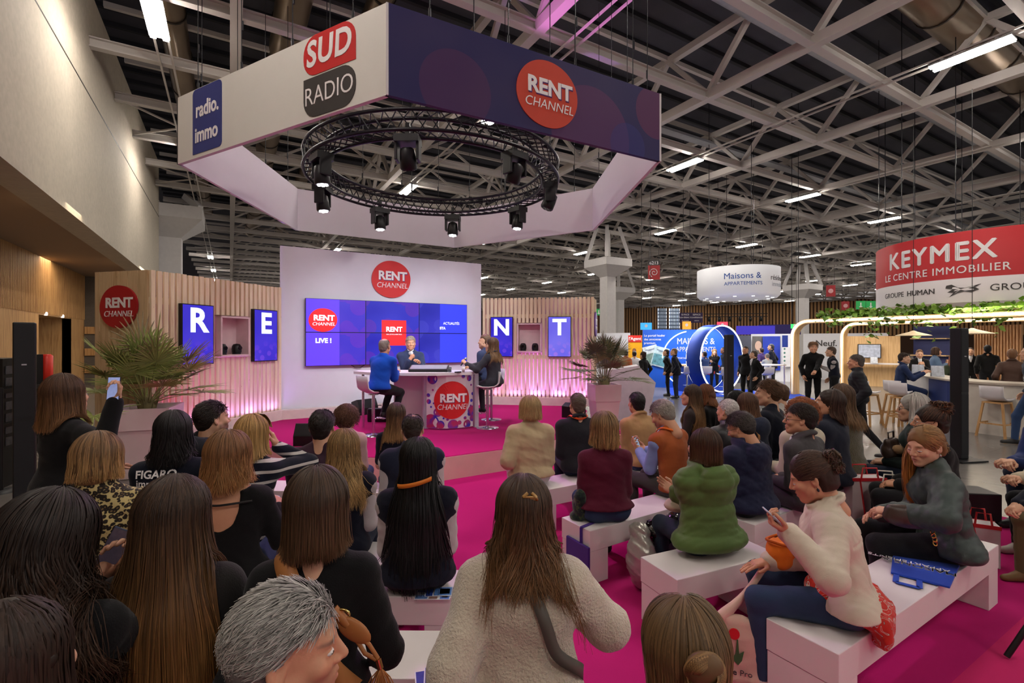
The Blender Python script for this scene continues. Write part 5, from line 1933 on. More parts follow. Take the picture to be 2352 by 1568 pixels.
			if k == 'long':
				down = -uph
				side_l = hair.get('sides', 1)
				if side_l:
					for sx in (-1, 1):
						P.append(cap((sx * (.068 + v * .3), -.015, .02), np.array((sx * .066, -.025, -.02)) + down * min(L * .5, .05), .018 + v * .2, .012, .025))
			elif k == 'bun':
				bc = np.array(hair.get('bunc', (0, -.125, .02)))
				P.append(ell(bc, hair.get('bunr', (.045, .04, .042)), None, .015))
			P += facecut
			if k == 'bun' or not hair.get('sides', 1):
				P += [ell((-.088, .02, -.04), (.028, .07, .06), None, .014, 's'), ell((.088, .02, -.04), (.028, .07, .06), None, .014, 's'), ell((0, -.03, -.155), (.11, .12, .085), None, .02, 's')] if k == 'bun' else []
			V, F = sdf_mesh(P, max(hres, .006), fo)
			zz = np.clip((-(V @ uph) - .02) / max(L, .1), 0, 1)[:, None]
			tcol = c if tipc is None else np.array(srgb(tipc))
			HM.add(V, F, (c * (1 - zz) + tcol * zz) * .72, smooth=True)
			if k == 'long':
				V, F, C = make_hair(seed, dict(hair, len=L), uph, coll, int(2300 * nst), wd * .9 * hair.get('wmul', 1), hcol, tipc, seg={3: 22, 2: 16, 1: 10, 0: 8}[lod])
				HM.add(V, F, C, smooth=True)
			elif k in ('bun', 'curly'):
				rng = np.random.RandomState(seed)
				n_ = int((900 if k == 'bun' else 1500) * nst)
				# swept-back strands towards the knot, or loose curls
				if k == 'bun':
					bc = np.array(hair.get('bunc', (0, -.125, .02)))
					phi = rng.uniform(-2.5, 2.5, n_)
					el_ = rng.uniform(-.35, 1.5, n_)
					rad = np.array((.081, .102, .095)) + v * .9
					p0 = np.array((0, -.020, .036)) + np.stack([np.sin(phi) * np.cos(el_), -np.cos(phi) * np.cos(el_), np.sin(el_)], -1) * rad
					ok = (((p0 - np.array((0, .122, -.045))) / (.070, .085, .112)) ** 2).sum(1) > 1.05
					ok &= ~((p0[:, 2] < -.01) & (p0[:, 1] > -.02))
					p0 = p0[ok]
					sg = 9
					PP = np.zeros((len(p0), sg, 3))
					for j, t in enumerate(np.linspace(0, 1, sg)):
						q_ = p0 * (1 - t) + bc * t - np.array((0, -.020, .036))
						rr = np.linalg.norm(q_ / rad, axis=1)
						q_ = q_ * np.maximum(1, 1.0 / np.maximum(rr, 1e-6))[:, None] + np.array((0, -.020, .036))
						PP[:, j] = q_ + rng.normal(size=q_.shape) * .0012
					V, F, C = ribbons(PP, rng, wd, hcol, tipc, np.array((0, -.02, .03)), .3)
					HM.add(V, F, C, smooth=True)
					nb_ = int(260 * nst)
					t_ = np.linspace(0, 2 * math.pi * .8, 14)
					br = np.array(hair.get('bunr', (.045, .04, .042)))
					PP = np.zeros((nb_, 14, 3))
					for j in range(nb_):
						ax_ = rng.normal(size=3) * (1, .5, 1)
						R_ = np.array(Vector(ax_).to_track_quat('Z', 'Y').to_matrix())
						PP[j] = bc + (np.stack([np.cos(t_ + rng.uniform(0, 6)), np.sin(t_ + rng.uniform(0, 6)) * .9, .15 * np.sin(2 * t_)], -1) @ R_.T) * br * rng.uniform(.95, 1.12) * hair.get('bunmess', 1)
					V, F, C = ribbons(PP, rng, wd, hcol, tipc, bc, .35)
					HM.add(V, F, C, smooth=True)
				else:
					phi = rng.uniform(-2.3, 2.3, n_)
					el_ = np.arcsin(rng.uniform(-.6, 1, n_))
					rad = np.array((.082, .103, .096)) + v
					nr = np.stack([np.sin(phi) * np.cos(el_), -np.cos(phi) * np.cos(el_), np.sin(el_)], -1)
					p0 = np.array((0, -.020, .036)) + nr * rad * .96
					ok = (((p0 - np.array((0, .122, -.045))) / (.070, .085, .112)) ** 2).sum(1) > 1.05
					p0, nr = p0[ok], nr[ok]
					sg = 14
					PP = np.zeros((len(p0), sg, 3))
					r_ = hair.get('curl', .012) * rng.uniform(.6, 1.3, len(p0))
					ph = rng.uniform(0, 6.28, len(p0))
					a_ = np.cross(nr, (0.1, .2, 1.0))
					a_ /= np.linalg.norm(a_, axis=1, keepdims=True)
					c_ = np.cross(nr, a_)
					Lc = hair.get('len', .05) * rng.uniform(.6, 1.2, len(p0))
					for j, t in enumerate(np.linspace(0, 1, sg)):
						PP[:, j] = p0 + nr * (Lc * t * .6)[:, None] - uph * (Lc * t * .55)[:, None] + a_ * (r_ * np.sin(t * 11 + ph))[:, None] + c_ * (r_ * np.cos(t * 11 + ph))[:, None]
					V, F, C = ribbons(PP, rng, wd, hcol, tipc, np.array((0, -.02, .03)), .35)
					HM.add(V, F, C, smooth=True)
			if hair.get('bangs'):
				rng = np.random.RandomState(seed + 3)
				n_ = int(260 * nst)
				x0 = rng.uniform(-.065, .065, n_)
				sg = 8
				PP = np.zeros((n_, sg, 3))
				for j, t in enumerate(np.linspace(0, 1, sg)):
					a = math.radians(20 + 62 * t)
					PP[:, j] = np.stack([x0 * (1 + .25 * t), .005 + (.098 + v) * math.sin(a) * np.sqrt(np.clip(1 - (x0 / .09) ** 2, 0.1, 1)), np.full(n_, .036 + (.098 + v) * math.cos(a) - .012 * t)], -1)
				V, F, C = ribbons(PP, rng, wd, hcol, tipc, np.array((0, -.02, .03)), .3)
				HM.add(V, F, C, smooth=True)
		HM.v = [x * hsz @ Rh.T + head_c for x in HM.v]
		HM.build('hair', M_HAIR, root)
	info = dict(root=root, org=np.array(org), yaw=yaw, hands=hm, head=(head_c, Rh, hsz), nb=nb, che=che, pel=pel, wai=wai, S=S_, el=el, wr=wr, kn=kn, an=an, q=q, top=to, angs=angs, coll=collide_pr, b=b)
	for ex in extras:
		ex(info)
	return info
def to_world(info, p):
	p = np.asarray(p, float)
	return rot_z(p, info['yaw']) + info['org']
# ------------------------------------------------------------------ things worn: parts of the person
def ex_glasses(color=(20, 18, 18)):
	def f(i):
		hc, Rh, k = i['head']
		m = MB()
		for sx in (-1, 1):
			m.tube([(sx * .034 + .021 * math.cos(t), .104 - .006 * abs(math.cos(t)), -.004 + .017 * math.sin(t)) for t in np.linspace(0, 2 * math.pi, 18, endpoint=False)], .0018, 5, closed=True)
			m.tube([(sx * .055, .098, .0), (sx * .074, .07, .002), (sx * .083, -.005, .0)], .0017, 5)
		m.tube([(-.013, .108, 0), (.013, .108, 0)], .0018, 5)
		m.v = [x * k @ Rh.T + hc for x in m.v]
		m.build('glasses', mat('glasses_%d' % color[0], color, .3, var=0), i['root'])
	return f
def band_over(i, pts, width, m, name, off=.013, up=None):
	"""a flat band laid along points, pushed just outside the clothing"""
	P = np.array(pts, float)
	t = np.linspace(0, 1, len(P))
	tt = np.linspace(0, 1, 40)
	P = np.stack([np.interp(tt, t, P[:, k]) for k in range(3)], 1)
	for _ in range(12):
		d = sdf_eval(i['coll'], P) - off
		e = .004
		g = np.stack([sdf_eval(i['coll'], P + np.eye(3)[a] * e) - (d + off) for a in range(3)], -1)
		g /= np.maximum(np.linalg.norm(g, axis=1, keepdims=True), 1e-6)
		P = P - g * np.clip(d, -.2, .03)[:, None]
		P[1:-1] = P[1:-1] * .6 + (P[2:] + P[:-2]) * .2
	Tn = np.gradient(P, axis=0)
	Tn /= np.linalg.norm(Tn, axis=1, keepdims=True)
	W = np.cross(Tn, g)
	W /= np.linalg.norm(W, axis=1, keepdims=True)
	V = np.concatenate([P - W * width / 2 + g * .002, P + W * width / 2 + g * .002])
	n = len(P)
	F = [(k, k + 1, n + k + 1, n + k) for k in range(n - 1)]
	o = MB().add(V, F, smooth=True).build(name, m, i['root'])
	md = o.modifiers.new('thick', 'SOLIDIFY')
	md.thickness = .004
	md.offset = 0
	return P, g, o
def ex_lanyard(color, wd=.022):
	def f(i):
		nb, q = i['nb'], i['q']
		m = mat('lanyard_%d_%d' % (color[0], color[1]), color, .6, var=.1, scale=30)
		a = [nb + np.array((.10 * math.cos(t), .02 + .085 * math.sin(t) * (1 if math.sin(t) > 0 else 1.0), .035 + .012 * math.cos(2 * t))) * q for t in np.linspace(math.radians(-20), math.radians(-160), 9)]
		c = [i['che'] + np.array((.03, .16, -.05)) * q] 
		band_over(i, [i['che'] + np.array((.05, .16, .02)) * q] + a + [i['che'] + np.array((-.05, .16, .02)) * q], wd, m, 'lanyard')
	return f
def ex_strap(color, p0, p1, mid, wd=.03, name='bag_strap'):
	"""a shoulder strap across the back: p0, mid, p1 in units about the chest"""
	def f(i):
		q, c = i['q'], i['che']
		band_over(i, [c + np.array(p0) * q, c + np.array(mid) * q, c + np.array(p1) * q], wd, mat('strap_%d_%d' % (color[0], color[1]), color, .5, var=.08), name)
	return f
def ex_text(lines, dz=.0, size=.05):
	"""lettering printed across the upper back"""
	def f(i):
		q = i['q']
		for (txt, x, z, sz, m, bold) in lines:
			cu = text(i['root'], txt, sz, (0, 0, 0), m, bold=bold, ext=.0, res=3, align='LEFT', tri=True)
			P = np.array([(v.co.x + x, -.4, i['che'][2] + z + v.co.y) for v in cu.data.vertices])
			for _ in range(14):
				P[:, 1] += np.clip(sdf_eval(i['coll'], P) - .015, -.05, .06) * .9
			for v, p in zip(cu.data.vertices, P):
				v.co = p
			cu.rotation_euler = (0, 0, 0)
	return f
def phone(info, side, label, color=(24, 24, 28), screen=(150, 170, 200), on=.7, tilt=0.0, off=(0, .085, -.022), rot=0.0, case=None):
	"""a phone in the person's hand: a thing of its own"""
	w_, M = info['hands'][side]
	q = info['q']
	sx = -1 if side == 0 else 1
	c = w_ + M @ (np.array((off[0] * (1 if sx < 0 else -1), off[1], off[2])) * q)
	Rz = np.array(Matrix.Rotation(info['yaw'], 3, 'Z'))
	R = Rz @ M @ rotm(tilt, rot, 0)
	o = empty('phone', tuple(to_world(info, c)), 0, label, 'phone')
	o.rotation_mode = 'QUATERNION'
	o.rotation_quaternion = Matrix(R.tolist()).to_quaternion()
	MB().box((-.037, -.075, -.004), (.037, .075, .004)).build('case', mat('phone_case_%d_%d' % (color[0], color[2]), color, .4, var=0), o, bevel=.003)
	MB().box((-.034, -.072, -.0048), (.034, .072, -.004)).build('screen', mat('phone_screen_%d_%d' % (screen[0], screen[2]), screen, .15, emit=on, var=.3, scale=40), o)
	return o
# ================================================================== THE AUDIENCE
D = math.radians
def pattern_mat(key, fn, rough=.85, bump=.2, bscale=200, sheen=.2):
	m = bpy.data.materials.new(key)
	MATS[key] = m
	nt, b = nodes_of(m)
	tc = N(nt, 'TexCoord')
	nt.links.new(fn(nt, tc.outputs['Object']), b.inputs['Base Color'])
	b.inputs['Roughness'].default_value = rough
	b.inputs['Sheen Weight'].default_value = sheen
	b.inputs['Specular IOR Level'].default_value = .2
	n2 = N(nt, 'TexNoise', i_Scale=bscale, i_Detail=3)
	nt.links.new(tc.outputs['Object'], n2.inputs['Vector'])
	bp = N(nt, 'Bump', i_Strength=bump, i_Distance=.01)
	nt.links.new(n2.outputs[0], bp.inputs['Height'])
	nt.links.new(bp.outputs[0], b.inputs['Normal'])
	return m
def f_leopard(nt, v):
	n = N(nt, 'TexNoise', i_Scale=9, i_Detail=2)
	nt.links.new(v, n.inputs['Vector'])
	ad = N(nt, 'MixRGB', blend_type='ADD')
	ad.inputs[0].default_value = .035
	nt.links.new(v, ad.inputs[1])
	nt.links.new(n.outputs[1], ad.inputs[2])
	vo = N(nt, 'TexVoronoi', i_Scale=58, feature='F1')
	nt.links.new(ad.outputs[0], vo.inputs['Vector'])
	n3 = N(nt, 'TexNoise', i_Scale=60, i_Detail=2)
	nt.links.new(v, n3.inputs['Vector'])
	s = N(nt, 'Math', operation='MULTIPLY_ADD', n_1=.35, n_2=-.17)
	nt.links.new(n3.outputs[0], s.inputs[0])
	a = N(nt, 'Math', operation='ADD')
	nt.links.new(vo.outputs['Distance'], a.inputs[0])
	nt.links.new(s.outputs[0], a.inputs[1])
	return ramp(nt, a.outputs[0], [(.0, (112, 90, 58)), (.2, (104, 84, 52)), (.25, (34, 26, 20)), (.56, (34, 26, 20)), (.62, (186, 166, 112)), (1, (190, 170, 118))])
def f_stripe(nt, v):
	sp = N(nt, 'SeparateXYZ')
	nt.links.new(v, sp.inputs[0])
	w = N(nt, 'Math', operation='MULTIPLY', n_1=2 * math.pi / .075)
	nt.links.new(sp.outputs[2], w.inputs[0])
	s = N(nt, 'Math', operation='SINE')
	nt.links.new(w.outputs[0], s.inputs[0])
	return ramp(nt, s.outputs[0], [(.0, (18, 20, 38)), (.62, (18, 20, 38)), (.64, (206, 200, 196)), (1, (206, 200, 196))], 'CONSTANT')
def f_floral(nt, v):
	vo = N(nt, 'TexNoise', i_Scale=13, i_Detail=1, i_Distortion=2.2)
	nt.links.new(v, vo.inputs['Vector'])
	return ramp(nt, vo.outputs[0], [(.0, (196, 40, 30)), (.55, (200, 44, 32)), (.565, (30, 26, 30)), (.575, (206, 190, 180)), (.615, (206, 190, 180)), (.63, (200, 44, 32)), (1, (190, 36, 28))])
def f_scarf(nt, v):
	vo = N(nt, 'TexNoise', i_Scale=22, i_Detail=2)
	nt.links.new(v, vo.inputs['Vector'])
	return ramp(nt, vo.outputs[0], [(.35, (18, 22, 24)), (.5, (26, 46, 40)), (.6, (70, 80, 40)), (.7, (20, 24, 34))])
M_LEO = pattern_mat('cloth_leopard', f_leopard)
M_STRIPE = pattern_mat('cloth_stripes', f_stripe)
M_FLORAL = pattern_mat('cloth_floral', f_floral, .7, .05)
BLK = cloth('black', (15, 14, 16), bump=.2)
BLKC = cloth('charcoal', (28, 27, 30), rough=.9)
NAVY = cloth('navy', (24, 28, 48), bump=.2)
NAVYD = cloth('navy_dark', (16, 19, 34), bump=.2)
JEAN = cloth('jeans', (46, 62, 92), bump=.35, bscale=400, sheen=.05)
JEAND = cloth('jeans_dark', (34, 42, 60), bump=.3, bscale=400, sheen=.05)
TROUS = cloth('trousers_black', (24, 24, 27))
GREYT = cloth('trousers_grey', (66, 62, 60))
SLEEVE_G = cloth('varsity_sleeve', (190, 182, 182), bump=.1)
TEDDY = cloth('teddy_fleece', (214, 200, 178), rough=.95, bump=1.0, bscale=130, sheen=.6, var=.06)
SHIRTW = cloth('shirt_white', (220, 220, 224), bump=.05)
HAIRLONG = dict(kind='long')
LF = D(-27)
P = {}
# ---- left half, back to front
def ex_backband(i):
	"""the orange lanyard lying over the braids"""
	hc, Rh, k = i['head']
	a = np.radians(np.linspace(-62, 40, 18))
	m = MB()
	P_ = np.stack([.128 * np.sin(a), -.03 - .122 * np.cos(a), -.085 + .03 * np.sin(a)], 1)
	V = np.concatenate([P_ - (0, 0, .012), P_ + (0, 0, .012)])
	m.add((V * k) @ Rh.T + hc, [(j, j + 1, 19 + j, 18 + j) for j in range(17)], smooth=True)
	o = m.build('lanyard', mat('lanyard_orange', (222, 124, 36), .5, var=.08), i['root'])
	md = o.modifiers.new('thick', 'SOLIDIFY')
	md.thickness = .004
P['corner'] = person('person with long dark hair cut off by the lower left corner', (6, 1385, .82), LF, 'stand', skin='fair', lod=2,
					 hair=dict(kind='long', colour=DBROWN, len=.5, wave=.003, endw=.12, flare=.02), top=dict(mat=BLK, bulk=.012, hem=-.3), legs=TROUS, arms=('side', 'side'))
P['curly'] = person('woman with dark curly hair in black reading her phone, lower left', (98, 1143, 1.22), D(-12), 'stand', lod=3, lean=6, nod=18, turn=-16, roll=6,
					hair=dict(kind='long', colour=(32, 23, 19), tip=(70, 48, 34), len=.36, wave=.016, freq=44, flare=.05, vol=.026, frizz=2.4, endw=.12, wide=1.25, mess=.8, lump=1.6), w=1.05,
					top=dict(mat=BLK, bulk=.012, hem=-.35, collar='crew'), legs=TROUS,
					arms=('side', (('px', 222, 1338, 1.42), 'grip', (.05, -.8, .55), (.42, .45, .75), (.7, -.3, -1))))
phone(P['curly'], 1, 'dark phone held up by the curly-haired woman at lower left', (40, 52, 80), (70, 60, 70), .25, tilt=-.35)
P['leopard'] = person('woman in a leopard print jacket with blonde-brown hair', (222, 998, 2.15), D(-10), 'stand', lod=3, lean=8, nod=10, w=1.5,
					  hair=dict(kind='long', colour=(104, 76, 50), tip=(170, 132, 84), len=.085, wave=.008, freq=26, flare=.03, vol=.015, endw=.11, wide=1.15, clumps=4, cvar=.4, hs=1.12),
					  top=dict(mat=M_LEO, bulk=.034, hem=-.12, collar='high', fold=.012), legs=TROUS, arms=('pocket', 'pocket'))
P['straight'] = person('woman with very long straight brown hair and dark blazer', (398, 1103, 1.45), D(-12), 'stand', lod=3, lean=5, nod=8, turn=-14,
					   hair=dict(kind='long', colour=(50, 35, 25), tip=(136, 94, 50), len=.56, wave=.004, freq=10, flare=.085, vol=.016, endw=.15, wide=1.35, frizz=.8, clumps=9, cvar=.35, dens=1.6, hs=1.05),
					   top=dict(mat=cloth('blazer_dark', (34, 31, 30)), bulk=.016, hem=-.18, collar='lapel'), legs=TROUS, w=1.05, arms=('side', ((.24, .25, 1.0), 'rest')))
P['filming'] = person('standing woman in black blazer filming the stage with a phone', (150, 862, 3.25), D(-52), 'stand', lod=3, lean=2, turn=8, nod=-4,
					  hair=dict(kind='long', colour=(70, 46, 32), tip=(128, 88, 52), len=.2, wave=.006, freq=20, flare=.05, vol=.02, endw=.11, wide=1.1, hs=1.1),
					  top=dict(mat=BLK, bulk=.016, hem=-.2, collar='lapel'), legs=TROUS, w=1.05,
					  arms=(((.05, .25, 1.05), 'rest'), (('px', 264, 922, 3.15), 'grip', (.5, -.85, .05), (-.05, .1, 1), (.8, -.2, -.9))))
phone(P['filming'], 1, 'phone with lit camera view held up by the filming woman', (18, 18, 20), (120, 130, 170), .9)
P['figaro'] = person('woman with long black hair in a navy tee with printed back', (398, 944, 3.45), D(-14), 'sit', lod=2, lean=5,
					 hair=dict(kind='long', colour=(22, 18, 19), len=.2, wave=.012, freq=28, flare=.02, vol=.014, endw=.09, frizz=1.6), w=1.15,
					 top=dict(mat=NAVYD, bulk=.008, sleeve=.4, collar='crew', name='tee_shirt'), legs=JEAN, arms=('lap', 'lap'),
					 extras=[ex_text([('FIGARO', -.185, .1, .072, M_INKW, .002), ('immo', -.18, .04, .07, M_INKW, .001), ('Pro', -.01, .04, .07, mat('letter_orange', (226, 120, 40), .6), .001)])])
P['hoodie'] = person('dark-haired bearded man in a dark hoodie turned to the right', (487, 919, 4.1), D(-40), 'sit', lod=2, lean=4, turn=-26, sex='m', stub=.6,
					 hair=dict(kind='short', colour=(34, 25, 20), len=.045, up=.25, vol=.016, swirl=.35), w=1.2, top=dict(mat=cloth('hoodie', (40, 42, 50)), bulk=.02, collar='hood'), legs=JEAND)
P['striped'] = person('blonde woman with bangs in a navy and white striped sweater', (581, 953, 3.6), D(-28), 'sit', lod=2, lean=6, turn=-20,
					  hair=dict(kind='long', colour=(158, 122, 74), tip=(176, 142, 92), len=.17, wave=.003, freq=15, flare=.02, vol=.016, bangs=1, endw=.09), w=1.0,
					  top=dict(mat=M_STRIPE, bulk=.012, collar='crew', name='sweater'), legs=JEAN,
					  arms=('lap', ((.10, .235, 1.12), 'rest', (-.8, -.4, .2), (-.35, -.05, 1), (.9, .1, -.6))))
P['openback'] = person('woman with wavy brown hair in an open-backed black top', (525, 993, 2.92), D(-20), 'sit', lod=3, lean=6, turn=-8,
					   hair=dict(kind='long', colour=(108, 74, 46), tip=(164, 118, 70), len=.16, wave=.012, freq=36, flare=.045, vol=.022, endw=.11, wide=1.12, frizz=1.8, mess=.6, hs=1.1), w=1.3, skin='rosy', hips=1.15,
					   top=dict(mat=BLK, bulk=.012, open_back=True, skin_torso=True, name='open_back_top', fold=.006), legs=JEAN, arms=('lap', ((.2, .34, .82), 'rest')),
					   extras=[ex_strap((20, 18, 20), (-.16, -.1, .1), (.16, -.1, .1), (0, -.13, .095), .012, 'neck_tie')])
P['purple'] = person('man with dark hair in a dark purple sweater and grey collar', (740, 940, 4.0), D(-26), 'sit', lod=2, lean=6, sex='m',
					 hair=dict(kind='short', colour=(30, 22, 19), len=.04, up=.15, vol=.014, hs=1.1, swirl=.25), w=1.4, top=dict(mat=cloth('purple_knit', (54, 32, 46)), bulk=.02, collar='crew', name='sweater', shirt=cloth('grey_shirt', (84, 84, 96))), legs=JEAND)
P['pinkbun'] = person('woman with curly pinned-up brown hair in a pale pink sweater', (797, 928, 5.0), D(-30), 'sit', lod=2, lean=4, turn=-10,
					  hair=dict(kind='curly', colour=(84, 54, 38), len=.06, curl=.012, vol=.026, hs=1.1), top=dict(mat=cloth('pale_pink', (212, 176, 172)), bulk=.014, collar='crew', name='sweater'), legs=JEAN)
P['wavyblonde'] = person('woman with long wavy blonde hair in a navy jacket with grey sleeves', (790, 988, 3.4), D(-26), 'sit', lod=3, lean=6,
						 hair=dict(kind='long', colour=(120, 92, 56), tip=(190, 156, 104), len=.34, wave=.015, freq=34, flare=.03, vol=.018, endw=.11, wide=1.1, clumps=6, cvar=.45, mess=.4, hs=1.08), w=1.08,
						 top=dict(mat=NAVYD, bulk=.016, collar='crew', sleeve_mat=SLEEVE_G), legs=JEAND)
P['bob'] = person('woman with a straight brown bob and tan bag strap, in black', (727, 1078, 1.5), D(-16), 'stand', lod=3, lean=5, nod=4,
				  hair=dict(kind='long', colour=(56, 40, 29), tip=(92, 66, 44), len=.135, wave=.003, freq=12, flare=.03, vol=.017, endw=.11, wide=1.1, lmin=.92, dens=1.3, hs=1.06),
				  top=dict(mat=BLK, bulk=.014, hem=-.42, collar='crew', fold=.006), legs=TROUS, w=.95, arms=('side', ((.16, .24, .98), 'rest')),
				  extras=[ex_strap((176, 116, 66), (-.10, .03, .19), (.24, -.04, -.36), (.05, -.2, -.1), .055, 'bag_strap')])
P['navytee'] = person('woman with long brown hair in a navy short-sleeved tee, before the desk', (910, 925, 5.0), D(-24), 'sit', lod=2, lean=4,
					  hair=dict(kind='long', colour=(56, 40, 32), tip=(150, 112, 70), len=.26, wave=.004, vol=.014, endw=.08), top=dict(mat=NAVYD, bulk=.006, sleeve=.42, name='tee_shirt'), legs=JEAN, w=.95)
P['varsity'] = person('balding man in a navy varsity jacket with grey sleeves', (948, 951, 4.1), D(-24), 'sit', lod=2, lean=12, sex='m', nod=14,
					  hair=dict(kind='short', colour=(44, 32, 26), len=.03, bald=26, vol=.008), w=1.16, top=dict(mat=NAVY, bulk=.026, collar='high', sleeve_mat=SLEEVE_G), legs=JEAND, arms=('lap', 'lap'))
P['braids'] = person('woman with long black braids in a navy jacket with grey trim', (960, 1009, 3.0), D(-22), 'sit', lod=3, lean=5, skin='deep',
					 hair=dict(kind='long', colour=(16, 14, 15), len=.66, wave=.004, freq=16, flare=.0, vol=.02, endw=.1, frizz=1.4, clumps=30, dens=.3, wmul=2.4, gather=.2, gdist=.4, cvar=.7, hs=1.1), w=1.22,
					 top=dict(mat=NAVYD, bulk=.02, collar='crew', sleeve_mat=SLEEVE_G, fold=.006), legs=TROUS, shoes=(200, 190, 186),
					 extras=[ex_backband])
P['greyman'] = person('grey-haired man passing close by at the bottom, looking right', (648, 1345, .92), D(-80), 'stand', lod=3, lean=10, turn=-22, nod=4, sex='m', skin='rosy', stub=.12,
					  hair=dict(kind='short', colour=(108, 104, 100), tip=(168, 164, 158), len=.05, up=.14, vol=.014, swirl=.28, dens=1.8, brow=(110, 100, 92)), top=dict(mat=BLKC, bulk=.012, hem=-.15, collar='crew', gaze=(.35, 1, .02)), legs=TROUS, arms=('side', 'side'))
P['teddy'] = person('woman in a cream teddy fleece coat with half-up brown hair', (1203, 1098, 1.55), D(-32), 'stand', lod=3, lean=9, nod=8, w=1.02,
					hair=dict(kind='long', colour=(56, 38, 26), tip=(116, 80, 48), len=.27, wave=.014, freq=30, flare=.035, vol=.014, endw=.10, wide=1.1, mess=.5, frizz=1.5, clumps=7),
					top=dict(mat=TEDDY, bulk=.036, hem=-.5, collar='crew', fold=.012, name='coat'), legs=TROUS,
					arms=('pocket', ((.13, .3, 1.04), 'rest', None, None, (.7, -.6, -.3))),
					extras=[ex_strap((92, 88, 80), (-.05, .03, .19), (.26, -.02, -.22), (.12, -.2, -.06), .035, 'bag_strap')])
# ---- right half
P['beige'] = person('woman with short blonde hair in an oversized beige sweater and white trousers', (1217, 911, 5.15), D(-20), 'sit', lod=3, lean=7, turn=14,
					hair=dict(kind='long', colour=(150, 122, 82), tip=(184, 154, 108), len=.09, wave=.008, freq=24, flare=.015, vol=.02, endw=.075, hs=1.1, e_end=-12), w=1.18,
					top=dict(mat=cloth('beige_knit', (192, 172, 136)), bulk=.036, collar='crew', fold=.008, name='sweater', hem=-.02), legs=cloth('white_trousers', (218, 208, 208)), arms=(((-.17, .18, .74), 'rest'), 'lap'))
P['darksuit'] = person('man with cropped grey hair in a dark suit with orange lanyard', (1327, 901, 5.5), D(-22), 'sit', lod=2, lean=6, sex='m', turn=4,
					   hair=dict(kind='short', colour=(92, 78, 68), len=.014, vol=.006), w=1.12, top=dict(mat=cloth('suit_black', (34, 34, 40)), bulk=.02, collar='lapel'), legs=JEAND, extras=[ex_lanyard((226, 84, 30))])
P['maroon'] = person('woman with a blonde-brown bob in a maroon sweater and jeans', (1388, 949, 4.1), D(-24), 'sit', lod=3, lean=6,
					 hair=dict(kind='long', colour=(112, 84, 54), tip=(160, 126, 82), len=.12, wave=.01, freq=26, flare=.045, vol=.024, endw=.11, wide=1.05, hs=1.12, cvar=.45), w=1.18, hips=1.12,
					 top=dict(mat=cloth('maroon_knit', (84, 20, 42)), bulk=.016, collar='crew', name='sweater', hem=.0, fold=.006), legs=JEAN, arms=('lap', 'lap'))
P['tanblazer'] = person('dark-haired man in a tan blazer leaning to the left', (1463, 899, 5.8), D(-6), 'sit', lod=2, lean=14, sex='m', turn=-8, skin='tan',
						hair=dict(kind='short', colour=(28, 24, 24), len=.02, vol=.01), w=1.1, top=dict(mat=cloth('tan_blazer', (182, 142, 98)), bulk=.018, collar='lapel'), legs=JEAN, arms=('clasp', 'clasp'))
P['vest'] = person('grey-haired man in an orange-brown vest over a light blue shirt', (1523, 921, 4.85), D(6), 'sit', lod=3, lean=12, sex='m', nod=26, turn=6, skin='rosy', stub=.3,
				   hair=dict(kind='short', colour=(138, 130, 120), tip=(184, 178, 168), len=.04, up=.3, vol=.016, brow=(110, 100, 92), hs=1.08), w=1.14,
				   top=dict(mat=cloth('rust_vest', (158, 82, 40)), bulk=.016, collar='crew', sleeve_mat=cloth('blue_shirt', (136, 156, 206), bump=.08), name='vest', cap=.03, shirt=cloth('blue_shirt', (136, 156, 206))), legs=GREYT,
				   arms=(((-.05, .40, .80), 'grip', (.1, -.5, .8), (.2, .7, .55)), ((.05, .38, .80), 'grip', (-.4, -.2, .8), (-.5, .8, .2))), extras=[ex_lanyard((232, 110, 30))], shoes=(40, 32, 28))
phone(P['vest'], 0, 'blue phone held by the man in the orange-brown vest', (110, 150, 210), (160, 190, 220), .4, tilt=-.3)
P['puffer'] = person('woman with a dark brown bob in a green puffer coat', (1617, 985, 3.5), D(-14), 'sit', lod=3, lean=6, turn=16,
					 hair=dict(kind='long', colour=(58, 38, 26), tip=(84, 56, 34), len=.10, wave=.003, freq=14, flare=.012, vol=.016, endw=.085, lmin=.94, hs=1.06), w=1.22, hips=1.2,
					 top=dict(mat=cloth('green_puffer', (84, 108, 56), rough=.6, bump=.1, sheen=.1), bulk=.04, collar='hood', puff=(.10, .009), fold=.006, name='puffer_coat'), legs=JEAND, arms=('fold', 'fold'))
P['writer'] = person('woman with long brown hair in dark mesh top holding a pen, in profile', (1588, 883, 6.4), D(24), 'sit', lod=2, lean=5, turn=10,
					 hair=dict(kind='long', colour=(58, 42, 32), tip=(140, 104, 66), len=.40, wave=.004, vol=.012, backp=.05, phim=105, endw=.07), top=dict(mat=cloth('mesh_brown', (50, 42, 40)), bulk=.006, name='blouse'), legs=GREYT, w=.95,
					 arms=(((-.12, .32, .78), 'fist', None, (-.2, 1, .3)), ((.02, .34, .74), 'rest')))
P['auburn'] = person('woman with auburn hair bending forward in black beside the pen holder', (1622, 884, 6.8), D(10), 'sit', lod=2, lean=18, nod=22, turn=12,
					 hair=dict(kind='long', colour=(96, 58, 36), tip=(122, 76, 44), len=.26, wave=.004, vol=.012), top=dict(mat=BLK, bulk=.008, name='blouse'), legs=TROUS, arms=('lap', 'lap'))
P['blackcurl'] = person('person with thick black curly hair resting chin on hand', (1690, 896, 6.2), D(20), 'sit', lod=2, lean=8, turn=8, skin='tan', sex='m', stub=.3,
						hair=dict(kind='curly', colour=(18, 16, 17), len=.05, curl=.012, vol=.03), top=dict(mat=BLK, bulk=.016, name='jacket'), legs=TROUS, arms=(((-.08, .24, 1.0), 'fist', (0, -1, 0), (.1, .1, 1)), 'lap'))
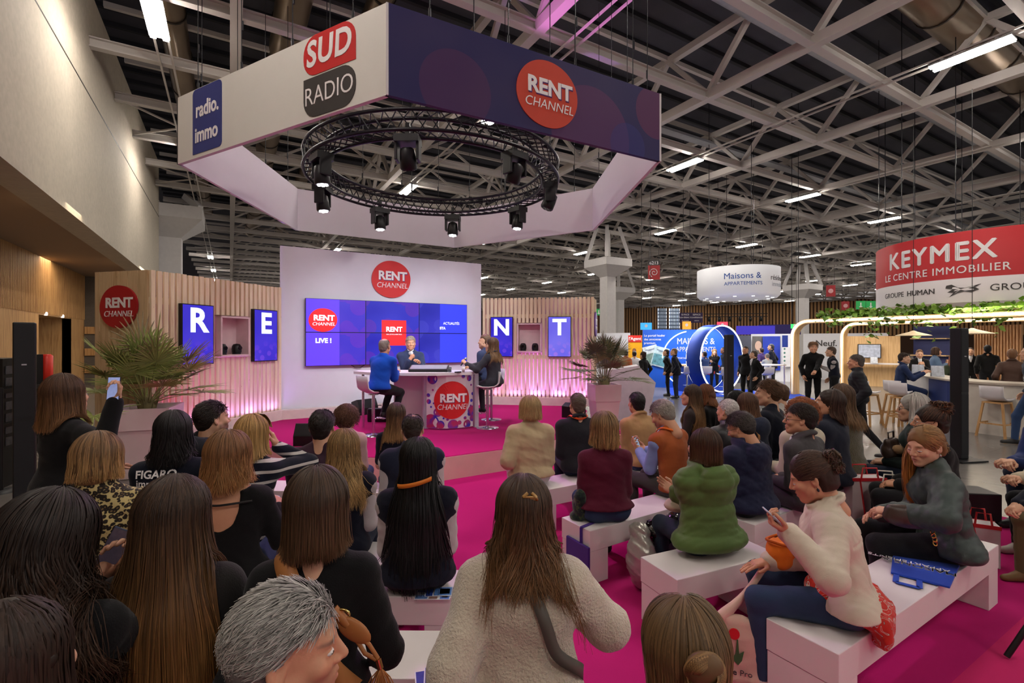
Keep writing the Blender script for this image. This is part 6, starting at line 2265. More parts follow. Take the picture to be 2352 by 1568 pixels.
P['whitehair'] = person('man with cropped white hair in a black leather jacket', (1672, 915, 5.2), D(-12), 'sit', lod=2, lean=10, sex='m', turn=14, skin='rosy',
						hair=dict(kind='short', colour=(176, 170, 164), tip=(206, 202, 196), len=.02, vol=.01), w=1.15, top=dict(mat=cloth('leather', (30, 29, 31), rough=.42, bump=.15, sheen=0, spec=.5), bulk=.022, collar='high'), legs=JEAND)
P['parka'] = person('man with dark greying hair and glasses in a navy hooded parka', (1702, 948, 4.3), D(-4), 'sit', lod=3, lean=10, sex='m', nod=24, turn=16, skin='rosy', stub=.55,
					hair=dict(kind='short', colour=(44, 38, 35), tip=(88, 82, 78), len=.05, up=.3, vol=.02, hs=1.08), w=1.2, hips=1.1, top=dict(mat=cloth('navy_parka', (26, 30, 56), rough=.75), bulk=.034, collar='hood', fold=.008, name='parka'), legs=TROUS, extras=[ex_glasses()])
P['strapwoman'] = person('woman with brown hair in a navy jacket with a tan bag strap', (1716, 903, 5.5), D(4), 'sit', lod=2, lean=12, nod=10,
						 hair=dict(kind='long', colour=(76, 52, 38), tip=(110, 76, 52), len=.24, wave=.006, vol=.014, wide=1.05), w=1.1, top=dict(mat=cloth('navy_coat2', (38, 44, 62)), bulk=.026, collar='hood'), legs=TROUS,
						 extras=[ex_strap((170, 120, 74), (-.1, .03, .19), (-.13, -.08, -.16), (-.12, -.16, .02), .03, 'bag_strap')])
P['youngman'] = person('young man with swept brown hair in a navy sweater, in profile', (1765, 871, 5.8), D(14), 'sit', lod=2, lean=8, turn=18, sex='m', skin='fair',
					   hair=dict(kind='short', colour=(92, 66, 46), len=.07, up=.25, vol=.02, swirl=.3), w=1.05, top=dict(mat=NAVYD, bulk=.01, collar='crew', name='sweater'), legs=JEAND)
P['behindyoung'] = person('person in a pale grey top just behind the young man in profile', (1788, 878, 6.3), D(10), 'sit', lod=1, lean=6, sex='m', turn=16, hair=dict(kind='short', colour=(84, 60, 42), len=.05, vol=.016), top=dict(mat=cloth('pale_grey', (196, 190, 182)), bulk=.012, name='sweater'), legs=JEAN)
P['ginger'] = person('person with curly ginger hair in a cream coat', (1838, 913, 4.8), D(-10), 'sit', lod=2, lean=6, turn=6,
					 hair=dict(kind='curly', colour=(128, 70, 34), len=.06, curl=.013, vol=.034, hs=1.14), w=1.1, top=dict(mat=cloth('cream_coat', (206, 194, 172)), bulk=.03, collar='high', name='coat'), legs=JEAN)
P['greysuit'] = person('man with black glasses and dark hair in a charcoal suit', (1840, 925, 4.38), D(2), 'sit', lod=3, lean=8, sex='m', turn=30, skin='rosy',
					   hair=dict(kind='short', colour=(46, 37, 32), len=.04, vol=.016, up=.2, hs=1.05), w=1.12, top=dict(mat=cloth('suit_charcoal', (70, 67, 68)), bulk=.014, collar='lapel', shirt=SHIRTW), legs=cloth('suit_charcoal', (70, 67, 68)), extras=[ex_glasses()])
P['profilewoman'] = person('dark-haired woman in a navy coat looking up to the left', (1905, 893, 5.0), D(6), 'sit', lod=2, lean=5, turn=28, nod=-10, skin='rosy',
						   hair=dict(kind='long', colour=(50, 35, 28), tip=(76, 52, 38), len=.16, wave=.006, vol=.012, phim=100, gather=.3, backp=.02), w=1.1, top=dict(mat=cloth('navy_coat3', (30, 34, 48)), bulk=.03, collar='high', name='coat'), legs=TROUS)
P['olive'] = person('woman with long brown hair in an olive fleece coat, behind the navy coat', (1930, 882, 5.45), D(-6), 'sit', lod=2, lean=5, turn=10,
					hair=dict(kind='long', colour=(74, 54, 40), tip=(122, 92, 62), len=.3, wave=.006, vol=.014), w=1.1, top=dict(mat=cloth('olive_fleece', (98, 90, 66), bump=.9, bscale=120, sheen=.5), bulk=.036, name='coat'), legs=TROUS)
def ex_blouse(i):
	q, p = i['q'], i['pel']
	V, F = sdf_mesh([ell(p + np.array((0, -.075, -.03)) * q, np.array((.25, .14, .075)) * q, None, .03), ell(p + np.array((0, -.14, -.1)) * q, np.array((.24, .06, .11)) * q, None, .05), ell(p + np.array((-.05, .05, .02)) * q, np.array((.15, .14, .08)) * q, None, .05)], .011, Fold(4, .014, (.05, .14), vert=.15), [((0, 0, .335), (0, 0, -1))])
	fmesh('blouse', V, F, M_FLORAL, i['root'])
def cream_seams(G, c, q):
	"""sewn seams of the jacket: a yoke across the shoulders and two long seams down the back"""
	x, y, z = G[..., 0] - c[0], G[..., 1] - c[1], G[..., 2] - c[2]
	back = y < .04
	g = np.exp(-((z - .03 + .12 * np.abs(x)) / .008) ** 2) * (np.abs(x) < .19)
	g = np.maximum(g, np.exp(-((np.abs(x) - .075 + .08 * z) / .006) ** 2) * (z < .03))
	return .009 * g * back
def ex_clip(color, loc, size=(.02, .05, .045), rx=0.3):
	def f(i):
		hc, Rh, k = i['head']
		m = MB()
		for sx in (-1, 1):
			m.tube([(sx * size[0], size[1] * .2, -size[2]), (sx * size[0] * 1.3, -size[1] * .6, -size[2] * .3), (sx * size[0] * 1.2, -size[1] * .6, size[2] * .5), (sx * size[0] * .4, 0, size[2])], .006, 6)
		for t in (-.6, -.1, .4):
			m.tube([(-size[0] * 1.25, -size[1] * .55, size[2] * t), (size[0] * 1.25, -size[1] * .55, size[2] * t)], .004, 5)
		m.v = [((x @ rotm(rx).T + np.array(loc)) * k) @ Rh.T + hc for x in m.v]
		m.build('hair_clip', mat('hair_clip_%d' % color[0], color, .25, spec=.6, var=.15, scale=60), i['root'])
	return f
def ex_earring(color):
	def f(i):
		hc, Rh, k = i['head']
		for sx in (-1, 1):
			m = MB().lathe([(0, -.012), (.006, -.007), (.007, 0), (.004, .007), (0, .009)], (sx * .084, -.008, -.052), n=10)
			m.tube([(sx * .083, -.008, -.045), (sx * .082, -.008, -.036)], .0012, 4)
			m.v = [(x * k) @ Rh.T + hc for x in m.v]
			m.build('earring', mat('earring_%d' % color[0], color, .15, metal=.8, var=0), i['root'])
	return f
P['cream'] = person('woman in a cream jacket and jeans looking down at her phone', (1868, 1042, 2.72), D(33), 'sit', lod=3, lean=13, nod=24, turn=-4, w=1.28, hips=1.3, skin='rosy', lookdown=True,
					hair=dict(kind='bun', colour=(58, 40, 30), tip=(78, 54, 38), vol=.012, bunc=(0, -.118, .045), bunr=(.042, .036, .06), bunmess=1.15, hs=1.04),
					top=dict(mat=cloth('cream_jacket', (212, 198, 178), bump=.12, sheen=.1), bulk=.026, collar='lapel', fold=.007, hem=-.02, groove=cream_seams, res=.0075), legs=JEAN, shoes=(206, 196, 190), spread=.16,
					arms=((('px', 1812, 1222, 2.5), 'grip', (.2, -.6, .75), (-.25, .75, .45), (-.8, -.4, -.8)), ((.0, .36, .66), 'flat', (0, 0, -1), (-.6, .8, -.1), (.5, -.8, -.5))),
					extras=[ex_blouse, ex_clip((74, 56, 40), (0, -.135, .05), (.03, .05, .06), .35), ex_earring((60, 60, 70))])
phone(P['cream'], 0, 'pale blue lit phone held by the woman in the cream jacket', (176, 170, 172), (150, 190, 220), .55, tilt=-.25)
def ex_tail(i):
	"""the long hair brought forward over one shoulder"""
	hc, Rh, k = i['head']
	rng = np.random.RandomState(7)
	n, t = 900, np.linspace(0, 1, 18)
	ctl = np.array([(.05, -.085, .04), (.085, -.03, -.02), (.09, .03, -.09), (.085, .075, -.2), (.08, .10, -.38)])
	PP = np.zeros((n, 18, 3))
	o = rng.normal(size=(n, 3)) * (.017, .02, .012)
	for j in range(3):
		PP[..., j] = np.interp(t, np.linspace(0, 1, 5), ctl[:, j])[None] + o[:, j:j + 1] * (1 - .35 * t[None]) + .003 * np.sin(t[None] * 9 + rng.uniform(0, 6, n)[:, None])
	V, F, C = ribbons(PP, rng, .0022, (140, 98, 54), (176, 106, 44), np.array((.05, -.1, 0)), .3)
	V = (V * k) @ Rh.T + hc
	MB().add(V, F, C, smooth=True).build('hair_tail', M_HAIR, i['root'])
P['quilted'] = person('red-blonde woman in a dark green quilted jacket looking over her shoulder', (2128, 978, 3.42), D(36), 'sit', lod=3, lean=10, turn=34, nod=14, w=1.3, hips=1.2, skin='fair', lookdown=True, lips=(150, 70, 74),
					  hair=dict(kind='bun', colour=(138, 102, 62), tip=(150, 106, 60), vol=.014, bunc=(0, -.105, -.03), bunr=(.05, .03, .05)),
					  top=dict(mat=cloth('green_quilt', (52, 64, 60), rough=.5, bump=.1, sheen=.05, spec=.35), bulk=.034, collar='crew', quilt=(.085, .007), fold=.005), legs=TROUS, spread=.14,
					  arms=(((-.26, .36, .78), 'rest', None, None, (-.9, -.2, -.3)), ((.02, .36, .68), 'rest')), extras=[ex_earring((200, 196, 190)), ex_tail])
P['silver'] = person('older woman with long silver hair beside the bar, looking left', (2098, 905, 5.1), D(20), 'sit', lod=2, lean=8, turn=8,
					 hair=dict(kind='long', colour=(170, 164, 156), tip=(196, 190, 182), len=.16, wave=.008, vol=.022, hs=1.1, phim=112), top=dict(mat=cloth('dark_green', (32, 44, 42)), bulk=.02, name='coat'), legs=JEAND, extras=[ex_glasses()])
P['curlybun'] = person('woman with a curly bun and glasses in a black coat', (2138, 930, 4.3), D(26), 'sit', lod=2, lean=8, turn=8, skin='rosy',
					   hair=dict(kind='bun', colour=(48, 33, 26), tip=(116, 70, 38), vol=.02, bunc=(0, -.075, .118), bunr=(.055, .05, .045), bunmess=1.25, hs=1.05), top=dict(mat=BLK, bulk=.03, name='coat'), legs=TROUS, w=1.1, extras=[ex_glasses((120, 116, 112))])
P['handsnavy'] = person('person in a navy sweater with clasped hands, cut off by the right edge', (2415, 905, 4.9), D(62), 'sit', lod=2, lean=24, sex='m', hair=dict(kind='short', colour=DBROWN), top=dict(mat=cloth('navy_blue', (32, 46, 92)), bulk=.014, name='sweater'), legs=JEAND, arms=(((-.03, .62, .72), 'grip'), ((.03, .62, .72), 'grip')), w=1.1)
P['khaki'] = person('person in khaki trousers and tan boots, cut off by the right edge', (2465, 1000, 3.75), D(58), 'sit', lod=2, lean=16, sex='m', hair=dict(kind='short', colour=DBROWN), top=dict(mat=NAVYD, bulk=.016), legs=cloth('khaki', (96, 82, 56)), shoes=(112, 82, 48), arms=(((-.03, .52, .66), 'grip'), ((.03, .52, .66), 'grip')), spread=.15, tuck=-.03)
P['darklegs'] = person('person in dark trousers and pale shoes with joined hands at the right edge', (2435, 950, 4.3), D(60), 'sit', lod=2, lean=16, hair=dict(kind='long', colour=BROWN, len=.2), top=dict(mat=cloth('cream_knit', (190, 176, 150)), bulk=.014, name='sweater'), legs=TROUS, shoes=(196, 186, 176), arms=(((-.03, .5, .72), 'grip'), ((.03, .5, .72), 'grip')))
P['bunfront'] = person('person with golden brown hair tied in a topknot at the bottom edge', (1574, 1382, 1.12), D(-34), 'sit', lod=3, lean=4, nod=4,
					   hair=dict(kind='long', colour=(92, 70, 46), tip=(150, 114, 70), len=.2, wave=.003, freq=12, vol=.013, gather=.35, gdist=.2, endw=.05, hs=1.1, dens=1.3), top=dict(mat=BLKC, bulk=.01, collar='crew'), legs=TROUS, seat=.5)
def topknot(i):
	hc, Rh, k = i['head']
	rng = np.random.RandomState(12)
	c = np.array((0, -.128, .055))
	n, sg = 520, 16
	PP = np.zeros((n, sg, 3))
	th0 = rng.uniform(0, 6.28, n)
	r0 = rng.uniform(.2, 1, n) ** .5
	t = np.linspace(0, 1, sg)
	for j in range(n):
		a = rng.uniform(-.6, .6)
		ang = th0[j] + t * 2.6
		PP[j] = c + np.stack([.042 * r0[j] * np.cos(ang), -.02 - .022 * np.sqrt(np.clip(1 - r0[j] ** 2, 0, 1)) + .008 * np.sin(ang * 2), .034 * r0[j] * np.sin(ang)], -1)
	m = MB()
	V, F, C = ribbons(PP, rng, .002, (96, 68, 42), (164, 126, 80), c, .4)
	m.add(V, F, C, smooth=True)
	V, F = sdf_mesh([ell(c + np.array((0, -.018, 0)), (.04, .026, .034))], .005)
	m.add(V, F, np.array(srgb((104, 76, 48))), smooth=True)
	m.v = [(x * k) @ Rh.T + hc for x in m.v]
	m.build('topknot', M_HAIR, i['root'])
	n, sg = 900, 14
	PP = np.zeros((n, sg, 3))
	t = np.linspace(0, 1, sg)
	ox = rng.normal(size=(n, 2)) * (.012, .007)
	fl = rng.normal(size=n) * .03
	for j in range(n):
		PP[j] = c + np.stack([ox[j, 0] + fl[j] * t, -.012 + ox[j, 1] - .03 * np.sin(t * 2.2), -.015 - .27 * t * (1 - .1 * ox[j, 1])], -1)
	V, F, C = ribbons(PP, rng, .0021, (120, 90, 56), (188, 148, 92), c + np.array((0, .05, 0)), .4)
	V = (V * k) @ Rh.T + hc
	MB().add(V, F, C, smooth=True).build('ponytail', M_HAIR, i['root'])
	e = MB().tube([c * 1 + np.array((.03 * math.cos(a), -.004, -.02 + .012 * math.sin(a))) for a in np.linspace(0, 6.28, 20, endpoint=False)], .006, 8, closed=True)
	e.v = [(x * k) @ Rh.T + hc for x in e.v]
	e.build('hair_tie', mat('hair_tie', (206, 200, 196), .6), i['root'])
topknot(P['bunfront'])
ex_clip((176, 132, 70), (.02, -.112, .085), (.018, .02, .012), .6)(P['teddy'])
# ---- on the stage
SZ = 1.065
P['blueman'] = person('bald man in a bright blue shirt seated at the desk with his back turned', (883, 777, 8.35), D(-52), 'sit', seat=SZ, lod=2, lean=16, sex='m', turn=6, skin='rosy',
					  hair=dict(kind='short', colour=(120, 108, 100), len=.01, vol=.004, bald=40), w=1.1, top=dict(mat=cloth('bright_blue', (20, 78, 190), bump=.1), bulk=.016, name='shirt', hem=-.05), legs=TROUS, foot=.6, arms=(((-.1, .42, SZ + .33), 'rest'), ((.05, .44, SZ + .33), 'rest')), spread=.1, tuck=.12)
P['suitman'] = person('grey-haired man in a navy suit speaking into a microphone behind the desk', (943, 771, 9.9), D(166), 'sit', seat=SZ, lod=2, lean=6, sex='m', skin='rosy',
					  hair=dict(kind='short', colour=(150, 136, 122), len=.03, vol=.008), w=1.1, top=dict(mat=cloth('navy_suit', (52, 62, 92)), bulk=.014, collar='lapel', shirt=SHIRTW), legs=TROUS, foot=.6,
					  arms=('desk', ((.04, .24, SZ + .50), 'fist', (-.6, -.5, 0), (-.5, .1, .8))))
P['stagewoman'] = person('long-haired woman in a dark grey suit seated at the right of the desk', (1130, 775, 9.1), D(20), 'sit', seat=SZ + .02, lod=2, lean=6, turn=36,
						 hair=dict(kind='long', colour=(84, 62, 46), tip=(140, 108, 74), len=.3, wave=.008, vol=.013), top=dict(mat=cloth('suit_grey', (54, 54, 62)), bulk=.012, collar='lapel'), legs=cloth('suit_grey', (54, 54, 62)), foot=.55,
						 arms=((('px', 1072, 836, 9.0), 'fist', None, (-.3, .6, .6)), (('px', 1078, 842, 8.95), 'rest')))
P['stageman'] = person('man with brown hair mostly hidden behind the long-haired woman on stage', (1114, 766, 9.9), D(30), 'sit', seat=SZ + .02, lod=1, lean=4, turn=14, sex='m',
					   hair=dict(kind='short', colour=(96, 72, 52), len=.05, vol=.02), top=dict(mat=cloth('navy_suit', (52, 62, 92)), bulk=.012), legs=TROUS, foot=.55, arms=('lap', 'lap'))
def microphone(info, side, label, d=(0, .05, 0)):
	w_, M = info['hands'][side]
	q = info['q']
	sx = 1 if side == 0 else -1
	c = to_world(info, w_ + M @ np.array((.01 * sx, .075, -.03)) * q)
	ax = rot_z(M @ np.array((sx, .25, .1)), info['yaw'])
	ax = ax / np.linalg.norm(ax)
	if ax[2] < 0:
		ax = -ax
	o = empty('microphone', tuple(c), 0, label, 'microphone')
	MB().tube([-ax * .1, ax * .06], [.011, .016], 12).build('handle', M_BLACK, o)
	MB().tube([ax * .06, ax * .075, ax * .1, ax * .115], [.018, .026, .026, .012], 14).build('head', mat('mic_mesh', (160, 160, 168), .35, metal=.7, var=.2, scale=300), o)
	return o
microphone(P['suitman'], 1, 'handheld microphone at the mouth of the man in the navy suit')
microphone(P['stagewoman'], 0, 'silver-headed microphone held by the woman in the dark grey suit')
# ================================================================== THE FAIR BEYOND: booths, signs, visitors
LED_W = emis('led_white', (255, 250, 240), 3.2)
OAK = wood('oak_panel', (222, 184, 132), (196, 152, 100))
def hang(o, z, pts, top=12.34):
	m = MB()
	for (x, y) in pts:
		m.tube([(x, y, z), (x, y, top - o.location.z)], .012, 5)
	m.build('suspension_cable', M_BLACKM, o)
def cyl_text(o, body, size, phi, z, R, m, bold=0.0, sx=1.0, name='lettering', shear=0, space=1.0):
	"""lettering wrapped on the outside of a cylinder, centred at azimuth phi"""
	t = text(o, body, size, (0, 0, 0), m, name=name, bold=bold, ext=.002, shear=shear, space=space, tri=True)
	t.rotation_euler = (0, 0, 0)
	t.scale = (1, 1, 1)
	for v in t.data.vertices:
		a = phi + v.co.x * sx / R
		r = R + .006 + v.co.z
		v.co = (r * math.cos(a), r * math.sin(a), z + v.co.y)
	return t
def az(c, R, u):
	"""azimuth of the near side point of a vertical cylinder seen at column u"""
	x = (u - 1176) / FP
	d = np.array((CY * x + SY, -SY * x + CY))
	d /= np.linalg.norm(d)
	p = -np.array(c)
	b = p @ d
	t = -b - math.sqrt(max(b * b - p @ p + R * R, 0))
	h = d * t - np.array(c)
	return math.atan2(h[1], h[0])
# red and white ring banner over the bar
KC, KR, KZ = (20.74, 5.36), 2.9, 3.06
kb = empty('ring_banner', (KC[0], KC[1], KZ), 0, 'big round red and white hanging banner over the bar at right', 'hanging sign')
mk = bpy.data.materials.new('keymex_print')
nt, b_ = nodes_of(mk)
sp = N(nt, 'SeparateXYZ')
nt.links.new(N(nt, 'TexCoord').outputs['Object'], sp.inputs[0])
gt = N(nt, 'Math', operation='GREATER_THAN', n_1=.68)
nt.links.new(sp.outputs[2], gt.inputs[0])
nt.links.new(ramp(nt, gt.outputs[0], [(.4, (226, 220, 220)), (.6, (178, 34, 40))], 'CONSTANT'), b_.inputs['Base Color'])
b_.inputs['Roughness'].default_value = .7
MB().lathe([(KR, 0), (KR, 2.0), (KR - .05, 2.0), (KR - .05, 0), (KR, 0)], n=96).build('banner_shell', mk, kb)
hang(kb, 2.0, [(KR * math.cos(a) * .98, KR * math.sin(a) * .98) for a in np.linspace(0, 6.28, 13)[:-1]])
INKG = mat('ink_grey', (70, 66, 66), .6, var=0)
cyl_text(kb, 'KEYMEX', .72, az(KC, KR, 2138), 1.42, KR, M_INKW, .02, .95, space=1.16)
cyl_text(kb, 'LE CENTRE IMMOBILIER', .30, az(KC, KR, 2140), .92, KR, M_INKW, .002, .95, space=1.12)
cyl_text(kb, 'GROUPE', .22, az(KC, KR, 2052), .36, KR, INKG, 0, 1.0)
cyl_text(kb, 'HUMAN', .22, az(KC, KR, 2113), .36, KR, INKG, .004, 1.0)
cyl_text(kb, 'GROUPE', .26, az(KC, KR, 2340), .36, KR, INKG, 0, 1.1)
# the flying bird mark
bird = [(-.32, .14), (-.2, .16), (-.06, .06), (.08, .04), (.3, .1), (.42, .13), (.3, .04), (.38, -.02), (.22, -.1), (.08, -.06), (-.08, -.1), (-.26, -.2), (-.16, -.08), (-.3, -.06), (-.18, .02), (-.34, .06)]
pb = az(KC, KR, 2207)
V = [((KR + .008) * math.cos(pb + x / KR), (KR + .008) * math.sin(pb + x / KR), .36 + z) for (x, z) in bird]
n = len(V)
cb_ = (np.mean([v[0] for v in V]), np.mean([v[1] for v in V]), .37)
MB().add([cb_] + V, [(0, 1 + i, 1 + (i + 1) % n) for i in range(n)]).build('bird_mark', INKG, kb)
# white drum sign
dp = px(1694, 700, 20.5)
MR = 1.62
mdr = empty('drum_sign', (dp.x, dp.y, 3.78), 0, 'white round drum sign with blue lettering hung over the blue booth', 'hanging sign')
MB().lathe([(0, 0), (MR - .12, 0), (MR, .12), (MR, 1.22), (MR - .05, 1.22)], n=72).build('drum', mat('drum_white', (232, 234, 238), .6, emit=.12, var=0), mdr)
sp_ = MB()
for a in np.linspace(0, 6.28, 13)[:-1]:
	sp_.tube([((MR - .3) * math.cos(a), (MR - .3) * math.sin(a), -.012), ((MR - .3) * math.cos(a), (MR - .3) * math.sin(a), .0)], .06, 10)
sp_.build('downlights', LED_W, mdr)
hang(mdr, 1.2, [(MR * .7 * math.cos(a), MR * .7 * math.sin(a)) for a in (0, 2.1, 4.2)])
INKB = mat('ink_blue', (52, 96, 176), .6, var=0)
pa1 = az((dp.x, dp.y), MR, 1706)
cyl_text(mdr, 'Maisons &', .34, pa1, .78, MR, INKB, 0, 1.0)
cyl_text(mdr, 'APPARTEMENTS', .2, pa1 + .02, .48, MR, INKB, 0, 1.0)
cyl_text(mdr, 'résidences', .3, az((dp.x, dp.y), MR, 1776) + .3, .72, MR, INKG, 0, 1.0)
cyl_text(mdr, 'immobilier', .26, az((dp.x, dp.y), MR, 1776) + .3, .46, MR, mat('ink_pale', (170, 176, 188), .6, var=0), 0, 1.0)
def panel(name, u0, u1, v0, v1, d0, d1=None, m=None, label='', cat='panel', th=.08, z0=None, group=None):
	"""an upright board whose face runs from pixel column u0 to u1"""
	d1 = d1 or d0
	p, q = px(u0, v0, d0), px(u1, v0, d1)
	zb = px(u0, v1, d0).z if z0 is None else z0
	ang = math.atan2(q.y - p.y, q.x - p.x)
	ln = math.hypot(q.x - p.x, q.y - p.y)
	o = empty(name, (p.x, p.y, zb), ang, label, cat, group)
	MB().box((0, 0, 0), (ln, th, p.z - zb)).build('board', m, o)
	o['w'] = ln
	o['h'] = p.z - zb
	return o
BLUE = mat('booth_blue', (22, 84, 190), .5, var=.06, scale=.8)
BLUED = mat('booth_navy', (24, 58, 150), .5, var=.06)
a = panel('booth_wall', 1476, 1533, 757, 890, 20.6, 20.2, BLUE, 'blue booth wall with magazine covers, left of the blue ring arch', 'booth wall', z0=0)
for k, t in enumerate(('Le portail leader', 'des annonces', 'premium')):
	text(a, t, .13, (.06, -.01, 2.2 - .16 * k), M_INKW, align='LEFT', ext=.001)
for k, (x, z, r) in enumerate(((.38, 1.35, -.25), (.72, 1.3, .25))):
	mg = plate(a, 'magazine_cover', [(-.3, -.42), (.3, -.42), (.3, .42), (-.3, .42)], -.04 - k * .02, -.02 - k * .02, mat('magazine_%d' % k, ((196, 204, 206), (176, 196, 200))[k], .5, var=.35, scale=6), (x, 0, z))
	mg.rotation_euler = (0, r, 0)
	plate(mg, 'photo', [(-.26, -.36), (.26, -.36), (.26, .1), (-.26, .1)], -.046 - k * .02, -.041 - k * .02, mat('landscape_print_%d' % k, ((110, 130, 120), (90, 140, 150))[k], .5, var=.45, scale=9))
	text(mg, 'Maisons', .12, (0, -.045 - k * .02, .26), mat('ink_navy', (40, 60, 110), .6, var=0), ext=.001)
b = panel('booth_wall', 1533, 1664, 757, 890, 20.2, 19.6, BLUE, 'blue booth wall with white lettering behind the blue ring arch', 'booth wall', z0=0)
bw_ = b['w']
text(b, 'MAISONS &', .36, (bw_ * .5, -.012, 1.95), M_INKW, bold=.004, sx=.8, ext=.001)
text(b, 'APPARTEMENTS', .27, (bw_ * .5, -.012, 1.62), M_INKW, bold=.002, sx=.8, ext=.001)
text(b, 'LE PORTAIL LEADER DES ANNONCES', .1, (bw_ * .5, -.012, 1.25), M_INKW, ext=.001)
plate(b, 'map_mark', [(1.5, .62), (1.75, .56), (1.95, .7), (2.05, .95), (1.8, 1.1), (1.55, .9)], -.02, -.005, mat('map_red', (206, 60, 56), .5, var=.3, scale=7))
rngm = MB()
for t0, t1 in ((1.75, 3.1), (3.5, 4.4)):
	rngm.tube([(.95 + 1.15 * math.cos(t), -.03, 1.2 + 1.18 * math.sin(t)) for t in np.linspace(t0, t1, 24)], .022, 6)
rngm.build('led_arc', LED_W, b)
tag(MB().box((0, -3.0, 0.004), (4.6, 0, .012)).build('booth_carpet', mat('carpet_blue', (24, 70, 190), .9), None, (b.location.x, b.location.y, 0), b.rotation_euler.z), 'blue carpet on the floor of the blue booth', 'carpet')
c = px(1643, 822, 18.4)
ra_ = empty('ring_arch', (c.x, c.y, 1.3), math.radians(0), 'big blue ring-shaped arch with white light strips', 'arch')
RA = 1.29
MB().lathe([(RA, -.3), (RA, .3), (RA - .07, .3), (RA - .07, -.3), (RA, -.3)], n=72).build('hoop', BLUED, ra_).rotation_euler = (math.pi / 2, 0, 0)
for s in (-1, 1):
	MB().tube([((RA - .04) * math.cos(t), s * .31, (RA - .04) * math.sin(t)) for t in np.linspace(0, 6.28, 72, endpoint=False)], .026, 6, closed=True).build('light_strip', LED_W, ra_)
# neighbouring stands
BW = mat('booth_white', (222, 222, 226), .6, var=.02)
panel('booth_wall', 1664, 1725, 770, 890, 22.5, 22.5, mat('booth_dark', (58, 60, 72), .5, var=.3, scale=2), 'dark grey booth wall right of the blue ring arch', 'booth wall', z0=0)
w2 = panel('booth_wall', 1725, 1832, 767, 890, 24, 23, BW, 'white booth wall with a portrait poster and blue posters', 'booth wall', z0=0)
pw = panel('portrait_poster', 1728, 1752, 772, 815, 23.7, 23.6, mat('poster_grey', (96, 92, 92), .5, var=.3, scale=3), "poster with a woman's face on the white booth", 'poster', .02)
plate(pw, 'face', blob(.15, .24), -.012, -.004, mat('poster_face', (206, 172, 156), .5, var=.08, scale=4), (.27, 0, .46))
panel('blue_poster', 1752, 1792, 772, 850, 23.5, 23.3, mat('poster_blue', (36, 60, 170), .5, var=.25, scale=2), 'blue poster with a green stripe on the white booth', 'poster', .02)
pq = panel('blue_poster', 1797, 1815, 770, 803, 23.2, 23.2, mat('poster_blue2', (34, 56, 140), .5, var=.1), 'small blue poster at the right end of the white booth', 'poster', .02)
ck = panel('check_list_poster', 1797, 1822, 797, 842, 23.0, 23.0, BW, 'white poster with a column of check marks', 'poster', .02)
for k in range(5):
	plate(ck, 'check_mark', blob(.045, .045, 12), -.012, -.004, mat('check_green', (70, 120, 110), .5), (.1, 0, .86 - .19 * k))
pw2 = panel('booth_wall', 1845, 2040, 766, 880, 25, 23, BW, 'white booth wall reading Neuf behind the light arches', 'booth wall', z0=0)
text(pw2, 'Neuf.', .42, (1.0, -.02, 1.85), INKG, bold=.006, ext=.001)
# the light arches with ivy
def arch(x, y0, y1, ztop, label, dep=.34):
	o = empty('light_arch', (x, y1, 0), 0, label, 'arch')
	r = .55
	pts = [(0, 0, 0), (0, 0, ztop - r)] + [(0, -r + r * math.cos(t), ztop - r + r * math.sin(t)) for t in np.linspace(0, math.pi / 2, 9)][1:] + [(0, y0 - y1, ztop)]
	m = MB()
	n = len(pts)
	P_ = np.array(pts)
	T = np.gradient(P_, axis=0)
	T /= np.linalg.norm(T, axis=1, keepdims=True)
	up = np.stack([np.zeros(n), -T[:, 2], T[:, 1]], 1)
	V = np.concatenate([P_ + up * .07 + (-dep / 2, 0, 0), P_ + up * .07 + (dep / 2, 0, 0), P_ - up * .07 + (dep / 2, 0, 0), P_ - up * .07 + (-dep / 2, 0, 0)])
	m.add(V, [(a * n + i, a * n + i + 1, ((a + 1) % 4) * n + i + 1, ((a + 1) % 4) * n + i) for a in range(4) for i in range(n - 1)])
	m.build('frame', OAK, o)
	MB().tube([(p[0] - dep / 2 - .02, p[1], p[2]) for p in pts], .04, 6).build('light_strip', LED_W, o)
	return o
arch(18.0, -1.0, 9.95, 2.68, 'wooden arch with a white light strip, nearer one beside the bar')
arch(23.6, 1.0, 10.9, 2.72, 'wooden arch with a white light strip, farther one behind the bar')
M_IVY = mat('ivy_leaf', (255, 255, 255), .5, attr=True, var=.1)
def ivy(path, n, label, seed, drop=.35):
	rnd = np.random.RandomState(seed)
	path = np.array(path, float)
	o = empty('ivy_garland', tuple(path[0]), 0, label, 'plant')
	m = MB()
	t = rnd.uniform(0, 1, n)
	c = np.stack([np.interp(t, np.linspace(0, 1, len(path)), path[:, k]) for k in range(3)], 1) - path[0]
	clump = (np.sin(t * 37) * .5 + .5) ** 2
	c += rnd.normal(size=(n, 3)) * (.16, .16, .07)
	c[:, 2] -= rnd.uniform(0, 1, n) ** 2 * drop * clump - rnd.uniform(0, .12, n)
	col = np.array(srgb((120, 156, 60)))
	for k in range(n):
		s = rnd.uniform(.055, .12)
		R = rotm(*rnd.uniform(-1.1, 1.1, 2), rnd.uniform(0, 6.28))
		V = np.array([(0, -1, 0), (.8, -.3, .12), (.5, .4, 0), (0, 1.1, -.15), (-.5, .4, 0), (-.8, -.3, .12)]) * s
		m.add(V @ R.T + c[k], [(0, 1, 2, 5), (2, 3, 4, 5)], col=col * rnd.uniform(.5, 1.5))
	m.build('leaves', M_IVY, o)
	s = MB()
	s.tube([tuple(p - path[0]) for p in path], .02, 5)
	s.build('stem', M_STEM, o)
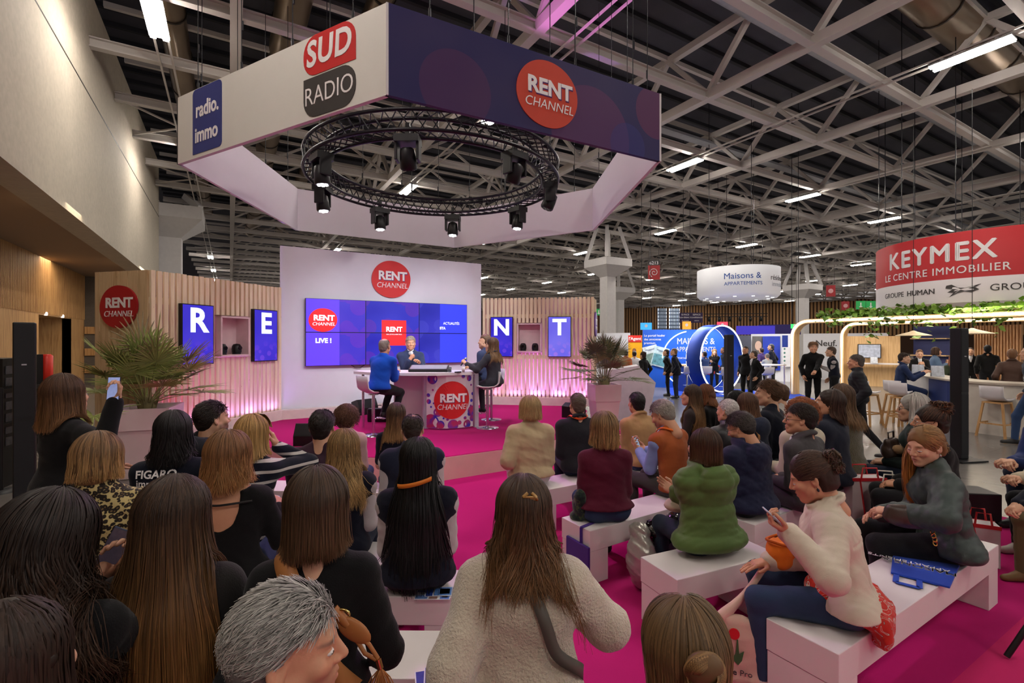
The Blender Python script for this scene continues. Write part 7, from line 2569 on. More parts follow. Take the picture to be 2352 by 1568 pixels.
ivy([(18.0, 9.1, 2.82), (18.0, 4, 2.82), (18, 0, 2.82)], 1500, 'green ivy garland along the nearer wooden light arch', 2, .4)
ivy([(19.6, 8.6, 2.7), (19.6, 4, 2.75), (19.6, 0, 2.75)], 500, 'green ivy hanging between the two light arches', 3, .9)
# bar counter
outer = [(16.3, 6.1), (15.4, 5.5), (14.6, 4.9), (13.95, 4.35), (13.65, 3.9), (13.6, 3.4), (13.75, 2.8), (14.2, 2.1), (15.0, 1.4)]
inner = [(15.4, 2.0), (14.75, 2.5), (14.4, 3.0), (14.3, 3.5), (14.45, 3.9), (15.0, 4.45), (15.8, 5.0), (16.6, 5.5)]
bc_ = empty('bar_counter', (14.5, 4, 0), 0, 'curved bar counter with pale and navy front panels', 'counter')
rl2 = lambda P_: [(p[0] - 14.5, p[1] - 4) for p in P_]
MB().prism(rl2(outer + inner), 1.06, 1.1).build('counter_top', mat('bar_top', (196, 184, 166), .35), bc_)
cm = MB()
for i in range(len(outer) - 1):
	p, q = outer[i], outer[i + 1]
	sh_ = .06
	cm.add([(p[0] - 14.5 + sh_, p[1] - 4, 0), (q[0] - 14.5 + sh_, q[1] - 4, 0), (q[0] - 14.5 + sh_, q[1] - 4, 1.06), (p[0] - 14.5 + sh_, p[1] - 4, 1.06)], [(0, 1, 2, 3)], mi=1 if i in (2, 3) else 0)
cm.build('front_panel', [mat('bar_cream', (208, 200, 188), .5), mat('bar_navy', (30, 46, 104), .5)], bc_)
for (u, v, d, lab) in ((1990, 975, 12.0, 'oak and white bar stool behind the walking man'), (2062, 975, 11.4, 'oak and white bar stool under the man in the blue suit'), (2075, 985, 10.9, 'oak and white bar stool at the left end of the bar, nearest'), (2290, 1003, 10.0, 'oak and white bar stool before the pale bar front at right')):
	p = pz(u, v, 0)
	bar_stool(p.x, p.y, 0, math.radians(-100), .74, lab, True, 'oak bar stools at the bar')
# screen wall, shelves
tv = panel('timber_wall', 1930, 2068, 772, 884, 21.5, 20.3, OAK, 'timber wall with a wall television behind the bar', 'wall panel', z0=0)
t2 = panel('television', 1970, 2024, 790, 822, 20.9, 20.5, M_BLACK, 'wall television showing a black and white city view', 'television', .06)
MB().box((.03, -.008, .03), (t2['w'] - .03, -.002, t2['h'] - .03)).build('screen', mat('tv_city', (150, 154, 166), .2, emit=.5, var=.45, scale=9), t2)
nv = panel('shelf_wall', 2098, 2182, 750, 884, 20.5, 19.4, mat('shelf_navy', (34, 40, 92), .5), 'navy shelf wall behind the bar', 'shelf', z0=0)
sh2 = MB()
for z in (1.35, 2.05):
	sh2.box((0, -.28, z), (nv['w'], 0, z + .04))
sh2.build('shelf_board', OAK, nv)
ww = panel('slatted_screen', 2240, 2345, 748, 884, 18.5, 17.0, wood('screen_timber', (190, 142, 96), (120, 84, 52), sc=1.6), 'slatted timber screen behind the bar at right', 'screen wall', z0=0)
sm_ = MB()
for k in range(int(ww['w'] / .1)):
	sm_.box((k * .1, -.05, 0), (k * .1 + .05, 0, ww['h']))
sm_.build('slats', MATS['screen_timber'], ww)
for (u, v, d, lab) in ((2098, 771, 14.5, 'shallow pendant lamp above the left end of the bar'), (2233, 767, 12.5, 'shallow pendant lamp right of the black column speaker')):
	p = px(u, v, d)
	o = empty('pendant_lamp', (p.x, p.y, p.z), 0, lab, 'lamp')
	MB().lathe([(.02, .16), (.1, .12), (.42, .02), (.44, 0), (.4, .01), (.08, .1), (0, .12)], n=32).build('shade', mat('shade_cream', (230, 206, 170), .5), o)
	MB().lathe([(0, .005), (.34, .015), (.34, .02)], n=28).build('diffuser', emis('pendant_glow', (255, 226, 180), 2.5), o)
	MB().tube([(0, 0, .14), (0, 0, 6.4)], .008, 5).build('cord', M_BLACK, o)
for k, (u, v, d) in enumerate(((2008, 838, 20.2), (2155, 862, 11.6), (2110, 862, 12.2))):
	p = px(u, v + 6, d)
	o = empty('tent_card', (p.x, p.y, 1.1 if k else 1.03), math.radians(-60), ('small tent card on the timber wall shelf', 'white tent card with blue print standing on the bar counter', 'small printed block at the left end of the bar counter')[k], 'card')
	MB().add([(-.12, 0, 0), (.12, 0, 0), (.12, .07, .26), (-.12, .07, .26), (-.12, .14, 0), (.12, .14, 0)], [(0, 1, 2, 3), (4, 3, 2, 5)]).build('card', mat('card_print', (206, 212, 222), .5, var=.3, scale=14), o)
MB_ = px(2045, 846, 20.2)
tag(MB().box((-1.5, -.25, .98), (.5, .2, 1.03)).build('wall_shelf', M_WHITE, None, (MB_.x, MB_.y, 0), tv.rotation_euler.z), 'narrow white shelf below the wall television', 'shelf')
def hung_sign(name, u, v0, v1, w, d, cols, label, txt=(), lit=0, cat='sign', top=12.34):
	p, q = px(u, v0, d), px(u, v1, d)
	o = empty(name, (p.x, p.y, q.z), -math.radians(30.5) - math.atan((u - 1176) / FP) * .6, label, cat)
	h = p.z - q.z
	k = len(cols)
	for i, (f0, f1, c) in enumerate(cols):
		key = 'sign_%d_%d_%d_%d' % (*c, int(lit * 10))
		MB().box((-w / 2, -.03, h * f0), (w / 2, .03, h * f1)).build('panel', mat(key, c, .5, emit=lit, var=.02), o)
	for (t, s, z, m, b) in txt:
		text(o, t, s, (0, -.035, h * z), m, bold=b, ext=.001)
	hang(o, h, [(-w * .4, 0), (w * .4, 0)], top)
	return o, h
o, h = hung_sign('aisle_sign', 1502, 598, 642, .62, 26, ((0, .74, (176, 44, 46)), (.74, 1, (58, 54, 54))), 'hanging red aisle sign with a spiral mark, numbered 6213', [('6213', .24, .86, M_INKW, .004)])
spm = MB().tube([((.03 + .021 * t) * math.cos(t * 1.0), -.036, h * .37 + (.03 + .021 * t) * math.sin(t * 1.0)) for t in np.linspace(0, 4 * math.pi - 2, 60)], .018, 5)
spm.build('spiral_mark', M_INKW, o)
for (u, v0, v1, d, lab) in ((1908, 655, 681, 45, 'small red aisle sign far off, left of the red ring banner'), (1942, 692, 712, 52, 'small red aisle sign before the far timber wall')):
	o, h = hung_sign('aisle_sign', u, v0, v1, .75, d, ((0, 1, (170, 48, 54)),), lab)
	plate(o, 'spiral_mark', blob(.2, .22, 20), -.04, -.031, mat('mark_pink', (226, 170, 172), .5, var=0), (0, 0, h * .5))
GRN = (40, 150, 76)
for (u, v0, v1, w, d, lab) in ((1375, 709, 724, .8, 44, 'green exit sign beside the near white column'), (1977, 691, 710, .8, 48, 'green exit sign with a running figure, left of a pair'), (2000, 691, 710, .8, 48, 'green exit sign with an arrow, right of a pair')):
	o, h = hung_sign('exit_sign', u, v0, v1, w, d, ((0, 1, GRN),), lab, lit=.35)
	plate(o, 'arrow_mark', [(-.05, .6 * h), (-.05, .35 * h), (-.16, .35 * h), (0, .15 * h), (.16, .35 * h), (.05, .35 * h), (.05, .8 * h), (-.05, .8 * h)], -.04, -.031, M_INKW)
PURP = (52, 36, 84)
for (u, lab, t3) in ((1574, 'dark purple conference area sign, left of a pair', 'FIDUCIAIRE'), (1600, 'dark purple conference area sign, right of a pair', 'ORISHA')):
	hung_sign('conference_sign', u, 718, 741, 1.05, 44, ((0, 1, PURP),), lab, [('ESPACE', .2, .8, M_INKW, .002), ('CONFÉRENCES', .15, .52, M_INKW, .002), (t3, .12, .2, M_INKW, 0)])
for (u, v0, v1, w, d, c, lab) in ((1484, 741, 757, .55, 24, (60, 160, 220), 'lit blue cube sign above the magazine wall'), (1577, 738, 756, .4, 24, (240, 150, 50), 'lit orange cube sign above the blue booth'), (1659, 739, 755, .5, 24, (226, 60, 84), 'lit red cube sign above the ring arch'), (1826, 744, 754, .3, 20, (60, 220, 110), 'small lit green sign by the first light arch')):
	o, h = hung_sign('cube_sign', u, v0, v1, w, d, ((0, 1, c),), lab, lit=.8)
	plate(o, 'bulb_mark', blob(.07, .08, 16), -.04, -.031, M_INKW, (0, 0, h * .55))
hung_sign('led_banner', 1735, 748, 768, 2.2, 30, ((0, 1, (66, 56, 190)),), 'long violet lit banner over the far booths', lit=.5)
hung_sign('led_banner', 1790, 745, 768, 2.6, 33, ((0, 1, (44, 34, 96)),), 'dark violet banner over the booths left of the light arch', lit=.15)
# posters and counters near the right planter
yp = panel('yellow_poster', 1443, 1474, 770, 830, 19, 18.8, mat('poster_yellow', (236, 170, 30), .5, emit=.1, var=.1), 'yellow and red poster showing a smiling man', 'poster', z0=1.15)
plate(yp, 'title_band', [(0, yp['h'] * .74), (yp['w'], yp['h'] * .74), (yp['w'], yp['h']), (0, yp['h'])], -.012, -.002, mat('poster_red', (206, 44, 36), .5))
text(yp, "l'Agent", .17, (yp['w'] / 2, -.016, yp['h'] * .87), M_INKW, bold=.003, ext=.001)
plate(yp, 'face', blob(.075, .1), -.012, -.002, mat('poster_skin', (150, 100, 72), .5), (yp['w'] * .45, 0, yp['h'] * .42))
plate(yp, 'shoulders', [(.08, 0), (.42, 0), (.36, .16), (.26, .22), (.16, .16)], -.010, -.002, mat('poster_coat', (60, 70, 90), .5))
panel('booth_wall', 1364, 1446, 765, 880, 22, 21, BW, 'white booth wall behind the right planter', 'booth wall', z0=0)
cp_ = pz(1445, 962, 0)
rc = empty('reception_counter', (cp_.x, cp_.y, 0), math.radians(-42), 'white slanted reception counter behind the right planter', 'counter')
MB().add([(-.5, -.3, 0), (.45, -.3, 0), (.45, .35, 0), (-.5, .35, 0), (-.62, -.35, 1.22), (.2, -.35, 1.36), (.2, .4, 1.36), (-.62, .4, 1.22), (.62, -.3, .95), (.62, .35, .95)],
		 [(0, 3, 2, 1), (4, 5, 6, 7), (0, 4, 7, 3), (0, 1, 8, 5, 4), (3, 7, 6, 9, 2), (1, 2, 9, 8), (5, 8, 9, 6)]).build('body', mat('counter_white', (220, 212, 214), .4), rc)
# far lighting bar
lb = px(1690, 727, 42)
lo = empty('lighting_bar', (lb.x, lb.y, lb.z), math.radians(-40), 'far black lighting bar with small spots over the booths', 'truss')
MB().bar((-2.6, 0, .25), (2.6, 0, .25), .06).bar((-2.6, 0, 0), (2.6, 0, 0), .06).build('bar', M_BLACK, lo)
for k in range(6):
	h_ = MB().lathe([(0, -.42), (.1, -.42), (.14, -.2), (.08, -.02), (0, 0)], (-2.2 + k * .85, 0, 0), n=10)
	h_.build('spotlight', M_BLACK, lo)
hang(lo, .25, [(-2, 0), (2, 0)])
# left side things
p = px(12, 880, 6.6)
rk = empty('equipment_rack', (p.x, p.y, 0), math.radians(-10), 'black equipment rack cut off by the left edge', 'rack')
MB().box((-.35, -.3, 0), (.12, .3, 1.72)).build('case', M_BLACK, rk)
sl_ = MB()
for k in range(7):
	sl_.box((.121, -.24, .55 + .16 * k), (.128, .24, .66 + .16 * k))
sl_.build('front_panel', mat('rack_grey', (90, 90, 96), .4, metal=.3, var=.3, scale=20), rk)
p = px(97, 850, 8.6)
ex = empty('fire_extinguisher_cabinet', (p.x, p.y, 1.42), math.radians(20), 'red fire extinguisher box on a dark post, left of the standing woman', 'fire extinguisher')
MB().box((-.14, -.1, -.3), (0, .1, .3)).build('back_box', M_BLACK, ex)
MB().tube([(.06, 0, -.3), (.06, 0, -.27), (.06, 0, .27), (.06, 0, .3)], [.05, .085, .085, .05], 16).build('red_body', mat('signal_red', (220, 50, 36), .35), ex)
MB().tube([(-.07, 0, -1.42), (-.07, 0, -.3)], .03, 8).build('post', M_BLACK, ex)
bp, bq = px(2, 900, 6.2), px(112, 893, 7.2)
bt = empty('belt_barrier', (bp.x, bp.y, 0), 0, 'black belt barrier stretched behind the left column speaker', 'barrier')
MB().bar((0, 0, bp.z), (bq.x - bp.x, bq.y - bp.y, bp.z), .01, .06).bar((0, 0, bp.z - .45), (bq.x - bp.x, bq.y - bp.y, bp.z - .45), .01, .05).build('belt', M_BLACK, bt)
for t in (0, 1):
	MB().tube([((bq.x - bp.x) * t, (bq.y - bp.y) * t, 0), ((bq.x - bp.x) * t, (bq.y - bp.y) * t, 1.35)], .025, 10).build('post', M_BLACK, bt)
	MB().lathe([(0, .03), (.15, .02), (.17, 0)], ((bq.x - bp.x) * t, (bq.y - bp.y) * t, 0), n=20).build('foot', M_BLACK, bt)
p = px(92, 757, 19.0)
es = empty('exit_sign', (DX + .02, 24.0, 2.5), math.pi / 2, 'small green exit sign above the lobby door at far left', 'sign')
MB().box((-.2, -.03, -.12), (.2, .0, .12)).build('panel', mat('sign_green_dim', (50, 110, 70), .5, emit=.2), es)
# ---- visitors of the fair
def vis(label, at, yaw, hair, top, legs=TROUS, **k):
	k.setdefault('lod', 1)
	k.setdefault('pose', 'stand')
	k.setdefault('arms', ('side', 'side'))
	return person(label, at, D(yaw), k.pop('pose'), hair=hair, top=top, legs=legs, **k)
def sh(c, **k):
	return dict(kind='short', colour=c, vol=.012, **k)
def lg_(c, L=.2, **k):
	return dict(kind='long', colour=c, len=L, vol=.012, **k)
def jk(m, **k):
	return dict(dict(mat=m, bulk=.014, hem=-.08, collar='lapel'), **k)
SUITN = cloth('navy_suit', (52, 62, 92))
vis('woman with a bun in a black suit standing with hands behind her back', (1477, 807, 15.8), 5, dict(kind='bun', colour=(52, 34, 28), bunc=(0, -.09, .08)), jk(BLK), arms=('side', 'side'))
vis('man in a dark jacket and jeans standing before the blue wall', (1548, 799, 16.4), 30, sh((120, 92, 66)), jk(NAVYD, hem=-.16), JEAND, sex='m', turn=10)
vis('woman in black just behind the man in jeans before the blue wall', (1530, 801, 17.2), 40, sh(DBROWN), jk(BLK, hem=-.2), TROUS)
vis('person in an orange jacket at the counter behind the right palm', (1438, 803, 16.6), -60, sh(DBROWN), jk(cloth('rust_jacket', (176, 92, 56))), JEAN)
vis('person in a white shirt beside the yellow poster', (1457, 805, 17.6), -40, sh(DBROWN), dict(mat=SHIRTW, bulk=.01), TROUS, sex='m')
vis('person in dark clothes hidden behind the right palm', (1418, 806, 17.2), 160, sh(BLACKH), jk(BLKC), TROUS)
vis('man in a blue suit seated inside the blue ring arch', (1618, 806, 18.3), -10, sh(DBROWN), jk(cloth('mid_blue_suit', (52, 70, 112))), cloth('mid_blue_suit', (52, 70, 112)), sex='m', pose='sit', seat=.74, foot=.28, arms=('desk', 'desk'))
vis('blonde woman in black standing inside the blue ring arch', (1641, 801, 19.2), 130, lg_((150, 112, 70)), jk(BLK), arms=('fold', 'side'))
vis('dark-haired man in a dark suit inside the blue ring arch', (1662, 796, 18.9), 60, sh(BLACKH), jk(NAVYD), sex='m', skin='brown')
vis('tall man with cropped hair in a black jacket by the black column speaker', (1712, 794, 15.6), 95, sh((60, 48, 42), len=.01), jk(BLK, hem=-.14, collar='high'), sex='m', skin='tan')
vis('man in a long black coat walking in front of the white booth', (1731, 804, 14.8), 60, sh((74, 62, 54)), jk(BLK, hem=-.5, shirt=SHIRTW), sex='m', turn=-30, knee=.08)
vis('man in a pale grey shirt seated at a high table by the white booth', (1762, 811, 18.8), -30, sh((110, 104, 100)), dict(mat=cloth('grey_shirt2', (176, 180, 184)), bulk=.012), TROUS, sex='m', pose='sit', seat=.74, foot=.28, arms=('desk', 'desk'))
vis('man in a cap and dark coat standing behind the high table', (1771, 789, 20.2), 20, sh((70, 70, 76)), jk(NAVYD, hem=-.2), sex='m')
vis('person in purple standing at the white booth', (1749, 798, 20.8), -20, sh(DBROWN), jk(cloth('purple', (72, 54, 110)), collar='crew'))
vis('man in a black turtleneck gesturing under the first light arch', (1868, 785, 13.3), 128, dict(kind='short', colour=(110, 78, 52), len=.08, vol=.02), dict(mat=BLK, bulk=.014, hem=-.12, collar='turtle', name='sweater'), sex='m', lod=2, skin='rosy',
	arms=((('px', 1872, 853, 12.9), 'point', None, None), 'side'))
vis('man in a varsity jacket with pale sleeves talking to the turtleneck man', (1909, 795, 13.0), 35, sh((76, 62, 52), len=.015), dict(mat=NAVYD, bulk=.016, hem=-.04, sleeve_mat=SLEEVE_G, collar='crew'), TROUS, sex='m', lod=2, arms=('fold', 'side'))
vis('grey-haired man in a black quilted jacket walking to the left', (1967, 813, 8.3), 24, sh((92, 84, 78), len=.03), dict(mat=cloth('black_puffer', (30, 31, 36), rough=.55, sheen=0), bulk=.03, hem=-.1, puff=(.06, .006), collar='high'), TROUS, sex='m', lod=2, skin='rosy', knee=.2, lean=4)
vis('man in a navy suit seated sideways at the bar', (2076, 809, 11.9), -150, sh((54, 40, 32), len=.02), jk(cloth('bar_suit', (38, 52, 88))), cloth('bar_suit', (38, 52, 88)), sex='m', pose='sit', seat=.76, foot=.3, lod=2, turn=-8, arms=('desk', 'desk'))
vis('man in a dark jacket looking at his phone behind the bar', (2112, 802, 14.2), 120, sh((90, 58, 38)), jk(BLK, shirt=SHIRTW), sex='m', nod=14, arms=('phone', 'phone'))
vis('woman in a blue-grey vest behind the bar', (2150, 797, 14.8), -150, lg_((70, 50, 40), .1), dict(mat=cloth('blue_vest', (92, 116, 148)), bulk=.02, hem=-.05), arms=('phone', 'phone'))
vis('red-haired person in a green top behind the black column speaker', (2190, 814, 12.6), -60, lg_((140, 78, 44), .25), dict(mat=cloth('moss', (58, 66, 48)), bulk=.014, hem=-.05, name='sweater'))
vis('man in a dark suit and white shirt right of the black column speaker', (2229, 797, 15.4), 110, sh(DBROWN), jk(BLK, shirt=SHIRTW), sex='m')
vis('dark-haired man in black with his back turned at the bar', (2268, 791, 14.6), -70, sh(BLACKH), jk(BLK), sex='m', skin='tan')
vis('person in a brown jacket leaning on the bar at right', (2325, 800, 10.8), -80, sh((120, 84, 56)), jk(cloth('brown_leather', (84, 62, 52), rough=.55, sheen=0)), JEAND, w=1.15)
vis('man in a dark jacket and jeans walking at the right edge', (2366, 792, 8.9), 30, sh((96, 90, 84)), jk(cloth('steel_jacket', (54, 62, 76)), hem=-.1), cloth('jeans_blue', (46, 66, 100)), sex='m', knee=.2)
for (u, v, d, lab, yw) in ((1578, 868, 0, 'white shell stool left inside the blue booth', 0), (1619, 868, 0, 'white shell stool under the man in the blue suit', 0), (1663, 872, 0, 'white shell stool right inside the blue ring arch', 0), (1760, 872, 0, 'white shell stool at the high table by the white booth', 0)):
	p = pz(u, v + 34, 0)
	bar_stool(p.x, p.y, 0, math.radians(-30), .72, lab, False, 'white shell stools at the booths')
p = px(1768, 850, 18.2)
ht_ = empty('high_table', (p.x, p.y, 0), 0, 'white high table by the white booth', 'table')
MB().box((-.5, -.35, 1.04), (.5, .35, 1.08)).build('table_top', M_WHITE, ht_)
for sx in (-1, 1):
	for sy in (-1, 1):
		MB().bar((sx * .45, sy * .3, 0), (sx * .45, sy * .3, 1.04), .04).build('leg', M_WHITE, ht_)
p = px(1588, 845, 19.0)
ht_ = empty('high_table', (p.x, p.y, 0), 0, 'timber-topped high counter inside the blue booth', 'table')
MB().box((-.7, -.3, 1.0), (.7, .3, 1.05)).build('table_top', OAK, ht_)
MB().box((-.6, -.2, 0), (.6, .2, 1.0)).build('pedestal', BLUED, ht_)
# ================================================================== BAGS, PAPERS AND OTHER SMALL THINGS
phone(P['openback'], 1, 'phone with a lit blue screen beside the striped sweater', (200, 200, 205), (90, 110, 200), .5)
def leaflet(p, rz, label, cols, w=.105, h=.21, z=.0):
	o = empty('leaflet', (p[0], p[1], p[2]), rz, label, 'leaflet', 'leaflets lying on the white benches')
	MB().box((-h / 2, -w / 2, 0), (h / 2, w / 2, .0015)).build('paper', mat('leaflet_white', (226, 228, 236), .5, var=0), o)
	for k, (x0, x1, y0, y1, c) in enumerate(cols):
		MB().box((x0, y0, .0015), (x1, y1, .002)).build('print', mat('print_%d_%d_%d' % c, c, .5, var=.25, scale=40), o)
LC1 = [(-.1, -.03, -.045, -.005, (96, 130, 190)), (-.1, .03, .03, .05, (40, 70, 170)), (-.02, .03, -.045, -.005, (150, 110, 100)), (.045, .1, -.048, .048, (90, 120, 200)), (.055, .09, -.03, .02, (200, 90, 80))]
LC2 = [(-.1, -.06, -.05, .05, (30, 60, 150)), (-.05, .05, -.045, .045, (90, 140, 210)), (-.02, .04, -.03, .03, (206, 80, 70)), (.055, .1, -.045, .045, (60, 80, 180))]
for k, (u, v, z, r, lb, cc) in enumerate(((995, 1366, .442, -.5, 'printed leaflet by the woman with braids, lower one', LC1), (1018, 1358, .445, -.42, 'printed leaflet by the woman with braids, upper one half under it', LC2), (1008, 1553, .442, -.1, 'blue printed leaflet at bottom centre, leftmost of the fan', LC2), (1028, 1546, .445, -.25, 'blue printed leaflet at bottom centre, middle of the fan', LC2), (1044, 1556, .448, -.5, 'blue printed leaflet at bottom centre, rightmost of the fan', LC2))):
	leaflet(pz(u, v, z), D(-30.5) + r * .6 + .3, lb, cc)
def soft(name, label, cat, prims, m, loc, res=.012, fold=.006, seed=1, rz=0, part='body', cuts=(), **kw):
	o = empty(name, tuple(loc), rz, label, cat)
	V, F = sdf_mesh(prims, res, Fold(seed, fold, (.05, .16)), cuts)
	fmesh(part, V, F, m, o)
	return o
# purple bag hanging over the end of the maroon woman's bench
pb_ = empty('purple_tote_bag', (2.47, 3.08, .44), 0, 'purple tote bag hung over the left end of the maroon woman\'s bench', 'bag')
PUR = cloth('purple_canvas', (70, 44, 128), bump=.1)
MB().bar((-.012, -.02, .004), (.3, .05, .004), .035, .004).bar((-.014, -.02, .006), (-.014, -.02, -.16), .004, .035).build('strap', PUR, pb_)
MB().box((-.035, -.13, -.40), (-.012, .16, -.12)).build('body', PUR, pb_, bevel=.006)
soft('scarf', 'dark green patterned scarf bundled beside the maroon sweater', 'scarf', [ell((0, 0, .1), (.07, .09, .1)), ell((-.03, -.03, .2), (.05, .06, .07)), ell((.0, .03, .02), (.07, .08, .04))], pattern_mat('cloth_scarf', f_scarf), (2.56, 3.2, .445), fold=.012, cuts=[((0, 0, 0), (0, 0, -1))])
q_ = to_world(P['puffer'], P['puffer']['pel'] + (-.05, .27, .14))
soft('cloth_bag', 'cream cloth bag on the lap of the woman in the green puffer', 'bag', [ell((0, 0, 0), (.14, .09, .055)), ell((.1, .03, .02), (.08, .07, .05))], cloth('cream_canvas', (206, 190, 166), bump=.1), q_, fold=.008)
soft('silver_jacket', 'shiny silver jacket stuffed between the benches left of the green puffer', 'jacket', [ell((0, 0, .22), (.1, .14, .22)), ell((.02, .04, .42), (.07, .1, .09))], mat('silver_cloth', (176, 172, 164), .3, metal=.45, var=.1, bump=.3, bscale=30), (2.78, 2.72, .012), fold=.014, cuts=[((0, 0, 0), (0, 0, -1))])
soft('black_shiny_jacket', 'glossy black jacket lying behind the green puffer coat', 'jacket', [ell((0, 0, .2), (.22, .13, .2)), ell((-.1, 0, .42), (.14, .1, .09)), ell((.12, 0, .42), (.16, .1, .1))], mat('gloss_black', (14, 14, 16), .12, spec=.8, var=0, bump=.6, bscale=22), (3.1, 2.74, .012), fold=.016, cuts=[((0, 0, 0), (0, 0, -1))])
# the cream jacket woman's canvas bag
t0 = px(1692, 1545, 2.72)
tb = empty('canvas_tote_bag', (t0.x, t0.y, .007), D(-48), 'pale pink canvas tote bag with a red tulip print beside the cream jacket woman', 'bag')
V, F = sdf_mesh([ell((0, 0, .19), (.155, .05, .2), None, .02), cap((-.12, 0, .05), (.12, 0, .05), .045, .045, .03), cap((-.13, 0, .38), (.1, 0, .35), .02, .02, .03)], .01, Fold(3, .008, (.08, .2)), [((0, 0, 0), (0, 0, -1))])
CANV = cloth('pink_canvas', (222, 186, 168), bump=.12)
fmesh('body', V, F, CANV, tb)
hw = P['cream']['hands'][1][0]
hp = np.array(to_world(P['cream'], hw))
M_ = Matrix.Rotation(D(48), 3, 'Z')
e_ = M_ @ (Vector(hp) - tb.location)
sp = MB()
ctl = [(-.08, 0, .37), (e_.x * .5 - .03, e_.y * .5 - .03, (e_.z + .37) / 2 - .02), (e_.x - .03, e_.y - .02, e_.z - .02)]
sp.tube([np.array(ctl[0]) * (1 - t) ** 2 + 2 * np.array(ctl[1]) * t * (1 - t) + np.array(ctl[2]) * t * t for t in np.linspace(0, 1, 14)], [.03, .03, .028, .024, .022, .02, .018, .018, .018, .018, .018, .018, .018, .018], 8)
sp.build('handle', CANV, tb)
plate(tb, 'tulip_print', blob(.028, .032, 18), -.056, -.05, mat('print_red', (206, 30, 36), .6), (-.02, 0, .31))
plate(tb, 'leaf_print', [(-.03, .17), (-.012, .2), (-.006, .28), (.0, .28), (.006, .2), (.03, .22), (.02, .17), (.0, .14)], -.056, -.05, mat('print_green', (60, 104, 60), .6))
text(tb, 'Etre', .045, (-.045, -.058, .1), INKG, bold=.001, ext=.001)
text(tb, 'Pro', .045, (.04, -.058, .1), INKG, ext=.001)
ob = px(1795, 1262, 2.83)
og = soft('orange_bag', 'orange and brown fabric bag on the lap of the cream jacket woman', 'bag', [ell((0, 0, 0), (.10, .075, .085)), ell((-.02, 0, -.06), (.08, .07, .05)), ell((0, 0, .1), (.085, .05, .05), None, .02, 's')], cloth('orange_fabric', (226, 120, 34), bump=.1, sheen=.1), ob, fold=.006)
MB().tube([(.1 * math.cos(t), .07 * math.sin(t), .06 + .01 * math.cos(2 * t)) for t in np.linspace(0, 6.28, 28, endpoint=False)], .008, 6, closed=True).build('rim', cloth('orange_dark', (190, 90, 24)), og)
# blue shopping bag lying on the bench
cs_ = [pz(u, v, .445) for (u, v) in ((2046, 1318), (2182, 1352), (2206, 1298), (2052, 1266))]
c0 = sum(cs_, Vector()) / 4
bb = empty('blue_shopping_bag', tuple(c0), 0, 'flat blue shopping bag with white lettering lying on the right bench', 'bag')
BBM = cloth('blue_nonwoven', (36, 72, 180), rough=.6, bump=.1, sheen=.1)
rel_ = [tuple(c - c0) for c in cs_]
MB().add([(x, y, 0) for x, y, z in rel_] + [(x, y, .014) for x, y, z in rel_], [(0, 1, 2, 3)[::-1], (4, 5, 6, 7)] + [(i, (i + 1) % 4, 4 + (i + 1) % 4, 4 + i) for i in range(4)]).build('body', BBM, bb, bevel=.004)
d_ = (cs_[1] - cs_[0])
ra2 = math.atan2(d_.y, d_.x)
text(bb, 'MAISONS &', .075, (-.02, .02, .017), M_INKW, rx=0, rz=ra2 + math.pi, bold=.001, ext=.001)
text(bb, 'APPARTEMENTS', .06, (.0, -.045 + .13, .017), M_INKW, rx=0, rz=ra2 + math.pi, ext=.001)
hd_ = MB()
pa_ = [np.array(rel_[0]) + np.array(d_) * f for f in (.1, .12, .5, .52)]
off_ = np.array((rel_[0][0] - rel_[3][0], rel_[0][1] - rel_[3][1], 0)) * .28
hd_.bar(pa_[0] + (0, 0, .006), pa_[0] + off_ + (0, 0, .006), .03, .004).bar(pa_[0] + off_ + (0, 0, .006), pa_[2] + off_ + (0, 0, .006), .03, .004).bar(pa_[2] + off_ + (0, 0, .006), pa_[2] + (0, 0, .006), .03, .004)
hd_.build('handle', BBM, bb)
# handbag with a gold chain
hb = px(2088, 1188, 3.2)
hg = soft('handbag', 'dark brown leather handbag with a gold chain under the arm in the green quilted jacket', 'bag', [ell((0, 0, 0), (.15, .055, .075)), cap((-.1, 0, .05), (.1, 0, .04), .03, .03, .03)], mat('brown_leather', (62, 46, 38), .38, bump=.1, bscale=90, spec=.5), hb, fold=.003, rz=D(-50))
gc = MB()
for k in range(9):
	a = np.array((.11 + .008 * math.sin(k), -.06, .06 - .024 * k))
	gc.tube([a + np.array((.011 * math.cos(t), .004 * math.sin(2 * t + k), .016 * math.sin(t))) for t in np.linspace(0, 6.28, 10, endpoint=False)], .004, 5, closed=True)
gc.build('chain', mat('gold', (222, 178, 96), .22, metal=1, var=0), hg)
# shopping bags and bags between the right rows
def carrier(u, v, d, w, h, rz, label, body, edge):
	p = px(u, v, d)
	o = empty('paper_carrier_bag', (p.x, p.y, .007), rz, label, 'bag')
	MB().box((-w / 2, -.07, 0), (w / 2, .07, h)).build('body', mat('carrier_%d_%d' % body[:2], body, .5, var=.04), o, bevel=.004)
	e = MB()
	for y in (-.074, .074):
		e.box((-w / 2 - .004, y - .003, h - .03), (w / 2 + .004, y + .003, h + .002))
		e.tube([(-w * .25, y, h), (-w * .2, y, h + .1), (w * .2, y, h + .1), (w * .25, y, h)], .008, 6)
		e.bar((-w * .3, y, h), (-w * .1, y, .1), .03, .004)
	e.build('handle', mat('carrier_edge_%d' % edge[0], edge, .5, var=0), o)
carrier(1985, 1110, 4.85, .34, .58, D(-30), 'white paper carrier bag with red edges and handles, behind the cream jacket', (214, 206, 204), (196, 34, 44))
carrier(2040, 1110, 4.75, .3, .54, D(-48), 'dark paper carrier bag beside the white and red one', (34, 30, 44), (226, 218, 206))
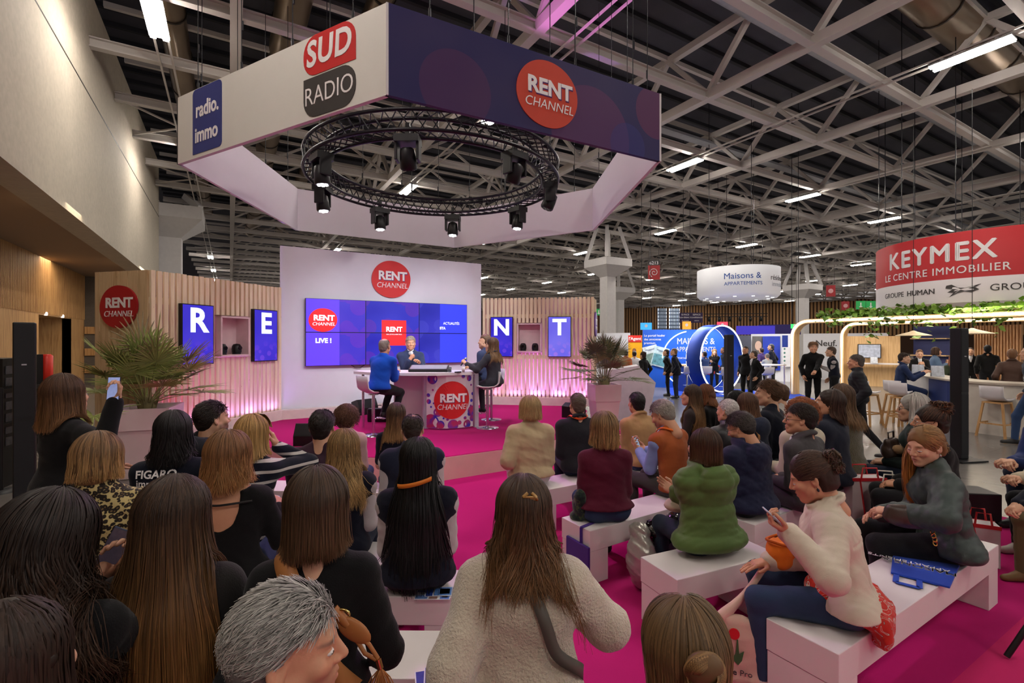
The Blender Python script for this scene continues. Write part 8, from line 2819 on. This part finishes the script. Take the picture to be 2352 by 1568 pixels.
carrier(2252, 1135, 4.2, .22, .36, D(-60), 'small white carrier bag with red handle behind the green quilted jacket', (214, 204, 204), (204, 44, 48))
lb_ = to_world(P['silver'], P['silver']['pel'] + (-.02, .26, .2))
bk = soft('brown_backpack', 'dark brown leather bag on the lap of the silver-haired woman', 'bag', [ell((0, 0, 0), (.12, .09, .12)), cap((-.08, 0, .1), (.08, 0, .1), .04, .04, .04)], mat('brown_leather', (62, 46, 38), .38), lb_, fold=.004)
MB().tube([(-.06, 0, .13), (-.07, 0, .2), (.05, 0, .21), (.06, 0, .13)], .01, 6).build('handle', MATS['brown_leather'], bk)
tj = to_world(P['silver'], P['silver']['pel'] + (0, .16, .22))
soft('tan_jacket', 'tan jacket folded over the lap of the silver-haired woman', 'jacket', [cap((-.12, 0, .02), (.14, 0, -.04), .05, .06, .04)], cloth('tan_cloth', (150, 118, 84)), tj, fold=.01)
# tan bag hardware and tassel of the woman with the bob
TAN = mat('tan_leather', (176, 112, 60), .42, var=.06, bump=.05)
t1 = px(812, 1450, 1.36)
tt = empty('crossbody_bag', tuple(t1), D(-30), 'tan leather crossbody bag with tassel at the hip of the woman with the bob', 'bag')
rx_ = lambda u, v, d=1.36: rot_z(np.array(px(u, v, d) - t1), D(30))
V, F = sdf_mesh([ell(rx_(812, 1446), (.058, .012, .03), rotm(0, .62, 0))], .006)
fmesh('body', V, F, TAN, tt)
MB().tube([rx_(766, 1398), rx_(785, 1418), rx_(800, 1434)], .014, 8).tube([rx_(820, 1452), rx_(848, 1480), rx_(868, 1512)], .006, 6).tube([rx_(812, 1458), rx_(838, 1500), rx_(864, 1514)], .006, 6).build('strap', TAN, tt)
MB().tube([rx_(785, 1418) + (.024 * math.cos(t), 0, .024 * math.sin(t)) for t in np.linspace(0, 6.28, 16, endpoint=False)], .004, 6, closed=True).build('ring', mat('brass', (210, 180, 110), .25, metal=1, var=0), tt)
MB().tube([rx_(868, 1512), rx_(874, 1534)], .009, 8).build('tassel_cap', MATS['brass'], tt)
tas = MB()
rg_ = np.random.RandomState(3)
for k in range(40):
	a = rx_(874, 1532)
	d1 = rg_.normal(size=3) * (.016, .016, .004)
	tas.tube([a, a + d1 * .7 + (0, 0, -.03), a + d1 * 1.3 + (0, 0, -.075)], .0016, 4)
tas.build('tassel', TAN, tt)
# pen of the woman in profile
w_, M_h = P['writer']['hands'][0]
pp = to_world(P['writer'], w_ + M_h @ np.array((.02, .07, -.02)))
po = empty('pen', tuple(pp), 0, 'white pen held up by the woman in the dark mesh top', 'pen')
MB().tube([(.03, -.01, -.05), (-.03, .02, .09)], [.003, .005], 8).build('barrel', M_WHITE, po)
p = px(2225, 1080, 5.2)
fc = empty('floor_case', (p.x, p.y, .007), D(-40), 'black floor box at the foot of the right column speaker', 'box')
MB().box((-.2, -.16, 0), (.2, .16, .34)).build('case', M_BLACK, fc, bevel=.01)
